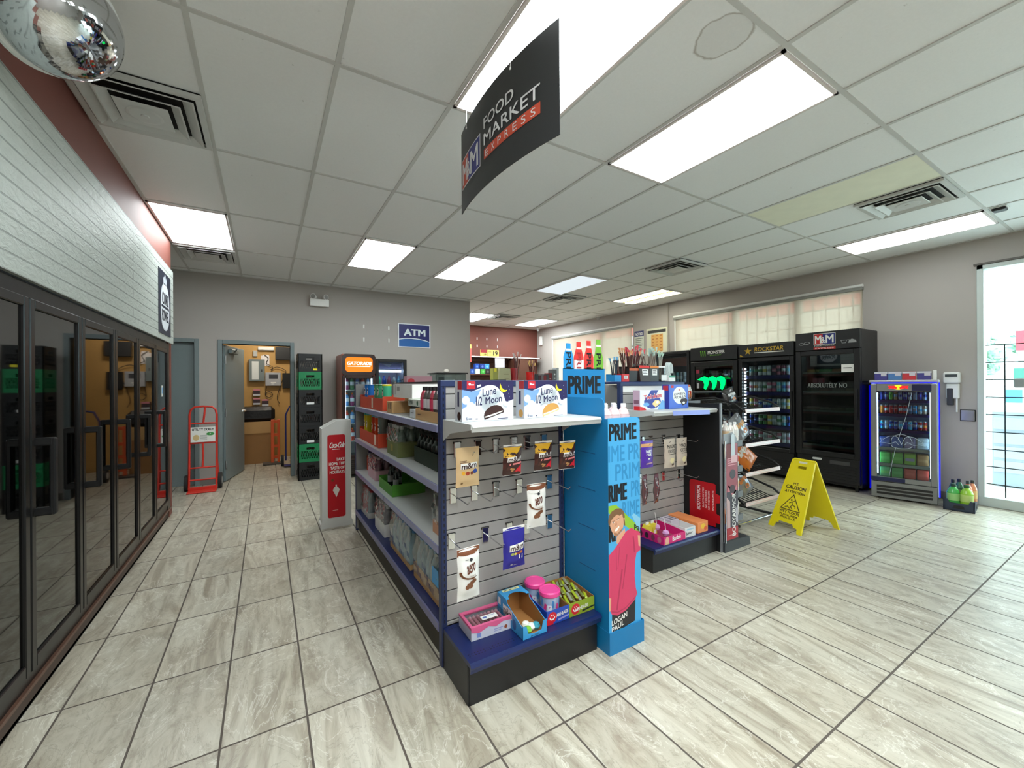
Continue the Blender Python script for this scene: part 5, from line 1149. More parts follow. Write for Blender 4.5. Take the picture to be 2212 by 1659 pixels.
# glazed shop door at the edge of the view
g = G(); y0, y1, z0, z1 = WC; x = RIGHT_X
g.box((x-.015, y1-.052, 0), (x+.14, y1, z1), M_ALW, .004); g.box((x-.015, y0, z1-.05), (x+.14, y1, z1), M_ALW, .004); g.box((x-.0, y0, 0), (x+.14, y0+.06, z1), M_ALW)
g.box((x-.02, y0, .0), (x+.14, y1, .105), M_ALW, .004); g.box((x+.0, .55, .1), (x+.12, .62, z1-.05), M_ALW); g.box((x-.03, y0, z1), (x, y1+.02, z1+.02), mat('dark_lintel', (96, 92, 86), .5))
o = struct(g, 'window_3')
g = G(); g.box((x+.05, y0+.06, .1), (x+.055, y1-.05, z1-.05), M_PANE); g.build('pane', o)
g = G()
for k in range(9): g.box((x+.07, y0+.05, 1.82-.197*k-.005), (x+.08, y1-.05, 1.82-.197*k+.005), M_BARS)
for y in (1.08, .9, .72, .3, -.1, -.5, -.9): g.box((x+.082, y-.005, .1), (x+.09, y+.005, 1.82), M_BARS)
g.build('security_bars', o)
g = G(); g.box((x-.05, .75, 1.34), (x-.01, 1.0, 1.44), mat('grey_push_bar', (150, 158, 156), .4, metal=.4), .01); g.box((x-.02, .80, 1.36), (x, .88, 2.05), mat('grey_push_bar', (150, 158, 156), .4, metal=.4), .006)
tag(g.build('push_bar'), 'grey push bar and bracket on the glazed shop door', 'door hardware')
# outside
g = G(); g.box((RIGHT_X+.2, -30, -.2), (60, 40, -.06), mat('forecourt_concrete', (206, 206, 202), .8, scale=2)); struct(g, 'ground_outside')
g = G(); g.box((12, 3.85, 3.25), (22, 30, 4.5), mat('red_canopy_fascia', (226, 84, 72), .5)); g.box((12.02, 3.9, 3.2), (21.9, 29.9, 3.25), M_WHITE)
for y in (5, 12): g.box((15, y, -.06), (15.4, y+.4, 3.22), M_WHITE)
tag(g.build('fuel_canopy'), 'red-edged forecourt canopy seen through the blinds', 'canopy')
def tree(x, y, h, r, label):
    t = thing('forecourt_tree', label, 'tree', (x, y, -.06)); g = G(); g.cyl((0, 0, 0), (0, 0, h*.6), .12, mat('bark', (80, 66, 52), .8)); g.build('trunk', t)
    R = random.Random(int(x*10)); g = G(); lf = mat('glare_pale_leaves', (196, 222, 208), .7, var=.3, scale=6)  # leaf colour lightened to stand in for outdoor glare
    for k in range(420):
        a, b = R.random()*2*PI, math.acos(2*R.random()-1); q = r*(.6+.4*R.random()); c = Vector((q*math.sin(b)*math.cos(a), q*math.sin(b)*math.sin(a), h*.7+q*math.cos(b)*1.1))
        u = Vector((R.random()-.5, R.random()-.5, R.random()-.5)).normalized()*.2; v = u.orthogonal().normalized()*.18; g.add([c-u, c-v, c+u, c+v], [(0, 1, 2, 3)], lf)
    g.build('crown', t)
tree(24, 4.35, 3.6, .75, 'glare-paled green tree beyond the glazed door, beside the white column')
tree(26, 3.0, 4.4, 1.0, 'tree beyond the red forecourt sign')
g = G(); g.box((11.5, 1.2, -.06), (12.1, 1.6, 2.45), M_WHITE); g.box((11.45, .7, 1.95), (11.5, 1.62, 2.3), col(236, 84, 96, .5)); g.box((11.45, .6, .4), (11.5, .95, 1.95), col(240, 110, 120, .5)); tag(g.build('fuel_sign'), 'red and white forecourt sign outside the glazed door', 'sign')  # reds of the sign lightened to imitate overexposure outside
t = thing('fuel_pump', 'white fuel pump with a green band outside the glazed door', 'fuel pump', (9.6, 1.28, -.06)); g = G(); g.box((0, -.3, 0), (.5, .2, 1.75), M_WHITE, .02); g.build('pump_body', t); g = G(); g.box((-.01, -.28, 1.5), (0, .1, 1.66), col(96, 160, 146)); g.build('band', t); g = G(); g.box((-.01, .02, 1.15), (0, .18, 1.34), col(110, 170, 220)); g.build('display', t)
t = thing('ice_chest', 'glare-paled grey vented chest standing outside the glazed door', 'chest', (8.8, 1.35, -.06)); g = G(); g.box((0, -.35, 0), (.5, .12, 1.05), col(176, 188, 202, .5), .01); g.build('chest_body', t)  # chest colour lightened as well, glare put into the paint
g = G()
for k in range(4): g.box((-.012, -.33, .2+k*.2), (0, .1, .36+k*.2), col(190, 200, 212, .5), .004)
g.build('vent_panel', t)

# notices and wall fittings on the window wall
def wall_sheet(name, label, cat, yl, yr, z0, z1, base, art=None, th=.006):
    g = G(); fr = Fr((RIGHT_X-.001, yl, z0), (0, -1, 0), (0, 0, 1)); w, h = yl-yr, z1-z0
    g.prism([(0, 0), (w, 0), (w, h), (0, h)], fr, 0, th, base); f2 = Fr(fr.p(0, 0, th), fr.u, fr.v)
    if art: art(g, f2, w, h)
    return tag(g.build(name), label, cat)
def art_notice(g, f, w, h):
    g.rect(f, .0, h-.12, w, .12, col(56, 58, 110)); g.text('NOTICE', f, .03, h-.095, w-.06, .06, M_WHITE, .002, .03)
    for k in range(9): g.rect(f, .03, h-.17-k*.04, w-.06-.03*(k % 3), .012, col(90, 100, 90))
def art_poster(g, f, w, h):
    g.rect(f, .03, h-.1, w-.06, .06, col(60, 60, 58)); g.rect(f, .12, .06, w-.22, h-.19, col(222, 172, 96))
    for k in range(6):
        for j in range(3): g.rect(f, .14+j*.1, h-.17-k*.065, .06, .022, col(190, 120, 60), .002)
wall_sheet('notice_sheet', 'white notice with a navy heading on the window wall', 'notice', 6.34, 6.08, 2.06, 2.55, col(206, 210, 196, .6), art_notice)
wall_sheet('wall_poster', 'framed orange and cream poster beside the wall conduit', 'poster', 6.0, 5.48, 2.02, 2.56, col(216, 216, 190, .6), art_poster, .012)
g = G(); g.box((RIGHT_X-.025, 5.435, .1), (RIGHT_X-.001, 5.465, CE-.01), mat('wall_conduit', (158, 152, 142), .55)); tag(g.build('wall_conduit'), 'painted conduit running down the window wall by the poster', 'conduit')
g = G(); g.box((RIGHT_X-.02, 1.29, .955), (RIGHT_X-.001, 1.40, 1.075), mat('steel_plate', (170, 168, 164), .3, metal=.7), .004); g.box((RIGHT_X-.012, 1.283, .948), (RIGHT_X-.002, 1.407, 1.082), M_BLACK, .003); tag(g.build('switch_plate'), 'brushed steel plate on the wall by the glazed door', 'switch plate')
t = thing('wall_phone', 'white keypad handset unit on the wall beside the silver cooler', 'keypad', (RIGHT_X-.002, 1.535, 1.33))
g = G(); g.box((-.07, -.14, .06), (-.002, .0, .19), M_WHITE, .012); g.box((-.074, -.12, .135), (-.068, -.02, .165), col(60, 66, 68)); g.build('keypad_head', t)
g = G(); g.box((-.05, -.13, -.12), (-.002, -.02, .055), M_WHITE, .01); g.box((-.04, -.115, -.28), (-.02, -.10, -.11), M_WHITE, .004); g.box((-.06, -.08, -.2), (-.002, -.03, .0), col(60, 60, 66, .5), .006); g.build('cradle', t)
def cam_unit(x, y, label):
    t = thing('security_camera', label, 'camera', (x, y, CE-.012)); g = G(); g.cyl((0, 0, -.03), (0, 0, 0.005), .055, M_WHITE, 18); g.build('mount', t)
    g = G(); g.lathe([(.001, -.1), (.03, -.085), (.045, -.055), (.05, -.03)], col(190, 192, 192, .25), seg=18); g.build('dome', t)
cam_unit(6.72, 9.7, 'white dome camera in the corner of the burgundy far wall'); cam_unit(6.8, 7.3, 'white dome camera above the blind beside the notice')
g = G(); g.box((RIGHT_X-.09, 9.8, 2.55), (RIGHT_X-.02, 9.9, 2.8), M_WHITE, .01); tag(g.build('wall_sensor'), 'small white sensor box under the corner camera', 'sensor')

DSC = .5
# ================================================================ second gondola end
t = end2 = thing('endcap_shelf', 'second slatwall end cap beyond the blue stand, navy base and black side divider', 'shelving', (0, 0, 0))
ex0, ex1, ey = 2.442, 3.235, 2.37
slat_panel(ex0+.03, ex1, ey+.006, .2, 1.40, .86).build('slatwall_panel', t)
g = G(); g.box((ex0, ey-.002, 0), (ex0+.03, ey+.04, 1.42), M_POST, .004); g.box((ex0-.0005, ey-.0035, 1.39), (ex1+.01, ey+.041, 1.421), M_POST, .003); g.build('upright', t)
g = G(); g.rect(FRONT(ex0+.032, ey+.004, 1.34), 0, 0, ex1-ex0-.034, .05, M_WHITE); g.build('header_strip', t)
lip_shelf(ex0+.01, ex1+.0, 2.05, ey, 1.20, M_SHELF, .034).build('top_shelf', t)
g = G(); g.prism([(0, 0), (.46, 0), (.46, .036), (0, .036)], Fr((2.66, 2.043, 1.163), (1, 0, -.02), (0, .1, 1)), 0, .002, mat('lilac_ticket', (126, 140, 212), .35)); g.build('price_ticket', t)
g = G(); g.prism([(0, 1.2), (.325, 1.2), (.325, 1.175), (.09, 1.14), (.0, 1.09)], Fr((ex0+.008, ey, 0), (0, -1, 0), (0, 0, 1)), -.004, 0, M_SHELF); g.build('shelf_bracket', t)
lip_shelf(ex0, ex1, 2.035, ey, .192, M_NAVYM, .042).build('base_shelf', t)
g = G(); g.box((ex0+.01, 2.066, 0), (ex1, 2.072, .16), M_KICK2); g.box((ex0+.01, 2.072, 0), (ex0+.015, ey, .17), M_KICK2); g.build('kick_plate', t)
for x, z in ((2.56, .955), (2.706, .955), (2.80, .955), (2.96, .95), (3.16, .94), (2.52, .65), (2.66, .65), (2.95, .635), (3.16, .63)): hook(end2, x, ey+.004, z+.006, .2)
g = G(); g.box((ex1+.002, 2.03, 0), (ex1+.008, 2.62, 1.235), M_BLACK); g.box((ex1, 2.02, .0), (ex1+.02, 2.032, 1.24), mat('grey_edge_strip', (120, 122, 126), .4)); g.build('side_divider', t)
# gondola body behind it
t = thing('gondola_shelf', 'second gondola behind the slatwall end, its flat top holding boxes of snack sticks', 'shelving', (0, 0, 0))
g = G(); g.box((2.82, 2.42, 0), (2.86, 4.2, 1.40), M_SLAT); g.build('back_panel', t)
g = G(); g.box((2.46, 2.415, 1.405), (3.232, 2.86, 1.425), M_NAVYM, .003); g.build('top_shelf', t)
for z in (1.2, .9, .6, .19):
    g = G(); g.box((2.452, 2.42, z-.03), (2.82, 4.2, z), M_SHELF if z > .5 else M_NAVYM); g.build('shelf', t)
    g = G(); g.box((2.86, 2.63, z-.03), (3.23, 4.2, z), M_SHELF if z > .5 else M_NAVYM); g.build('shelf', t)
g = G(); g.box((2.48, 2.42, 0), (2.486, 4.2, .16), M_KICK2); g.build('kick_plate', t)

# boxes on its top shelf
def cake_box(x, w, h, d, c, side, label, art):
    t = thing('cake_box', label, 'box', (x, 2.2, 1.2015), .0); g = G(); m = mat('cake_%d' % c[0], c, .4, var=.04); g.box((0, 0, 0), (w, d, h), m, .001)
    fs = Fr((-.0003, d, 0), (0, -1, 0), (0, 0, 1)); g.rect(fs, 0, 0, d, h, col(*side, .4), .0003); art(g, Fr((0, -.0003, 0), (1, 0, 0), (0, 0, 1)), w, h, fs); g.build('carton_body', t)
def art_tw(g, f, w, h, fs):
    b, lb = col(44, 62, 150, .4), col(110, 170, 224, .4); r = col(206, 44, 50, .4)
    g.disc(f, w*.5, h*.42, w*.34, b, .0006, h*.36); g.flat([(0, 0), (w*.25, 0), (w*.2, h*.12), (0, h*.2)], f, r, .0008)
    g.flat([(w*.7, 0), (w, 0), (w, h*.4), (w*.9, h*.5), (w*.8, h*.3)], f, lb, .0008); g.flat([(w*.3, h*.7), (w*.45, h), (w*.75, h), (w*.62, h*.7)], f, b, .0008); g.disc(f, w*.25, h*.28, w*.12, lb, .001, h*.1)
    g.text('Twinkies', f, w*.12, h*.5, w*.78, h*.26, M_WHITE, .0012, .05, rise=h*.12); g.text('Twinkies', f, w*.14, h*.52, w*.74, h*.22, r, .002, .03, rise=h*.12)
    g.flat([(w*.48, h*.3), (w*.6, h*.48), (w*.75, h*.48), (w*.84, h*.34), (w*.62, h*.12)], f, col(238, 214, 150), .0016); g.disc(f, w*.7, h*.38, w*.06, M_WHITE, .002, h*.07)
    g.rect(fs, .01, 0, .06, .03, r, .001); g.rect(fs, .01, .05, .05, .03, col(130, 90, 110), .001)
def art_sw(g, f, w, h, fs):
    g.disc(f, w*.52, h*.55, w*.34, M_WHITE, .0006, h*.36); ink = col(50, 40, 60)
    g.text('SWISS', f, w*.22, h*.52, w*.6, h*.1, ink, .0014, .03, rise=h*.06); g.text('ROLLS', f, w*.26, h*.4, w*.6, h*.1, ink, .0014, .03, rise=h*.06)
    g.flat([(w*.55, h*.28), (w*.6, h*.4), (w*.85, h*.42), (w*.95, h*.34), (w*.88, h*.18), (w*.68, h*.12)], f, col(50, 34, 38), .0016); g.disc(f, w*.74, h*.23, w*.07, M_WHITE, .002, h*.05)
    g.rect(f, w*.08, h*.86, w*.14, h*.1, col(190, 50, 60), .001); g.disc(f, w*.5, h*.78, w*.03, col(190, 60, 60), .001, h*.05); g.rect(fs, .01, h*.75, .05, .04, col(180, 44, 60), .001)
cake_box(2.475, .285, .155, .07, (224, 230, 240), (200, 170, 190), 'white and blue sponge cake box with big red lettering on the second end cap', art_tw)
cake_box(2.82, .245, .198, .07, (70, 110, 206), (52, 66, 160), 'bright blue chocolate roll box on the second end cap', art_sw)
def art_dairy(g, s, w, h):
    P_(g, s, [(0, h*.78), (w, h*.78), (w, h*.9), (0, h*.9)], col(214, 160, 110), .0008); T_(g, s, 'DAIRY', w*.28, h*.56, w*.5, h*.1, cWh, .0012); T_(g, s, 'MILK', w*.3, h*.45, w*.44, h*.09, cWh, .0012)
    P_(g, s, blob(w*.55, h*.34, w*.1, h*.03), cWh, .001, 1); P_(g, s, [(w*.35, h*.12), (w*.9, h*.14), (w*.9, h*.2), (w*.35, h*.18)], col(190, 150, 170), .001)
def art_made(g, s, w, h):
    k = col(60, 54, 48); T_(g, s, 'MADE', w*.2, h*.68, w*.68, h*.12, k, .0012, .02); T_(g, s, 'GOOD', w*.2, h*.52, w*.68, h*.12, k, .0012, .02); P_(g, s, [(w*.3, h*.46), (w*.85, h*.47), (w*.85, h*.49), (w*.3, h*.48)], k, .001)
    P_(g, s, blob(w*.6, h*.25, w*.22, h*.1), col(224, 208, 160), .001, 1); P_(g, s, blob(w*.75, h*.1, w*.12, h*.04), col(90, 70, 56), .001, 1)
def art_gum(g, s, w, h):
    R = random.Random(8)
    for k in range(26): P_(g, s, blob(w*(.15+.7*R.random()), h*(.1+.72*R.random()), w*.09, h*.035, 7), col(*[(120, 50, 60), (60, 30, 40), (170, 150, 150), (90, 40, 50)][k % 4], .25), .0006+.0002*(k % 3), 1)
    P_(g, s, [(w*.1, h*.86), (w*.95, h*.86), (w*.95, h*.98), (w*.1, h*.98)], col(90, 36, 50), .001)
G2 = 'bags hanging on the second end cap'
pouch('candy_bag', 'purple chocolate bag hanging just past the blue drink stand', 2.55, 2.2, .962, .14, .21, mat('purple_bag', (84, 44, 160), .3), art_dairy, G2, 0, False, .018)
pouch('snack_bag', 'beige granola bag, the one hanging beside the purple bag', 2.818, 2.2, .958, .135, .235, mat('beige_bag', (196, 180, 164), .5), art_made, G2, 0, False, .02)
pouch('snack_bag', 'beige granola bag, the one hanging beside the black divider', 2.972, 2.2, .956, .135, .235, mat('beige_bag', (196, 180, 164), .5), art_made, G2, 0, False, .02)
pouch('gummy_bag', 'dark red gummy strip hanging low, partly behind the blue stand', 2.52, 2.2, .70, .085, .235, mat('clear_brown_bag', (84, 50, 54), .2, coat=.5), art_gum, G2, .3, False, .02)
pouch('gummy_bag', 'dark red gummy strip hanging in the open on the lower hook row', 2.655, 2.2, .695, .085, .23, mat('clear_brown_bag', (84, 50, 54), .2, coat=.5), art_gum, G2, .3, False, .02)
# sweets on the second base shelf
ZC = .193
pkb = mat('magenta_card', (206, 36, 112), .4, var=.08, scale=20)
def art_barbie(g, f):
    g.text('Barbie', f['front'], .1, .012, .1, .035, cWh, .001, .03, rise=.008); g.disc(f['front'], .04, .03, .022, col(226, 170, 150), .0006, .026); g.flat([(.015, 0), (.03, .05), (.05, .055), (.065, 0)], f['front'], col(214, 180, 120), .0005)
    for k in range(4): g.disc(f['side'], .04+.06*k, .03, .018, col([90, 60, 130, 200][k], [40, 40, 60, 110][k], [60, 50, 80, 130][k]), .0006, .024)
tray('candy_tray', 'magenta open candy tray with doll print on the second base shelf', 'sweets box', 2.553, 2.05, ZC, .255, .26, .058, pkb, inside=col(150, 60, 90), hb=.075, art=art_barbie)
for i, (x, y) in enumerate(((2.58, 2.22), (2.645, 2.225))):
    t = thing('candy_house', ['yellow house-shaped sweet carton in the magenta tray, beside the blue stand', 'yellow house-shaped sweet carton in the magenta tray, beside the lollipop'][i], 'sweets box', (x, y, ZC+.006), .1)
    g = G(); ye = mat('yellow_card', (216, 198, 60), .45); g.box((0, 0, 0), (.055, .055, .06), ye); g.prism([(0, .06), (.055, .06), (.042, .085), (.013, .085)], FRONT(0, 0, 0), -.055, 0, ye); g.rect(FRONT(0, -.0004, 0), .012, .01, .03, .03, cWh); g.build('carton_body', t)
    g = G(); g.box((.01, .024, .085), (.045, .03, .104), cWh); g.build('top_flap', t)
for i, (x, y, z) in enumerate(((2.665, 2.12, .245), (2.70, 2.235, .25))):
    t = thing('lollipop', ['pink lollipop standing in front in the magenta tray', 'pale pink lollipop leaning at the back of the magenta tray'][i], 'lollipop', (x, y, z)); g = G(); g.lathe([(.001, -.026), (.02, -.018), (.027, 0), (.02, .018), (.001, .026)], mat('lolly_pink', (206, 150, 200), .2, coat=.5, var=.2, scale=40), seg=16); g.build('candy_ball', t)
    g = G(); g.cyl((0, 0, -.045), (0, 0, -.02), .003, cWh, 6); g.tube([(0, 0, .02), (-.015, .005, .12)], .0025, cWh, 6); g.build('stick', t)
wc = mat('white_print_card', (218, 216, 216), .45)
tray('candy_carton', 'white junior sweets carton with purple print, open front compartment', 'sweets box', 2.818, 2.06, ZC, .13, .26, .075, wc, inside=col(170, 150, 120), hb=.085, art=lambda g, f: (g.text('Junior', f['front'], .012, .012, .08, .028, col(40, 30, 40), .001, .03, rise=.005), g.text('mior', f['side'], .06, .03, .1, .035, col(120, 30, 80), .001, .03), g.rect(f['front'], .02, .055, .09, .01, col(150, 190, 210))))
carton('candy_carton', 'purple-ended long white carton behind the junior sweets', 'sweets box', 2.83, 2.20, ZC+.01, .1, .11, .085, col(196, 184, 196, .45), art=lambda g, f: [g.rect(f['top'], .01, .01+.03*k, .08, .014, col(90, 84, 96)) for k in range(3)])
oc = mat('orange_print_card', (226, 140, 84), .42, var=.08, scale=30)
carton('candy_carton', 'long orange fruit sweets carton against the red panel', 'sweets box', 2.985, 2.065, ZC, .135, .285, .085, oc, art=lambda g, f: ([g.rect(f['side'], .03+.028*k, .045, .014, .018, col(120, 60, 40)) for k in range(9)], g.disc(f['front'], .07, .05, .03, col(236, 190, 60), .0008, .022), g.disc(f['front'], .1, .03, .02, col(220, 90, 50), .001, .016)))
# red panel on the divider
g = G(); fr = Fr((ex1+.0015, 2.315, 0), (0, -1, 0), (0, 0, 1)); rp = mat('red_panel', (176, 18, 28), .35)
g.prism([(0, .2), (.245, .2), (.245, .235), (.285, .235), (.285, .30), (.25, .31), (.25, .40), (.285, .41), (.285, .47), (.245, .48), (.245, .55), (.235, .56), (.03, .56), (.01, .555), (0, .54)], fr, 0, .004, rp)
f2 = Fr(fr.p(.0, 0, .0045), (0, 0, 1), (0, 1, 0)); lt = col(232, 206, 206, .4)
g.text('BODYARMOR', f2, .31, -.105, .215, .032, lt, .0006, .03)
for k, (s, a, b) in enumerate((('ELECTROLYTES', .34, .17), ('NO COLOURS', .34, .15), ('NO SWEETENERS', .33, .16), ('ANTIOXIDANTS', .33, .17))): g.text(s, f2, a, -.14-k*.026-(.012 if k == 3 else 0), b, .014, lt, .0006, .02)
g.rect(f2, .36, -.063, .15, .01, col(120, 60, 66)); tag(g.build('promo_panel'), 'red die-cut drink advert panel fixed to the black divider', 'advert')

DSC = 1.
# sports drink rack standing against the end cap
t = thing('bottle_rack', 'narrow drink rack with a dark pink bottle graphic beside the second end cap', 'display stand', (3.262, 2.0, 0))
g = G(); bm = mat('rack_base', (50, 52, 56), .4); g.prism([(-.01, 0), (.37, 0), (.35, .075), (.17, .085), (-.01, .085)], FRONT(0, 0, 0), -.4, 0, bm); g.build('base', t)
g = G(); g.box((0, 0, .08), (.185, .03, .9), M_BLACK, .004); g.box((-.004, -.004, .08), (.004, .012, .93), M_WIRE)
g.prism([(0, .9), (.185, .9), (.185, .94), (.13, .99), (.0, .98)], FRONT(0, .01, 0), -.01, 0, col(140, 144, 148)); g.build('side_panel', t)
g = G(); fr = FRONT(.012, -.001, 0); w = .16; g.prism([(0, .1), (w, .1), (w, .90), (0, .90)], fr, 0, .002, mat('rose_print', (150, 70, 84), .4)); f2 = Fr(fr.p(0, 0, .0022), fr.u, fr.v)
g.rect(f2, 0, .1, w, .1, col(170, 50, 58), .0004); g.rect(f2, 0, .78, w*.45, .12, col(106, 28, 36), .0004); g.rect(f2, .0, .2, w, .30, col(66, 62, 72), .0004); g.flat([(.0, .2), (.05, .2), (.045, .42), (.0, .46)], f2, col(190, 160, 160), .0006); g.flat([(.13, .24), (w, .22), (w, .38), (.125, .34)], f2, col(180, 176, 184), .0006)
g.flat([(.02, .5), (w-.02, .5), (w-.01, .56), (.08, .46), (.01, .56)], f2, col(200, 120, 132), .0008); g.disc(f2, .08, .52, .04, col(70, 50, 60), .001, .035); g.disc(f2, .085, .645, .042, col(70, 64, 72), .001, .04)
for k in range(4): g.rect(f2, .02, .72+.018*k, .12-.01*(k % 2), .006, col(214, 150, 160), .001)
g.flat([(.06, .78), (.12, .78), (.115, .97), (.09, .985), (.07, .97)], f2, col(190, 200, 206), .0012); g.rect(f2, .065, .74, .09, .06, col(214, 170, 176), .0014)
f3 = Fr(f2.p(0, 0, .001), (0, 0, 1), (-1, 0, 0)); g.text('BODYARMOR', f3, .125, -.125, .36, .05, cWh, .0006, .03); g.rect(f2, .02, .135, .12, .004, col(226, 180, 180), .001); g.build('graphic_panel', t)
for i, z in enumerate((.22, .42, .64, .86)):
    g = G(); g.box((.02, .03, z), (.30, .36, z+.02), bm, .003); g.box((.295, .03, z), (.305, .36, z+.05), col(108, 112, 116), .003); g.box((.19, .028, z), (.30, .034, z+.05), col(108, 112, 116)); g.build('shelf', t)
bcol = [(226, 222, 216), (222, 190, 150), (196, 60, 60), (214, 214, 210)]
for i, z in enumerate((.242, .442, .662, .882)):
    for j in range(3):
        for k in range(2 if i < 3 else 3):
            c = bcol[(i+j+k) % 4]
            bottle('sport_bottle', '%s-labelled bottle, %s of its row, %s shelf of the narrow drink rack' % (['white', 'peach', 'red', 'grey'][(i+j+k) % 4], ['front', 'middle', 'back'][j]+[' outer', ' inner', ' inmost'][k], ['lowest', 'second', 'third', 'top'][i]), 'bottle', (3.262+.265-k*.066, 2.0+.075+j*.09, z), .185, .03, (222, 214, 206), (226, 226, 226), c, 'bottles on the narrow drink rack', 12)

# boxes and sticks on top of the second gondola
ZT = 1.426
def sticks(parent, n, w, d, h, c, c2, fan, R, r=.006):
    for k in range(n):
        x, y = w*(.12+.76*R.random()), d*(.2+.6*R.random()); tx, ty = (x/w-.5)*fan+R.uniform(-.02, .02), R.uniform(-.04, .04); hh = h*(.85+.2*R.random()); g = G()
        g.tube([(x, y, .02), (x+tx*.5, y+ty*.5, hh*.55), (x+tx, y+ty, hh*.86)], r, mat('stick_%d_%d' % (c[0], c[1]), c, .3, var=.1), 6)
        p = Vector((x+tx, y+ty, hh*.85)); q = Vector((x+tx*1.35, y+ty, hh)); s_ = Vector((.014, 0, 0)); g.add([p-s_*.4, p+s_*.4, q+s_, q-s_], [(0, 1, 2, 3)], mat('tip_%d_%d' % (c2[0], c2[1]), c2, .3)); g.add([p-Vector((0, .004, 0)), p+Vector((0, .004, 0)), q+Vector((0, .012, 0)), q-Vector((0, .012, 0))], [(0, 1, 2, 3)], mat('tip_%d_%d' % (c2[0], c2[1]), c2, .3)); g.build('snack_stick', parent)
def stick_box(x, y, w, d, h, c, label, rz=0, n=0, sh=.3, sc=(70, 40, 40), tc=(200, 190, 190), fan=.12, tilt=0, top=None, note=None, lid=None):
    t = thing('stick_box', label, 'snack box', (x, y, ZT), group='snack boxes on top of the second gondola', rot=(tilt, 0, rz)); m = mat('sbox_%d_%d_%d' % c, c, .4); g = G()
    for a, b in (((0, 0, 0), (w, .004, h)), ((0, d-.004, 0), (w, d, h*1.15)), ((0, .004, 0), (.004, d-.004, h)), ((w-.004, .004, 0), (w, d-.004, h)), ((.001, .001, .0005), (w-.001, d-.001, .004))): g.box(a, b, m)
    fr = FRONT(0, -.0004, 0)
    if top: g.rect(fr, 0, h-.022, w, .022, col(*top), .0006)
    if note: g.rect(fr, w*.25, h*.4, w*.55, h*.38, M_WHITE, .001); [g.rect(fr, w*.3, h*(.48+.09*k), w*(.42-.1*(k % 2)), h*.045, col(70, 70, 70), .0016) for k in range(3)]
    g.build('box_body', t)
    if n: sticks(t, n, w, d, sh, sc, tc, fan, random.Random(int(x*100)))
    return t
stick_box(2.47, 2.46, .075, .1, .055, (30, 130, 190), 'small blue box of sticks standing behind the blue bottle cut-outs', n=5, sh=.2, sc=(40, 50, 60), tc=(120, 170, 200))
stick_box(2.552, 2.455, .08, .11, .065, (196, 34, 38), 'red box of wrapped sticks with a white note, beside the blue box', n=6, sh=.2, sc=(90, 50, 44), tc=(160, 120, 110), note='2.99')
stick_box(2.64, 2.46, .12, .12, .115, (34, 28, 28), 'black box with brown sides behind the tilted red-topped one', n=9, sh=.28, sc=(76, 40, 32), tc=(206, 150, 110), fan=.1, top=(180, 84, 40))
stick_box(2.755, 2.44, .13, .07, .14, (48, 30, 26), 'tilted dark jerky box with a red top edge and a price note', rz=.0, tilt=-.12, n=0, top=(206, 40, 36), note='2 for')
stick_box(2.77, 2.53, .13, .12, .12, (60, 34, 30), 'dark box bursting with red-tipped jerky sticks', n=16, sh=.31, sc=(84, 40, 44), tc=(206, 84, 96), fan=.1)
stick_box(2.90, 2.46, .11, .11, .14, (40, 38, 36), 'black box with an orange upper band and silver-tipped sticks', n=12, sh=.30, sc=(120, 110, 100), tc=(180, 200, 190), fan=.1, top=(214, 122, 30), note='1.79')
t = thing('stick_tub', 'clear tub with a white lid ring and price note at the end of the sticks', 'tub', (3.085, 2.51, ZT), group='snack boxes on top of the second gondola'); g = G(); g.lathe([(.045, 0), (.05, .01), (.05, .13)], M_FILM, seg=20); g.lathe([(.052, .125), (.052, .14), (.048, .14)], M_WHITE, seg=20); g.box((-.04, -.054, .01), (.03, -.05, .06), M_WHITE); g.build('tub_body', t); sticks(t, 9, .07, .07, .3, (150, 150, 140), (180, 206, 190), .16, random.Random(4))
t = thing('ribbon_carton', 'white and green card box holding pale ribbon sweets at the shelf corner', 'snack box', (3.14, 2.45, ZT), group='snack boxes on top of the second gondola'); g = G(); g.box((0, 0, 0), (.085, .08, .055), M_WHITE); g.rect(FRONT(0, -.0004, 0), 0, .035, .085, .02, col(70, 150, 120), .0006); g.build('box_body', t)
for k in range(5):
    g = G(); x = .015+k*.014; g.tube(curve([(x, .04, .05), (x-.02, .04, .12), (x-.005, .04, .17), (x+.03, .045, .15), (x+.04, .045, .08)], 4), .004, col(206, 216, 214, .3), 6); g.build('ribbon', t)
# ================================================================ coolers along the window wall
FX = 6.4
def wallfridge(label, y_high, w, d, h, zd0, zh, mc, mi, rz=-PI/2, x=FX, frame=.06, gm=None, side=None):
    t = thing('display_fridge', label, 'fridge', (x, y_high, 0), rz); fridge_shell(t, w, d, h, zd0, zh, mc, mi, side=side)
    return t
M_DARKIN = mat('dark_fridge_lining', (44, 46, 50), .5); M_PALEIN = mat('pale_fridge_lining', (150, 156, 166), .4)
def header(t, w, z0, z1, mt, art):
    g = G(); g.box((0, 0, z0), (w, .06, z1), mt, .006); art(g, FRONT(0, -.0005, 0), w); g.build('header', t)
def grille(t, w, z0, z1, mt):
    g = G(); g.box((.01, .01, z0), (w-.01, .05, z1), mt, .004)
    k = z0+.03
    while k < z1-.08: g.box((.05, .004, k), (w-.05, .012, k+.012), M_BLACK); k += .035
    g.build('grille', t)
def led(t, x, z0, z1, m, n=0, y=.06):
    g = G()
    if n:
        for k in range(n): z = z0+(z1-z0)*k/n; g.box((x-.012, y, z), (x+.012, y+.006, z+(z1-z0)/n*.55), m)
    else: g.box((x-.006, y, z0), (x+.006, y+.006, z1), m)
    g.build('lamp_strip', t)
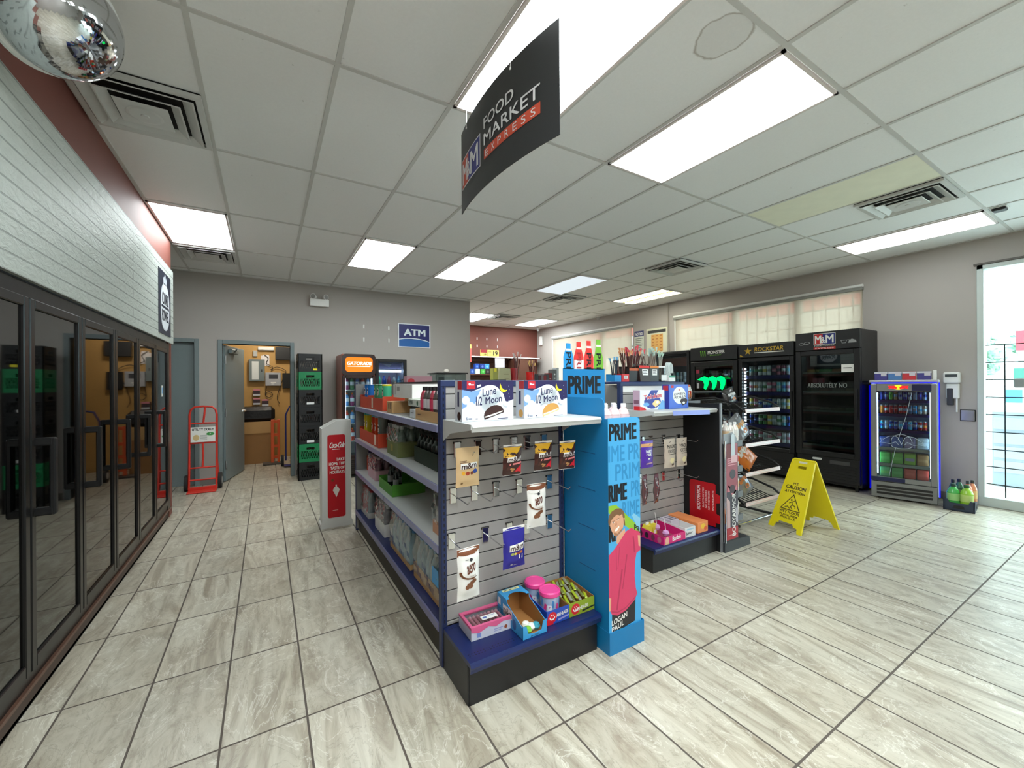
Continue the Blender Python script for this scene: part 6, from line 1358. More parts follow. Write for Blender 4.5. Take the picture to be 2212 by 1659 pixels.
# cans
CANS = {}
def can(t_fr, label, lx, ly, z, c, c2, h=.157, r=.031, group=None, M4=None):
    k = (c, c2, h)
    if k not in CANS:
        g = G(); m = mat('can_%d_%d_%d' % c, c, .25, metal=.35, var=.05); m2 = mat('can_%d_%d_%d' % c2, c2, .25, metal=.35)
        g.lathe([(r*.78, 0, M_ALU), (r, .008, m), (r, h*.35, m2), (r*1.0, h*.62, m), (r, h-.014, M_ALU), (r*.8, h-.002, M_ALU), (r*.8, h-.004)], m, seg=12)
        o = g.build('drink_can'); CANS[k] = o; first = True
    else: o = CANS[k].copy(); COL.objects.link(o)
    o.location = M4 @ Vector((lx, ly, z)); return tag(o, label, 'can', group)
def locM(o): return Matrix.Translation(o.location) @ o.rotation_euler.to_matrix().to_4x4()
ordn = ['first', 'second', 'third', 'fourth', 'fifth', 'sixth', 'seventh', 'eighth', 'ninth', 'tenth']
cn = {}
def cname(c):
    r, g_, b = c; mx, mn = max(c), min(c)
    if mx-mn < 28: return 'white' if mx > 190 else 'grey' if mx > 90 else 'black'
    if r == mx: return ('pink' if b > g_+10 else 'orange' if g_ > 110 else 'red')
    if g_ == mx: return 'green' if r < 170 else 'yellow-green'
    return 'purple' if r > g_+20 else 'blue'
def shelf_rows(t, w, rows, n, x0, x1, front, what, depth2=True, h=.157, r=.031, edge=None, rail=.05):
    M4 = locM(t)
    for iz, (z, cols_) in enumerate(rows):
        g = G(); g.box((x0-.02, front-.01, z-.014), (x1+.02, front+.3, z), M_DARKIN); g.box((x0-.02, front-.022, z-rail), (x1+.02, front-.016, z+.0), edge or mat('navy_price_rail', (30, 30, 84), .35)); g.build('shelf', t)
        g = G(); g.tube([(x0-.02, front-.02, z+.07), (x1+.02, front-.02, z+.07)], .002, M_CHROME, 5); g.build('guard_wire', t)
        for i in range(n):
            c, c2 = cols_[i % len(cols_)]
            can(t, '%s can, %s along the %s shelf of %s' % (cname(c), ordn[i], ordn[len(rows)-1-iz]+' from top', what), x0+(x1-x0)*(i+.5)/n, front+.035, z+.001, c, c2, h, r, 'cans in '+what, M4)
# 1: food cooler
t = fM = wallfridge('tall black food cooler with a red and blue branded header, dim shelves', 2.885, .73, .565, 2.09, .42, 1.83, M_BLACK, M_DARKIN)
def a_mm(g, f, w):
    x, z = .225, 1.865
    g.rect(f, x, z+.05, .25, .15, M_WHITE); g.rect(f, x+.006, z+.056, .10, .138, col(190, 44, 44), .0014); g.rect(f, x+.106, z+.056, .138, .138, col(40, 50, 120), .0014)
    g.text('M', f, x+.015, z+.07, .075, .105, M_WHITE, .002, .03); g.text('&', f, x+.085, z+.07, .05, .08, M_WHITE, .0024, .02); g.text('M', f, x+.14, z+.07, .09, .105, M_WHITE, .002, .03)
    g.text('FOOD MARKET', f, x+.01, z+.03, .23, .014, M_WHITE, .001, .01); g.rect(f, x, z-.012, .25, .03, col(196, 52, 48)); g.text('EXPRESS', f, x+.02, z-.006, .21, .016, M_WHITE, .002, .01)
    gy = col(150, 152, 152); g.disc(f, .08, z+.075, .035, gy, .001, .018); g.disc(f, .145, z+.085, .035, gy, .001, .02); g.disc(f, .08, z+.077, .028, M_BLACK, .0015, .011); g.disc(f, .145, z+.087, .027, M_BLACK, .0015, .012)
    g.flat([(.53, z+.09), (.6, z+.09), (.585, z+.05), (.545, z+.05)], f, gy); g.flat([(.537, z+.084), (.593, z+.084), (.58, z+.056), (.55, z+.056)], f, M_BLACK, .0015); g.rect(f, .6, z+.085, .03, .006, gy); g.flat([(.61, z+.05), (.7, z+.05), (.69, z+.08), (.65, z+.1), (.62, z+.08)], f, gy, .0012)
header(t, .73, 1.845, 2.09, mat('black_header', (30, 31, 32), .4), a_mm)
fridge_door(t, .73, .42, 1.84, .065, M_BLACK, glassm=glass('dim_fridge_glass', (200, 215, 210), .7, .015, 1.1, 1.6)); grille(t, .73, .1, .42, M_BLACK)
g = G(); g.prism(rrect(.2, .365, .11, .028, .012), FRONT(0, .008, 0), 0, .004, col(190, 192, 190)); g.prism([(.4, .33), (.62, .33), (.62, .38), (.4, .38)], FRONT(0, .008, 0), 0, .003, col(60, 60, 60)); g.build('badge', t)
g = G(); g.rect(FRONT(0, .019, 0), .53, 1.54, .13, .10, M_WHITE); g.rect(FRONT(0, .017, 0), .55, 1.59, .09, .01, col(80, 80, 80)); g.text('ABSOLUTELY NO', FRONT(0, .019, 0), .14, 1.34, .45, .06, col(120, 128, 126), .001, .02); g.build('decal', t)
M4 = locM(t)
for iz, z in enumerate((1.54, 1.28, 1.02, .76, .55)):
    g = G(); g.box((.05, .1, z-.012), (.68, .5, z), M_DARKIN); g.box((.05, .09, z-.012), (.68, .1, z+.012), col(150, 152, 152, .4)); g.box((.05, .092, z-.045), (.68, .098, z-.014), col(120, 56, 60, .4)); g.build('shelf', t)
    for k in range(4):
        c = [(110, 100, 60), (70, 100, 66), (120, 80, 60), (110, 110, 100)][(k+iz) % 4]
        if (k+iz) % 4 == 3 and iz > 2: continue
        g = G(); g.prism([(0, 0), (.12, 0), (.11, .05), (.01, .05)], FRONT(0, 0, 0), -.14, 0, mat('food_%d_%d' % (c[0], c[1]), c, .4, var=.2, scale=30)); g.box((-.002, -.002, .05), (.122, .142, .056), M_FILM)
        tag(g.build('food_tray', loc=M4 @ Vector((.08+k*.15, .13, z+.001)), rz=-PI/2), 'wrapped food tray, %s along the %s of the dim black cooler' % (ordn[k], ordn[iz]+' shelf'), 'food tray', 'food trays in the black cooler')
g = G(); g.box((.08, .07, 1.79), (.65, .1, 1.80), emis('hidden_fill_led', (220, 232, 236), 22.)); g.build('lamp_strip', t)  # unseen strip behind the header, added to brighten the shelves
# 2: energy drink cooler with the star
t = wallfridge('black energy drink cooler with a gold star header and rows of cans', 3.70, .79, .52, 2.0, .40, 1.80, M_BLACK, M_DARKIN)
gold = mat('gold_print', (198, 160, 50), .3, metal=.3)
def a_rs(g, f, w):
    P = []
    for k in range(10):
        q = PI/2+k*PI/5; r = .062 if k % 2 == 0 else .025; P.append((.15+r*math.cos(q), 1.895+r*math.sin(q)))
    g.flat(P, f, gold); g.text('ROCKSTAR', f, .25, 1.885, .41, .062, gold, .001, .03, skew=.1); g.rect(f, .25, 1.86, .42, .012, M_WHITE); g.flat([(.03, 1.815), (.09, 1.815), (.03, 1.85)], f, gold)
header(t, .79, 1.80, 2.0, mat('black_header', (30, 31, 32), .4), a_rs); fridge_door(t, .79, .40, 1.79, .055, M_BLACK); grille(t, .79, .08, .40, M_BLACK)
led(t, .075, .55, 1.66, emis('bead_led', (236, 244, 255), 9.), 22); led(t, .72, .5, 1.66, emis('side_led', (200, 215, 240), 5.))  # the plain side strip is unseen, added to brighten the cans
w_, s_, p_, t_, y_, g_, b_, k_ = (206, 210, 210), (160, 164, 166), (190, 110, 130), (110, 180, 190), (206, 190, 90), (70, 130, 80), (60, 90, 170), (50, 44, 60)
rows = [(.52, [(w_, p_), (s_, g_), (p_, w_), (w_, s_)]), (.77, [(b_, k_), (k_, b_), (g_, w_), (g_, k_), (y_, w_), (s_, w_), (w_, g_), (t_, w_)]), (1.02, [(y_, w_), (p_, w_), (s_, b_), (b_, w_), (b_, t_), (s_, b_), (w_, s_), (w_, t_)]),
        (1.27, [(w_, p_), (w_, (190, 120, 60)), (w_, s_), (w_, g_), (p_, w_), (p_, k_), (t_, w_), (t_, b_)]), (1.52, [(s_, t_), (k_, g_), (w_, g_), (w_, y_), (w_, s_), (k_, p_), (p_, k_), ((120, 60, 80), w_)])]
shelf_rows(t, .79, rows, 9, .1, .7, .1, 'the star-headed cooler')
# 3: claw-mark cooler
t = wallfridge('black energy drink cooler with green claw marks on its header', 4.55, .83, .52, 2.02, .40, 1.78, M_BLACK, M_DARKIN)
gr = mat('acid_green_print', (120, 196, 50), .35)
def claws(g, f, x, z, s, m, d=.001):
    for k in range(3):
        o = x+k*.33*s; g.flat([(o, z+s), (o+.16*s, z+s*.96), (o+.2*s, z+s*.9), (o+.24*s, z+s*.3), (o+.15*s, z), (o+.12*s, z+s*.35), (o+.06*s, z+s*.8)], f, m, d)
def a_mo(g, f, w):
    claws(g, f, .19, 1.845, .11, gr); g.text('MONSTER', f, .33, 1.895, .3, .055, M_WHITE, .001, .03); g.text('ENERGY', f, .37, 1.865, .2, .018, gr, .001, .01)
header(t, .83, 1.79, 2.02, mat('black_header', (30, 31, 32), .4), a_mo); fridge_door(t, .83, .40, 1.77, .075, M_BLACK, glassm=glass('dim_fridge_glass')); grille(t, .83, .08, .40, M_BLACK); led(t, .73, .5, 1.66, emis('side_led', (200, 215, 240), 5.))  # side strip behind the door frame is an added, unseen fill
rows = [(.62, [(k_, g_), (g_, k_)]), (.92, [(k_, g_), (b_, k_)]), (1.2, [(k_, t_), (w_, s_), (b_, k_)]), (1.48, [((160, 160, 140), w_), ((180, 110, 110), w_), (w_, s_), ((190, 120, 120), w_), ((170, 130, 100), w_), ((110, 60, 50), k_)])]
shelf_rows(t, .83, rows, 9, .12, .7, .12, 'the claw-marked cooler')
g = G(); g.rect(FRONT(0, .019, 0), .11, 1.32, .1, .09, col(190, 190, 196)); g.rect(FRONT(0, .019, 0), .1, 1.58, .06, .06, col(170, 40, 70)); g.build('decal', t)
# glowing claw sign in front of it
t2 = thing('neon_sign', 'glowing green claw-mark sign in front of the claw-marked cooler', 'neon sign', (6.33, 4.33, 1.30), -PI/2)
g = G(); ng = emis('neon_green', (0, 255, 96), 1.3)
for k in range(3):
    o = .02+k*.145; g.prism([(o-.03+(0 if k else -.03), .165), (o+.02, .205), (o+.07, .22), (o+.12, .20), (o+.14, .15), (o+.13, .08), (o+.09, 0), (o+.06, .02), (o+.07, .09), (o+.05, .14), (o+.02, .155)], FRONT(0, 0, 0), -.02, 0, ng)
g.build('glow_tubes', t2); g = G(); g.box((-.02, .022, .02), (.46, .03, .17), M_BLACK); g.box((.2, .03, .1), (.24, .07, .14), M_BLACK); g.build('back_plate', t2)
# 4: partly hidden cooler
t = wallfridge('black glass-fronted cooler partly hidden by the snack sticks', 5.36, .78, .52, 2.0, .40, 1.95, M_BLACK, M_PALEIN)
fridge_door(t, .78, .40, 1.99, .05, M_BLACK); grille(t, .78, .08, .4, M_BLACK)
g = G(); g.rect(FRONT(0, .1, 0), .1, 1.72, .6, .16, col(140, 80, 70, .5)); g.build('shelf_banner', t)
rows = [(.75, [(s_, w_), (w_, t_)]), (1.05, [(s_, w_), (w_, t_)]), (1.42, [(w_, s_), (t_, w_), (s_, w_)])]
shelf_rows(t, .78, rows, 8, .1, .7, .12, 'the partly hidden cooler', h=.2)
led(t, .72, .5, 1.85, emis('side_led', (200, 215, 240), 5.))  # unseen strip added at the side to light the interior
# 5: small silver cooler
rzb = -1.318
t = fB = wallfridge('small silver can cooler with blue lit edges and a bull emblem', 2.03, .565, .5, 1.39, .22, 1.36, mat('silver_frame', (128, 130, 130), .35, metal=.5), mat('bright_lining', (150, 170, 200), .4), rz=rzb, x=6.335, side=mat('white_blue_side', (186, 198, 220), .4))
ms = mat('silver_frame'); g = G(); w = .565
d = bpy.data.objects.new('door', None); COL.objects.link(d); d.parent = t
g.box((0, 0, .22), (.055, .045, 1.385), ms, .005); g.box((w-.055, 0, .22), (w, .045, 1.385), ms, .005); g.box((.055, 0, .22), (w-.055, .045, .27), ms); g.box((.055, 0, 1.30), (w-.055, .045, 1.385), ms); g.build('door_frame', d)
g = G(); g.box((.055, .02, .27), (w-.055, .024, 1.30), M_FGL); g.build('glass', d)
g = G(); f = FRONT(0, -.001, 0); nb = col(18, 26, 70, .3); g.rect(f, .36, 1.305, .16, .075, nb); g.rect(f, .0, .222, .3, .045, nb)
yl, rd = emis('bull_yellow', (250, 200, 40), .9), emis('bull_red', (226, 40, 40), .9)
g.disc(f, .245, 1.345, .045, yl, .002, .028)
for s in (-1, 1): g.flat([(.245+s*a, 1.345+b) for a, b in ((.008, -.004), (.03, .018), (.055, .016), (.085, .018), (.09, .008), (.078, .004), (.085, -.016), (.07, -.016), (.06, -.006), (.045, -.02), (.03, -.014), (.018, -.022))], f, rd, .003)
g.build('emblem', d)
g = G(); f = FRONT(0, .017, 0); lw = col(190, 206, 216, .3)
def line(pts, r=.0022): g.tube([(a, .014, b) for a, b in pts], r, lw, 5)
line([(.36, 1.28), (.31, 1.0), (.24, .72)]); line([(.22, .63), (.16, .28)])
for s in (-1, 1): line([(.27+s*a, .72+b) for a, b in ((.0, -.05), (.03, .03), (.06, .05), (.11, .04), (.16, .0), (.19, .02), (.17, -.02), (.2, -.05), (.15, -.04), (.1, -.05), (.05, -.02), (.02, -.06))])
line([(.27+.09*math.cos(q), .70+.09*math.sin(q)) for q in [PI*k/10 for k in range(11)]]); line([(.27+.09*math.cos(q), .66-.04*math.sin(q)) for q in [PI*k/10 for k in range(11)]]); g.build('line_decal', d)
g = G(); be = emis('blue_edge', (16, 20, 255), 1.6)
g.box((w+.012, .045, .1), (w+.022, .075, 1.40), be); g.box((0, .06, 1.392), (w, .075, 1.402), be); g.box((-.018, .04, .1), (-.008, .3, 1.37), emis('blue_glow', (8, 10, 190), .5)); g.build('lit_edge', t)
g = G(); g.box((w+.001, .045, .1), (w+.012, .5, 1.39), mat('white_blue_side')); f = Fr((w+.0125, .1, 0), (0, 1, 0), (0, 0, 1))
f3 = Fr(f.p(0, 0, 0), (0, 0, 1), (0, -1, 0)); g.text('RedBull', f3, .86, -.22, .42, .085, col(200, 50, 70), .001, .03); g.disc(f, .14, .68, .075, col(244, 170, 50), .001, .09); g.flat([(.12, .6), (.22, .58), (.22, .77), (.15, .79), (.13, .7)], f, col(206, 50, 56), .002); g.rect(f, .02, .12, .36, .34, col(70, 84, 160), .001); g.build('side_panel', t)
g = G(); g.box((0, .02, .02), (w, .06, .21), mat('silver_frame'), .004)
for k in range(3): g.box((.05, .012, .06+.04*k), (w-.04, .02, .085+.04*k), M_BLACK)
g.build('grille', t)
g = G(); g.box((-.02, .08, 1.402), (w+.02, .4, 1.43), M_ALU, .004); g.build('top_ledge', t)
led(t, .058, .3, 1.28, emis('ice_led', (190, 230, 255), 9.)); led(t, w-.052, .3, 1.28, emis('ice_led'))
B, S, R_, O, W2, G3 = (40, 60, 150), (150, 160, 190), (180, 40, 40), (226, 130, 50), (210, 214, 220), (90, 170, 70)
for z, cs in ((1.20, [(B, B), (B, S), (G3, G3), ((150, 120, 80), S), (S, B), (B, S), (W2, B), (S, S), (B, (90, 90, 200)), (S, B)]), (1.03, [(O, O), (R_, W2), (R_, R_), ((120, 40, 40), R_), (R_, W2), (R_, S), ((70, 110, 150), S), ((60, 150, 210), S), (W2, (90, 170, 220)), ((190, 150, 130), W2)]),
              (.84, [((60, 170, 200), B), (W2, S), (B, (90, 170, 220)), (B, S), (S, (90, 190, 230)), (B, B), ((80, 180, 220), S), (B, S), (R_, W2), (R_, O)])): pass
rows = [(z, cs) for z, cs in ((.835, [((60, 170, 200), B), (W2, S), (B, (90, 170, 220)), (B, S), (S, (90, 190, 230)), (B, B), ((80, 180, 220), S), (B, S), (R_, W2), (R_, O)]), (1.025, [(O, O), (R_, W2), (R_, R_), ((120, 40, 40), R_), (R_, W2), (R_, S), ((70, 110, 150), S), ((60, 150, 210), S), (W2, (90, 170, 220)), ((190, 150, 130), W2)]),
        (1.19, [(B, B), (B, S), (G3, G3), ((150, 120, 80), S), (S, B), (B, S), (W2, B), (S, S), (B, (90, 90, 200)), (S, B)]))]
shelf_rows(t, w, rows, 10, .075, w-.075, .09, 'the silver bull cooler', h=.105 if False else .11, r=.019, rail=.03)
M4 = locM(t)
for z in (.62, .425, .26):
    g = G(); g.box((.05, .07, z-.014), (w-.05, .45, z), M_PALEIN); g.box((.05, .06, z-.03), (w-.05, .07, z+.002), M_ALU); g.build('shelf', t)
packs = [(.62, [((60, 80, 150), 'navy'), ((80, 100, 170), 'blue'), ((150, 130, 170), 'lilac'), ((200, 200, 206), 'white')], .13), (.425, [((96, 180, 84), 'leaf green'), ((110, 176, 76), 'green'), ((150, 186, 70), 'lime'), ((170, 120, 76), 'brown')], .13), (.26, [((110, 186, 120), 'mint green'), ((100, 180, 96), 'fresh green'), ((226, 90, 76), 'coral'), ((230, 84, 70), 'red')], .12)]
for iz, (z, cs, h) in enumerate(packs):
    for k, (c, nm) in enumerate(cs):
        g = G(); g.box((0, 0, 0), (.098, .13, h), mat('pack_%d_%d_%d' % c, c, .3, var=.1, scale=20, coat=.3), .008); g.box((.01, -.001, h*.35), (.088, .0, h*.6), mat('packb_%d' % c[0], tuple(min(255, v+26) for v in c), .3))
        tag(g.build('can_multipack', loc=M4 @ Vector((.075+k*.108, .09, z+.001)), rz=rzb), '%s can multipack on the %s shelf of the silver cooler' % (nm, ['upper pack', 'middle pack', 'lowest'][iz]), 'multipack', 'multipacks in the silver cooler')
for k, (c, nm) in enumerate((((70, 66, 140), 'purple'), ((80, 130, 190), 'blue and silver'), ((206, 50, 60), 'red'), ((70, 130, 60), 'green'))):
    g = G(); g.box((0, 0, 0), (.118, .13, .10), mat('topk_%d' % c[0], c, .35, var=.1, scale=25), .004); f = FRONT(0, -.0005, 0); g.rect(f, .06, .05, .05, .045, col(210, 206, 210)); g.rect(f, .0, .08, .118, .018, col(214, 216, 220), .0006)
    tag(g.build('can_multipack', loc=M4 @ Vector((.03+k*.125, .12, 1.431)), rz=rzb), '%s can multipack on top of the silver cooler' % nm, 'multipack', 'multipacks on top of the silver cooler')
g = G(); g.box((0, 0, 0), (.03, .12, .11), M_WHITE, .003); tag(g.build('white_box', loc=M4 @ Vector((.535, .12, 1.431)), rz=rzb), 'narrow white box at the end of the packs on the silver cooler', 'box')
# crate of bottles on the floor
t = thing('bottle_crate', 'low dark blue plastic crate on the floor beside the silver cooler', 'crate', (6.42, 1.43, 0), -1.45)
cm = mat('crate_navy', (44, 54, 72), .45); g = G(); w, d = .235, .34
g.box((0, 0, 0), (w, d, .01), cm)
for fr, L in ((Fr((0, 0, 0), (1, 0, 0), (0, 0, 1)), w), (Fr((w, 0, 0), (0, 1, 0), (0, 0, 1)), d), (Fr((w, d, 0), (-1, 0, 0), (0, 0, 1)), w), (Fr((0, d, 0), (0, -1, 0), (0, 0, 1)), d)):
    g.prism([(0, 0), (L, 0), (L, .12), (L*.85, .12), (L*.8, .085), (L*.2, .085), (L*.15, .12), (0, .12)], fr, -.012, 0, cm); g.prism([(L*.3, .03), (L*.7, .03), (L*.65, .06), (L*.35, .06)], fr, 0, .004, M_BLACK)
g.build('crate_body', t); M4 = locM(t)
for i, (a, b, c, c2, nm) in enumerate(((.07, .08, (70, 170, 80), (30, 60, 50), 'big green bottle by the cooler side'), (.06, .18, (50, 110, 60), (30, 30, 44), 'dark green bottle behind the big green one'), (.1, .27, (60, 110, 80), (40, 40, 60), 'slim dark-capped bottle at the back'), (.17, .09, (150, 196, 60), (40, 90, 50), 'lime green bottle at the front corner'), (.17, .2, (232, 130, 84), (60, 60, 60), 'orange bottle at the window corner'), (.2, .28, (220, 150, 110), (60, 60, 60), 'peach bottle at the very back'))):
    bottle('juice_bottle', nm+' of the navy floor crate', 'bottle', M4 @ Vector((a, b, .012)), .27 if i in (0, 3) else .3, .052 if i in (0, 3) else .036, c, c2, (c[0]*.6+90, c[1]*.6+90, 120) if 0 else (min(255, int(c[0]*.5+110)), min(255, int(c[1]*.5+110)), 120), 'bottles in the navy floor crate', 16)

# ================================================================ wet floor sign
t = thing('wet_floor_sign', 'yellow folding wet floor caution sign standing open on the tiles', 'caution sign', (4.24, 2.02, 0), 0)
ye = mat('yellow_sign_plastic', (222, 206, 24), .38, var=.04)
bd = Vector((-.075, -.32, 0)).normalized(); pd = Vector((.974, -.228, 0)).normalized(); H = .645
def panel(base, up_to, label_):
    up = (up_to-base); L = up.length; fr = Fr(base, bd, up.normalized()); sgn_ = 1
    return fr, L
hinge = pd*.265+Vector((0, 0, H))
fr, L = panel(Vector((0, 0, 0)), hinge, ''); wb, wt = .33, .225
def wy(v): return (wb+(wt-wb)*v/L)/2
out = [(-wy(0), 0), (-wy(0)+.045, 0), (-.10, .055), (-.085, .055), (-.08, .075), (.06, .075), (.075, .05), (wy(0)-.055, .045), (wy(0)-.045, 0), (wy(0), 0), (wy(L), L-.01), (wy(L)-.01, L), (-wy(L)+.01, L), (-wy(L), L-.01)]
hole = rrect(-.045, L-.085, .09, .028, .005, 2)
g = G()
# front board in two halves round the hand hole
low = [p for p in out[:10]]+[(wy(L-.085), L-.085), (-wy(L-.085), L-.085)]
g.prism(low, fr, -.012, 0, ye); g.prism([(-wy(L-.057), L-.057), (wy(L-.057), L-.057), (wy(L), L-.01), (wy(L)-.01, L), (-wy(L)+.01, L), (-wy(L), L-.01)], fr, -.012, 0, ye)
g.prism([(-wy(L-.085), L-.085), (-.045, L-.085), (-.045, L-.057), (-wy(L-.057), L-.057)], fr, -.012, 0, ye); g.prism([(.045, L-.085), (wy(L-.085), L-.085), (wy(L-.057), L-.057), (.045, L-.057)], fr, -.012, 0, ye)
for s in (-1, 1): g.prism([(s*wy(0), 0), (s*(wy(0)-.012), 0), (s*(wy(L)-.012), L), (s*wy(L), L)][::(1 if s < 0 else -1)], fr, 0, .005, ye)
bk = col(60, 50, 24, .5)
g.rect(fr, -.04, L-.03, .08, .018, col(214, 210, 190)); g.text('MZ', fr, -.035, L*.64, .05, .022, bk, .001, .03)
g.text('CAUTION', fr, -.098, L*.575, .196, .036, bk, .001, .05); g.text('ATTENTION', fr, -.10, L*.52, .2, .025, bk, .001, .05)
g.text('WET FLOOR', fr, -.10, L*.235, .2, .026, bk, .001, .05); g.text('PLANCHER', fr, -.09, L*.195, .18, .02, bk, .001, .05); g.text('MOUILLE', fr, -.075, L*.158, .15, .02, bk, .001, .05)
a, b, c = (0, L*.50), (-.095, L*.285), (.095, L*.285)
def thick(p, q, r): 
    v = Vector((q[0]-p[0], q[1]-p[1])); n_ = Vector((-v.y, v.x)).normalized()*r; v = v.normalized()*r; g.flat([(p[0]-n_.x-v.x, p[1]-n_.y-v.y), (q[0]-n_.x+v.x, q[1]-n_.y+v.y), (q[0]+n_.x+v.x, q[1]+n_.y+v.y), (p[0]+n_.x-v.x, p[1]+n_.y-v.y)], fr, bk, .001)
for p, q in ((a, b), (b, c), (c, a)): thick(p, q, .004)
zc = L*.30
g.disc(fr, -.008, zc+.088, .009, bk, .0012)
for p, q in (((-.002, zc+.075), (.012, zc+.04)), ((.012, zc+.04), (.04, zc+.035)), ((.04, zc+.035), (.045, zc+.015)), ((.012, zc+.04), (-.005, zc+.02)), ((-.005, zc+.02), (.02, zc+.005)), ((.0, zc+.07), (-.022, zc+.055)), ((.002, zc+.068), (.022, zc+.085)), ((-.055, zc+.01), (-.03, zc+.02)), ((-.03, zc+.02), (-.01, zc+.005))): thick(p, q, .0035)
g.build('front_board', t)
g = G(); b2 = pd*.51; f2 = Fr(b2, -bd, (hinge+pd*.02-b2).normalized()); L2 = (hinge+pd*.02-b2).length
g.prism([(p[0], p[1]) for p in out], f2, -.012, 0, ye); g.build('rear_board', t)
g = G(); g.cyl(tuple(hinge-bd*.10+pd*.008), tuple(hinge+bd*.10+pd*.008), .012, ye, 12); g.build('hinge', t)

# ================================================================ crisp rack
t = thing('snack_rack', 'black wire snack rack with pale price strips behind the narrow drink rack', 'snack rack', (0, 0, 0))
x0, x1 = 3.92, 4.545
g = G()
for x in (x0-.02, x1+.02): g.tube([(x, 2.75, 0), (x, 2.75, 1.32)], .014, M_BLACK); g.tube([(x, 2.75, .03), (x, 2.25, .03)], .014, M_BLACK)
g.tube([(x0-.02, 2.75, 1.31), (x1+.02, 2.75, 1.31)], .012, M_BLACK); g.tube([(x0-.02, 2.28, .03), (x1+.02, 2.28, .03)], .01, M_CHROME); g.build('frame', t)
for z in (1.14, .81, .53, .245):
    g = G(); n = 13
    for k in range(n): x = x0+(x1-x0)*k/(n-1); g.tube([(x, 2.21, z), (x, 2.3, z-.02), (x, 2.74, z+.09)], .0045, M_BLACK, 5)
    for y, dz in ((2.22, 0), (2.4, .0), (2.6, .055), (2.73, .088)): g.tube([(x0-.02, y, z+dz), (x1+.02, y, z+dz)], .006, M_BLACK, 5)
    for x in (x0-.02, x1+.02): g.tube([(x, 2.74, z+.1), (x, 2.5, z+.12), (x, 2.28, z+.06), (x, 2.2, z)], .012, M_BLACK, 6)
    g.build('shelf', t)
    g = G(); g.prism([(0, 0), (x1-x0, 0), (x1-x0, .036), (0, .036)], Fr((x0, 2.198, z-.018), (1, 0, 0), (0, .15, 1)), 0, .003, mat('pale_price_strip', (226, 206, 206), .4)); f = Fr((x0, 2.1945, z-.018), (1, 0, 0), (0, .15, 1))
    g.rect(f, .02, .018, .45, .006, col(236, 236, 236), .0004); g.build('price_strip', t)
def chip(name, label, loc, rot, w, h, base, art=None, th=.05):
    t = thing(name, label, 'crisps', loc, group='crisp bags on the wire rack', rot=rot); g = G()
    def f_(u, v, s):
        k = max(0, math.sin(PI*u))**.5*max(0, math.sin(PI*v))**.5; cr = .006*math.sin(23*u+9*v)*k
        return Vector((w*(u-.5), s*th*k+cr, h*(v-.0)))
    for s in (-1, 1): g.sheet(lambda u, v: f_(u if s < 0 else 1-u, v, s), 10, 12, base)
    if art: art(g, lambda a, b, d: f_(max(0, min(1, a/w)), max(0, min(1, b/h)), -1)-Vector((0, d, 0)), w, h)
    g.build('bag_body', t); return t
M_ORB = mat('orange_crisp_bag', (196, 104, 26), .3, coat=.5, var=.12, scale=12); M_BKB = mat('black_crisp_bag', (40, 38, 38), .25, coat=.5, var=.3, scale=14); M_SIB = mat('silver_crisp_bag', (150, 150, 154), .22, metal=.5, var=.25, scale=16)
def art_lbl(c): return lambda g, s, w, h: (P_(g, s, [(w*.2, h*.5), (w*.8, h*.5), (w*.8, h*.68), (w*.2, h*.68)], col(*c), .001), P_(g, s, blob(w*.55, h*.3, w*.2, h*.1), col(200, 120, 60), .001, 1))
i = 0
for x, y, z, r1, ry, w, h, m, lb, c in ((4.34, 2.36, .56, -.35, -.75, .22, .33, M_ORB, 'orange crisp bag slumping out of the wire rack, pale label', (206, 200, 190)), (4.14, 2.46, .565, -.3, -.2, .22, .26, M_ORB, 'orange crisp bag standing behind the slumping one', (206, 200, 190)),
      (4.22, 2.36, .85, -.3, -.5, .2, .26, M_SIB, 'silver and orange crisp bag on the second rack shelf', (206, 150, 90)), (4.12, 2.52, .88, -.2, .1, .2, .2, M_BKB, 'black crisp bag at the back of the second rack shelf', (120, 60, 40)),
      (4.26, 2.36, .28, -.35, -.5, .2, .26, M_SIB, 'silver crisp bag low on the wire rack', (200, 120, 60)), (4.12, 2.46, .29, -.25, -.2, .2, .22, M_BKB, 'black crisp bag behind the low silver one', (170, 110, 60)),
      (4.14, 2.45, 1.19, -.3, -.2, .2, .17, M_BKB, 'black crisp bag at the end of the top rack shelf', (200, 200, 200))):
    chip('crisp_bag', lb, (x, y, z), (r1, ry, 0), w, h, m, art_lbl(c), .035)
# shelf with two popcorn bags
t = thing('counter_shelf', 'narrow dark shelf with a grey edge carrying two white snack bags', 'shelf', (0, 0, 0)); g = G(); g.box((3.40, 2.64, 1.20), (3.86, 2.95, 1.222), M_BLACK); g.box((3.40, 2.63, 1.205), (3.86, 2.64, 1.23), col(130, 134, 140)); g.build('board', t)
for x in (3.42, 3.84): 
    g = G(); g.box((x-.012, 2.9, 0), (x+.012, 2.93, 1.2), M_BLACK); g.build('leg', t)
def art_pop(g, s, w, h): P_(g, s, [(w*.3, h*.15), (w*.7, h*.15), (w*.7, h*.6), (w*.3, h*.6)], col(214, 110, 40), .001); P_(g, s, blob(w*.5, h*.5, w*.12, h*.1), col(190, 50, 30), .0014, 1); P_(g, s, [(0, h*.85), (w, h*.85), (w, h), (0, h)], col(200, 90, 60), .0008)
for x, lb in ((3.80, 'white snack bag with orange print beside the green glowing sign'), (3.97, 'second white snack bag, overlapping the end of the narrow shelf')):
    chip('popcorn_bag', lb, (x-.18, 2.75, 1.225), (-.05, 0, .1), .19, .17, mat('white_snack_bag', (226, 222, 214), .4), art_pop)

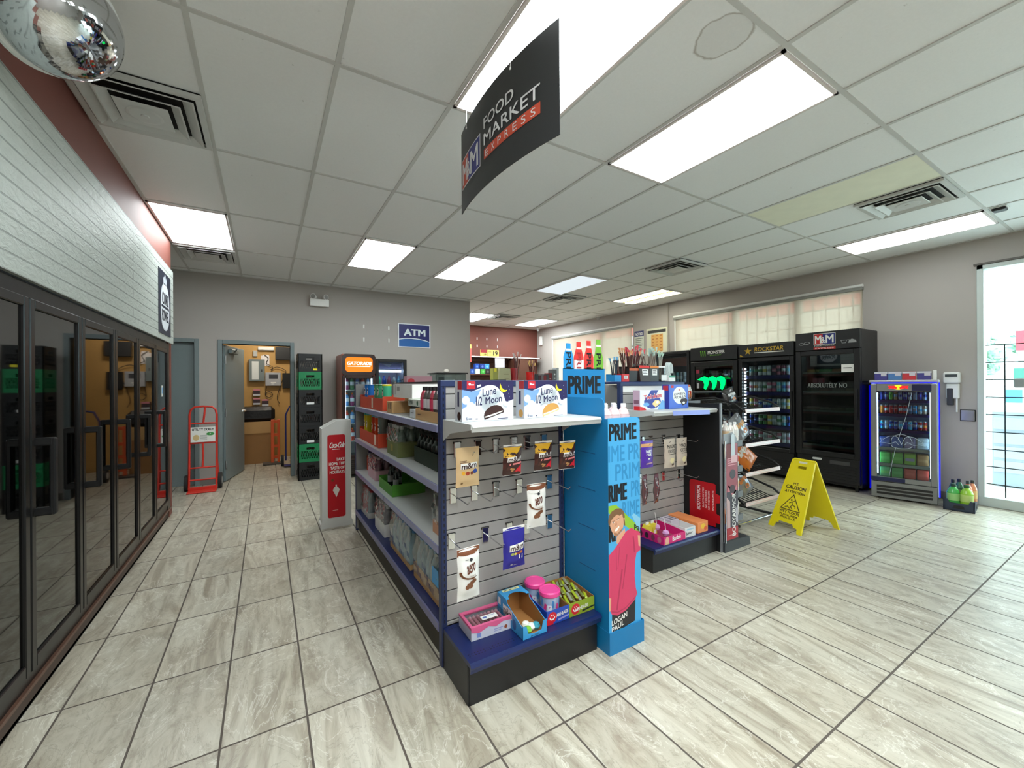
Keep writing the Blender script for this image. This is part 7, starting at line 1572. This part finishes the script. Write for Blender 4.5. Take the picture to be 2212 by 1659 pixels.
# ================================================================ checkout side seen over the gondola
t = thing('checkout_counter', 'checkout counter behind the first gondola, only its crowded top showing', 'counter', (0, 0, 0))
g = G(); g.box((2.5, 5.3, 0), (4.75, 5.9, 1.36), mat('counter_front', (98, 74, 62), .5)); g.build('body', t); g = G(); g.box((2.46, 5.26, 1.36), (4.8, 5.95, 1.40), mat('counter_top', (60, 56, 54), .35), .006); g.build('worktop', t)
ZK = 1.401
def kbox(x, y, w, d, h, c, lb, name='counter_box', rz=0, art=None, cat='box'):
    g = G(); g.box((0, 0, 0), (w, d, h), mat('kb_%d_%d_%d' % c, c, .45, var=.06), .002)
    if art: art(g, FRONT(0, -.0006, 0), w, h)
    return tag(g.build(name, loc=(x, y, ZK), rz=rz), lb, cat)
kbox(2.92, 5.4, .08, .1, .25, (150, 150, 70), 'olive green box with a yellow cap beside the tan pamphlet box', art=lambda g, f, w, h: g.rect(f, .02, h-.05, .04, .05, col(220, 206, 50)))
g = G(); g.prism([(0, 0), (.24, 0), (.22, .25), (.03, .26)], FRONT(0, 0, 0), -.1, 0, mat('sand_card', (176, 172, 134), .6)); g.rect(FRONT(0, -.001, 0), .1, .16, .09, .01, col(130, 124, 90)); g.rect(FRONT(0, -.001, 0), .12, .09, .07, .008, col(140, 132, 100)); tag(g.build('pamphlet_box', loc=(2.99, 5.38, ZK)), 'sand-coloured slanted display box on the checkout counter', 'display box')
def jar(x, y, h, r, c, lb, n, tc):
    t = thing('jerky_jar', lb, 'jar', (x, y, ZK)); g = G(); g.lathe([(r, 0), (r*1.05, h)], mat('jar_%d' % c[0], c, .3, coat=.3), seg=18); g.build('jar_body', t); sticks(t, n, r*1.4, r*.6, h*1.9, (90, 40, 36), tc, .08, random.Random(int(x*7)), .01)
jar(3.30, 5.42, .26, .06, (140, 30, 34), 'dark red jar of tall snack sticks on the checkout counter', 6, (196, 180, 176))
jar(3.60, 5.42, .2, .065, (206, 34, 30), 'bright red jar with golden sticks on the checkout counter', 6, (226, 190, 120))
for i in range(5):
    g = G(); g.box((-.05, -.01, 0), (.05, .01, .07), mat('red_sweet', (190, 60, 60), .3, var=.2), .008); tag(g.build('sweet_packet', loc=(3.24+.05*i, 5.34+.01*(i % 2), ZK), rot=(.2, .3-.12*i, .1)), 'small red sweet packet, %s from the sand-coloured box' % ordn[i], 'sweets', 'red packets on the checkout counter')
for i in range(6):
    kbox(3.68+.052*i, 5.45, .048, .1, .15+.02*(i % 2), [(70, 50, 56), (60, 64, 70), (90, 40, 48), (120, 110, 112), (150, 40, 46), (80, 80, 84)][i], 'slim upright pack on the checkout counter, %s in its row beside the red jar' % ordn[i], 'slim_pack', art=lambda g, f, w, h: g.rect(f, .004, 0, w-.008, .05, col(206, 206, 206)), cat='pack')
kbox(3.98, 5.45, .07, .12, .19, (126, 34, 38), 'dark red tall box beside the slim packs', art=lambda g, f, w, h: g.rect(f, .02, .09, .03, .01, M_WHITE))
kbox(4.06, 5.45, .09, .12, .25, (112, 114, 112), 'grey tall box next to the dark red one', art=lambda g, f, w, h: (g.disc(f, .045, .17, .015, M_WHITE), g.rect(f, .03, .1, .03, .008, M_WHITE)))
kbox(4.17, 5.48, .05, .12, .28, (206, 210, 212), 'white narrow box behind the blue bottle cut-outs')
g = G(); g.box((0, 0, 0), (.34, .3, .05), M_WHITE, .004); g.box((.05, .02, .05), (.2, .16, .075), col(90, 94, 94), .004); tag(g.build('receipt_machine', loc=(2.52, 5.4, ZK)), 'white low machine at the near end of the checkout counter', 'machine')
# pastry case on a stand by the grey wall
t = thing('pastry_case', 'clear acrylic case with a black lid standing before the grey wall', 'display case', (2.36, 6.2, 0))
g = G(); g.box((-.02, -.02, 0), (.50, .42, 1.40), mat('cabinet_dark', (60, 58, 56), .5)); g.build('stand', t)
g = G(); cl = glass('clear_acrylic', (236, 242, 242), .92, .02, 1., 1.45)
for a, b in (((0, 0, 1.4), (.48, .004, 1.585)), ((0, .396, 1.4), (.48, .4, 1.585)), ((0, 0, 1.4), (.004, .4, 1.585)), ((.476, 0, 1.4), (.48, .4, 1.585)), ((.1, 0, 1.4), (.108, .4, 1.58))): g.box(a, b, cl)
g.box((.12, .05, 1.402), (.3, .3, 1.54), M_WHITE); g.build('case_body', t)
g = G(); g.box((-.03, -.03, 1.585), (.51, .43, 1.605), M_BLACK, .004); g.build('lid', t)
g = G(); g.lathe([(.03, 0), (.045, .02), (.04, .05), (.02, .06)], col(214, 208, 196)); tag(g.build('paper_cup', loc=(2.56, 6.35, 1.606)), 'small pale cup on the black lid of the acrylic case', 'cup')
# pink clear carton hanging over the gondola top
g = G(); g.box((0, 0, 0), (.3, .12, .16), mat('dusty_pink_card', (176, 130, 140), .4)); g.disc(FRONT(0, -.001, 0), .05, .1, .04, col(190, 50, 60), .001, .035); g.rect(FRONT(0, -.001, 0), .23, .0, .07, .07, col(206, 200, 196)); tag(g.build('pink_carton', loc=(1.36, 4.55, 1.35)), 'dusty pink carton with a red ball print above the white carton', 'box')
t = thing('side_stand', 'plain grey stand behind the gondola holding the pink carton', 'stand', (1.3, 4.5, 0)); g = G(); g.box((0, 0, 0), (.44, .3, 1.349), mat('grey_stand', (120, 120, 118), .5)); g.build('stand_body', t)

# back counter on the burgundy wall
wood = mat('walnut_slats', (92, 58, 46), .45, var=.22, scale=7)
t = thing('back_counter', 'walnut back counter with slatted panel and lit upper shelf on the burgundy wall', 'shelving', (0, 0, 0))
g = G()
for k in range(8): g.box((STEP_X+.02, FAR_Y-.05, 1.12+k*.13), (RIGHT_X-.4, FAR_Y-.004, 1.24+k*.13), wood, .004)
g.build('slat_panel', t)
g = G(); g.box((STEP_X+.02, FAR_Y-.33, 2.14), (RIGHT_X-.1, FAR_Y-.004, 2.17), wood); g.build('upper_shelf', t)
g = G(); g.box((STEP_X+.05, FAR_Y-.335, 2.145), (RIGHT_X-.15, FAR_Y-.33, 2.165), emis('shelf_led', (255, 246, 236), 2.2)); g.build('light_strip', t)
g = G(); g.box((STEP_X+.02, FAR_Y-.4, 1.66), (5.35, FAR_Y-.05, 1.69), wood); g.build('middle_shelf', t)
g = G(); g.box((STEP_X+.02, FAR_Y-.6, 0), (RIGHT_X-.1, FAR_Y-.06, 1.0), wood); g.box((5.9, FAR_Y-.5, 1.0), (6.55, FAR_Y-.06, 2.1), mat('walnut_slats'), .004); g.build('cabinet', t)
for i, (c, nm, x, z) in enumerate((((40, 80, 170), 'blue', 4.74, 1.83), ((44, 70, 150), 'dark blue', 4.9, 1.83), ((70, 150, 220), 'sky blue', 5.04, 1.83), ((206, 226, 214), 'white and green', 4.76, 1.692), ((70, 170, 70), 'green', 4.92, 1.692), ((50, 44, 44), 'black', 5.06, 1.692), ((130, 120, 104), 'grey-brown', 5.18, 1.692), ((50, 84, 160), 'blue', 4.6, 1.692))):
    g = G(); g.box((0, 0, 0), (.13, .1, .13), mat('tob_%d_%d' % (c[0], i), c, .4), .003); g.disc(FRONT(0, -.001, 0), .065, .06, .03, col(*[min(255, v+60) for v in c])); tag(g.build('boxed_pack', loc=(x, FAR_Y-.35, z)), '%s small pack on the walnut middle shelf, %s layer, spot %s' % (nm, 'upper' if z > 1.8 else 'lower', ordn[i]), 'pack', 'packs on the walnut shelf')
g = G(); g.box((0, 0, 0), (.35, .03, .17), mat('yellow_price_card', (226, 206, 110), .5), .003); f = FRONT(0, -.001, 0); g.text('19', f, .17, .02, .14, .12, M_BLACK, .001, .04); g.rect(f, .02, .1, .1, .03, col(170, 150, 90)); tag(g.build('price_sign', loc=(5.13, FAR_Y-.33, 2.172)), 'yellow price card reading 19 on the lit walnut shelf', 'sign')
g = G(); g.box((0, 0, 0), (.19, .03, .17), mat('yellow_price_card', (226, 206, 110), .5), .003); f = FRONT(0, -.001, 0); g.rect(f, 0, .09, .19, .08, col(150, 40, 50)); g.text('19', f, .1, .015, .07, .05, M_BLACK, .001, .03); tag(g.build('price_sign', loc=(4.92, FAR_Y-.33, 2.172)), 'small red and yellow price card beside the large yellow one', 'sign')
g = G(); g.box((0, 0, 0), (.3, .01, .26), col(196, 192, 200, .5)); g.rect(FRONT(0, -.001, 0), .02, .0, .22, .03, M_WHITE); tag(g.build('paper_note', loc=(5.35, FAR_Y-.345, 1.87)), 'pale paper note hanging under the lit walnut shelf', 'paper')
g = G(); g.box((4.55, FAR_Y-.4, 2.0), (4.62, FAR_Y-.34, 2.36), col(214, 90, 84, .4)); g.box((4.55, FAR_Y-.4, 2.36), (4.62, FAR_Y-.34, 2.46), col(232, 220, 100, .4)); tag(g.build('banner_strip'), 'red strip with a yellow tip just past the corner of the grey wall', 'banner')
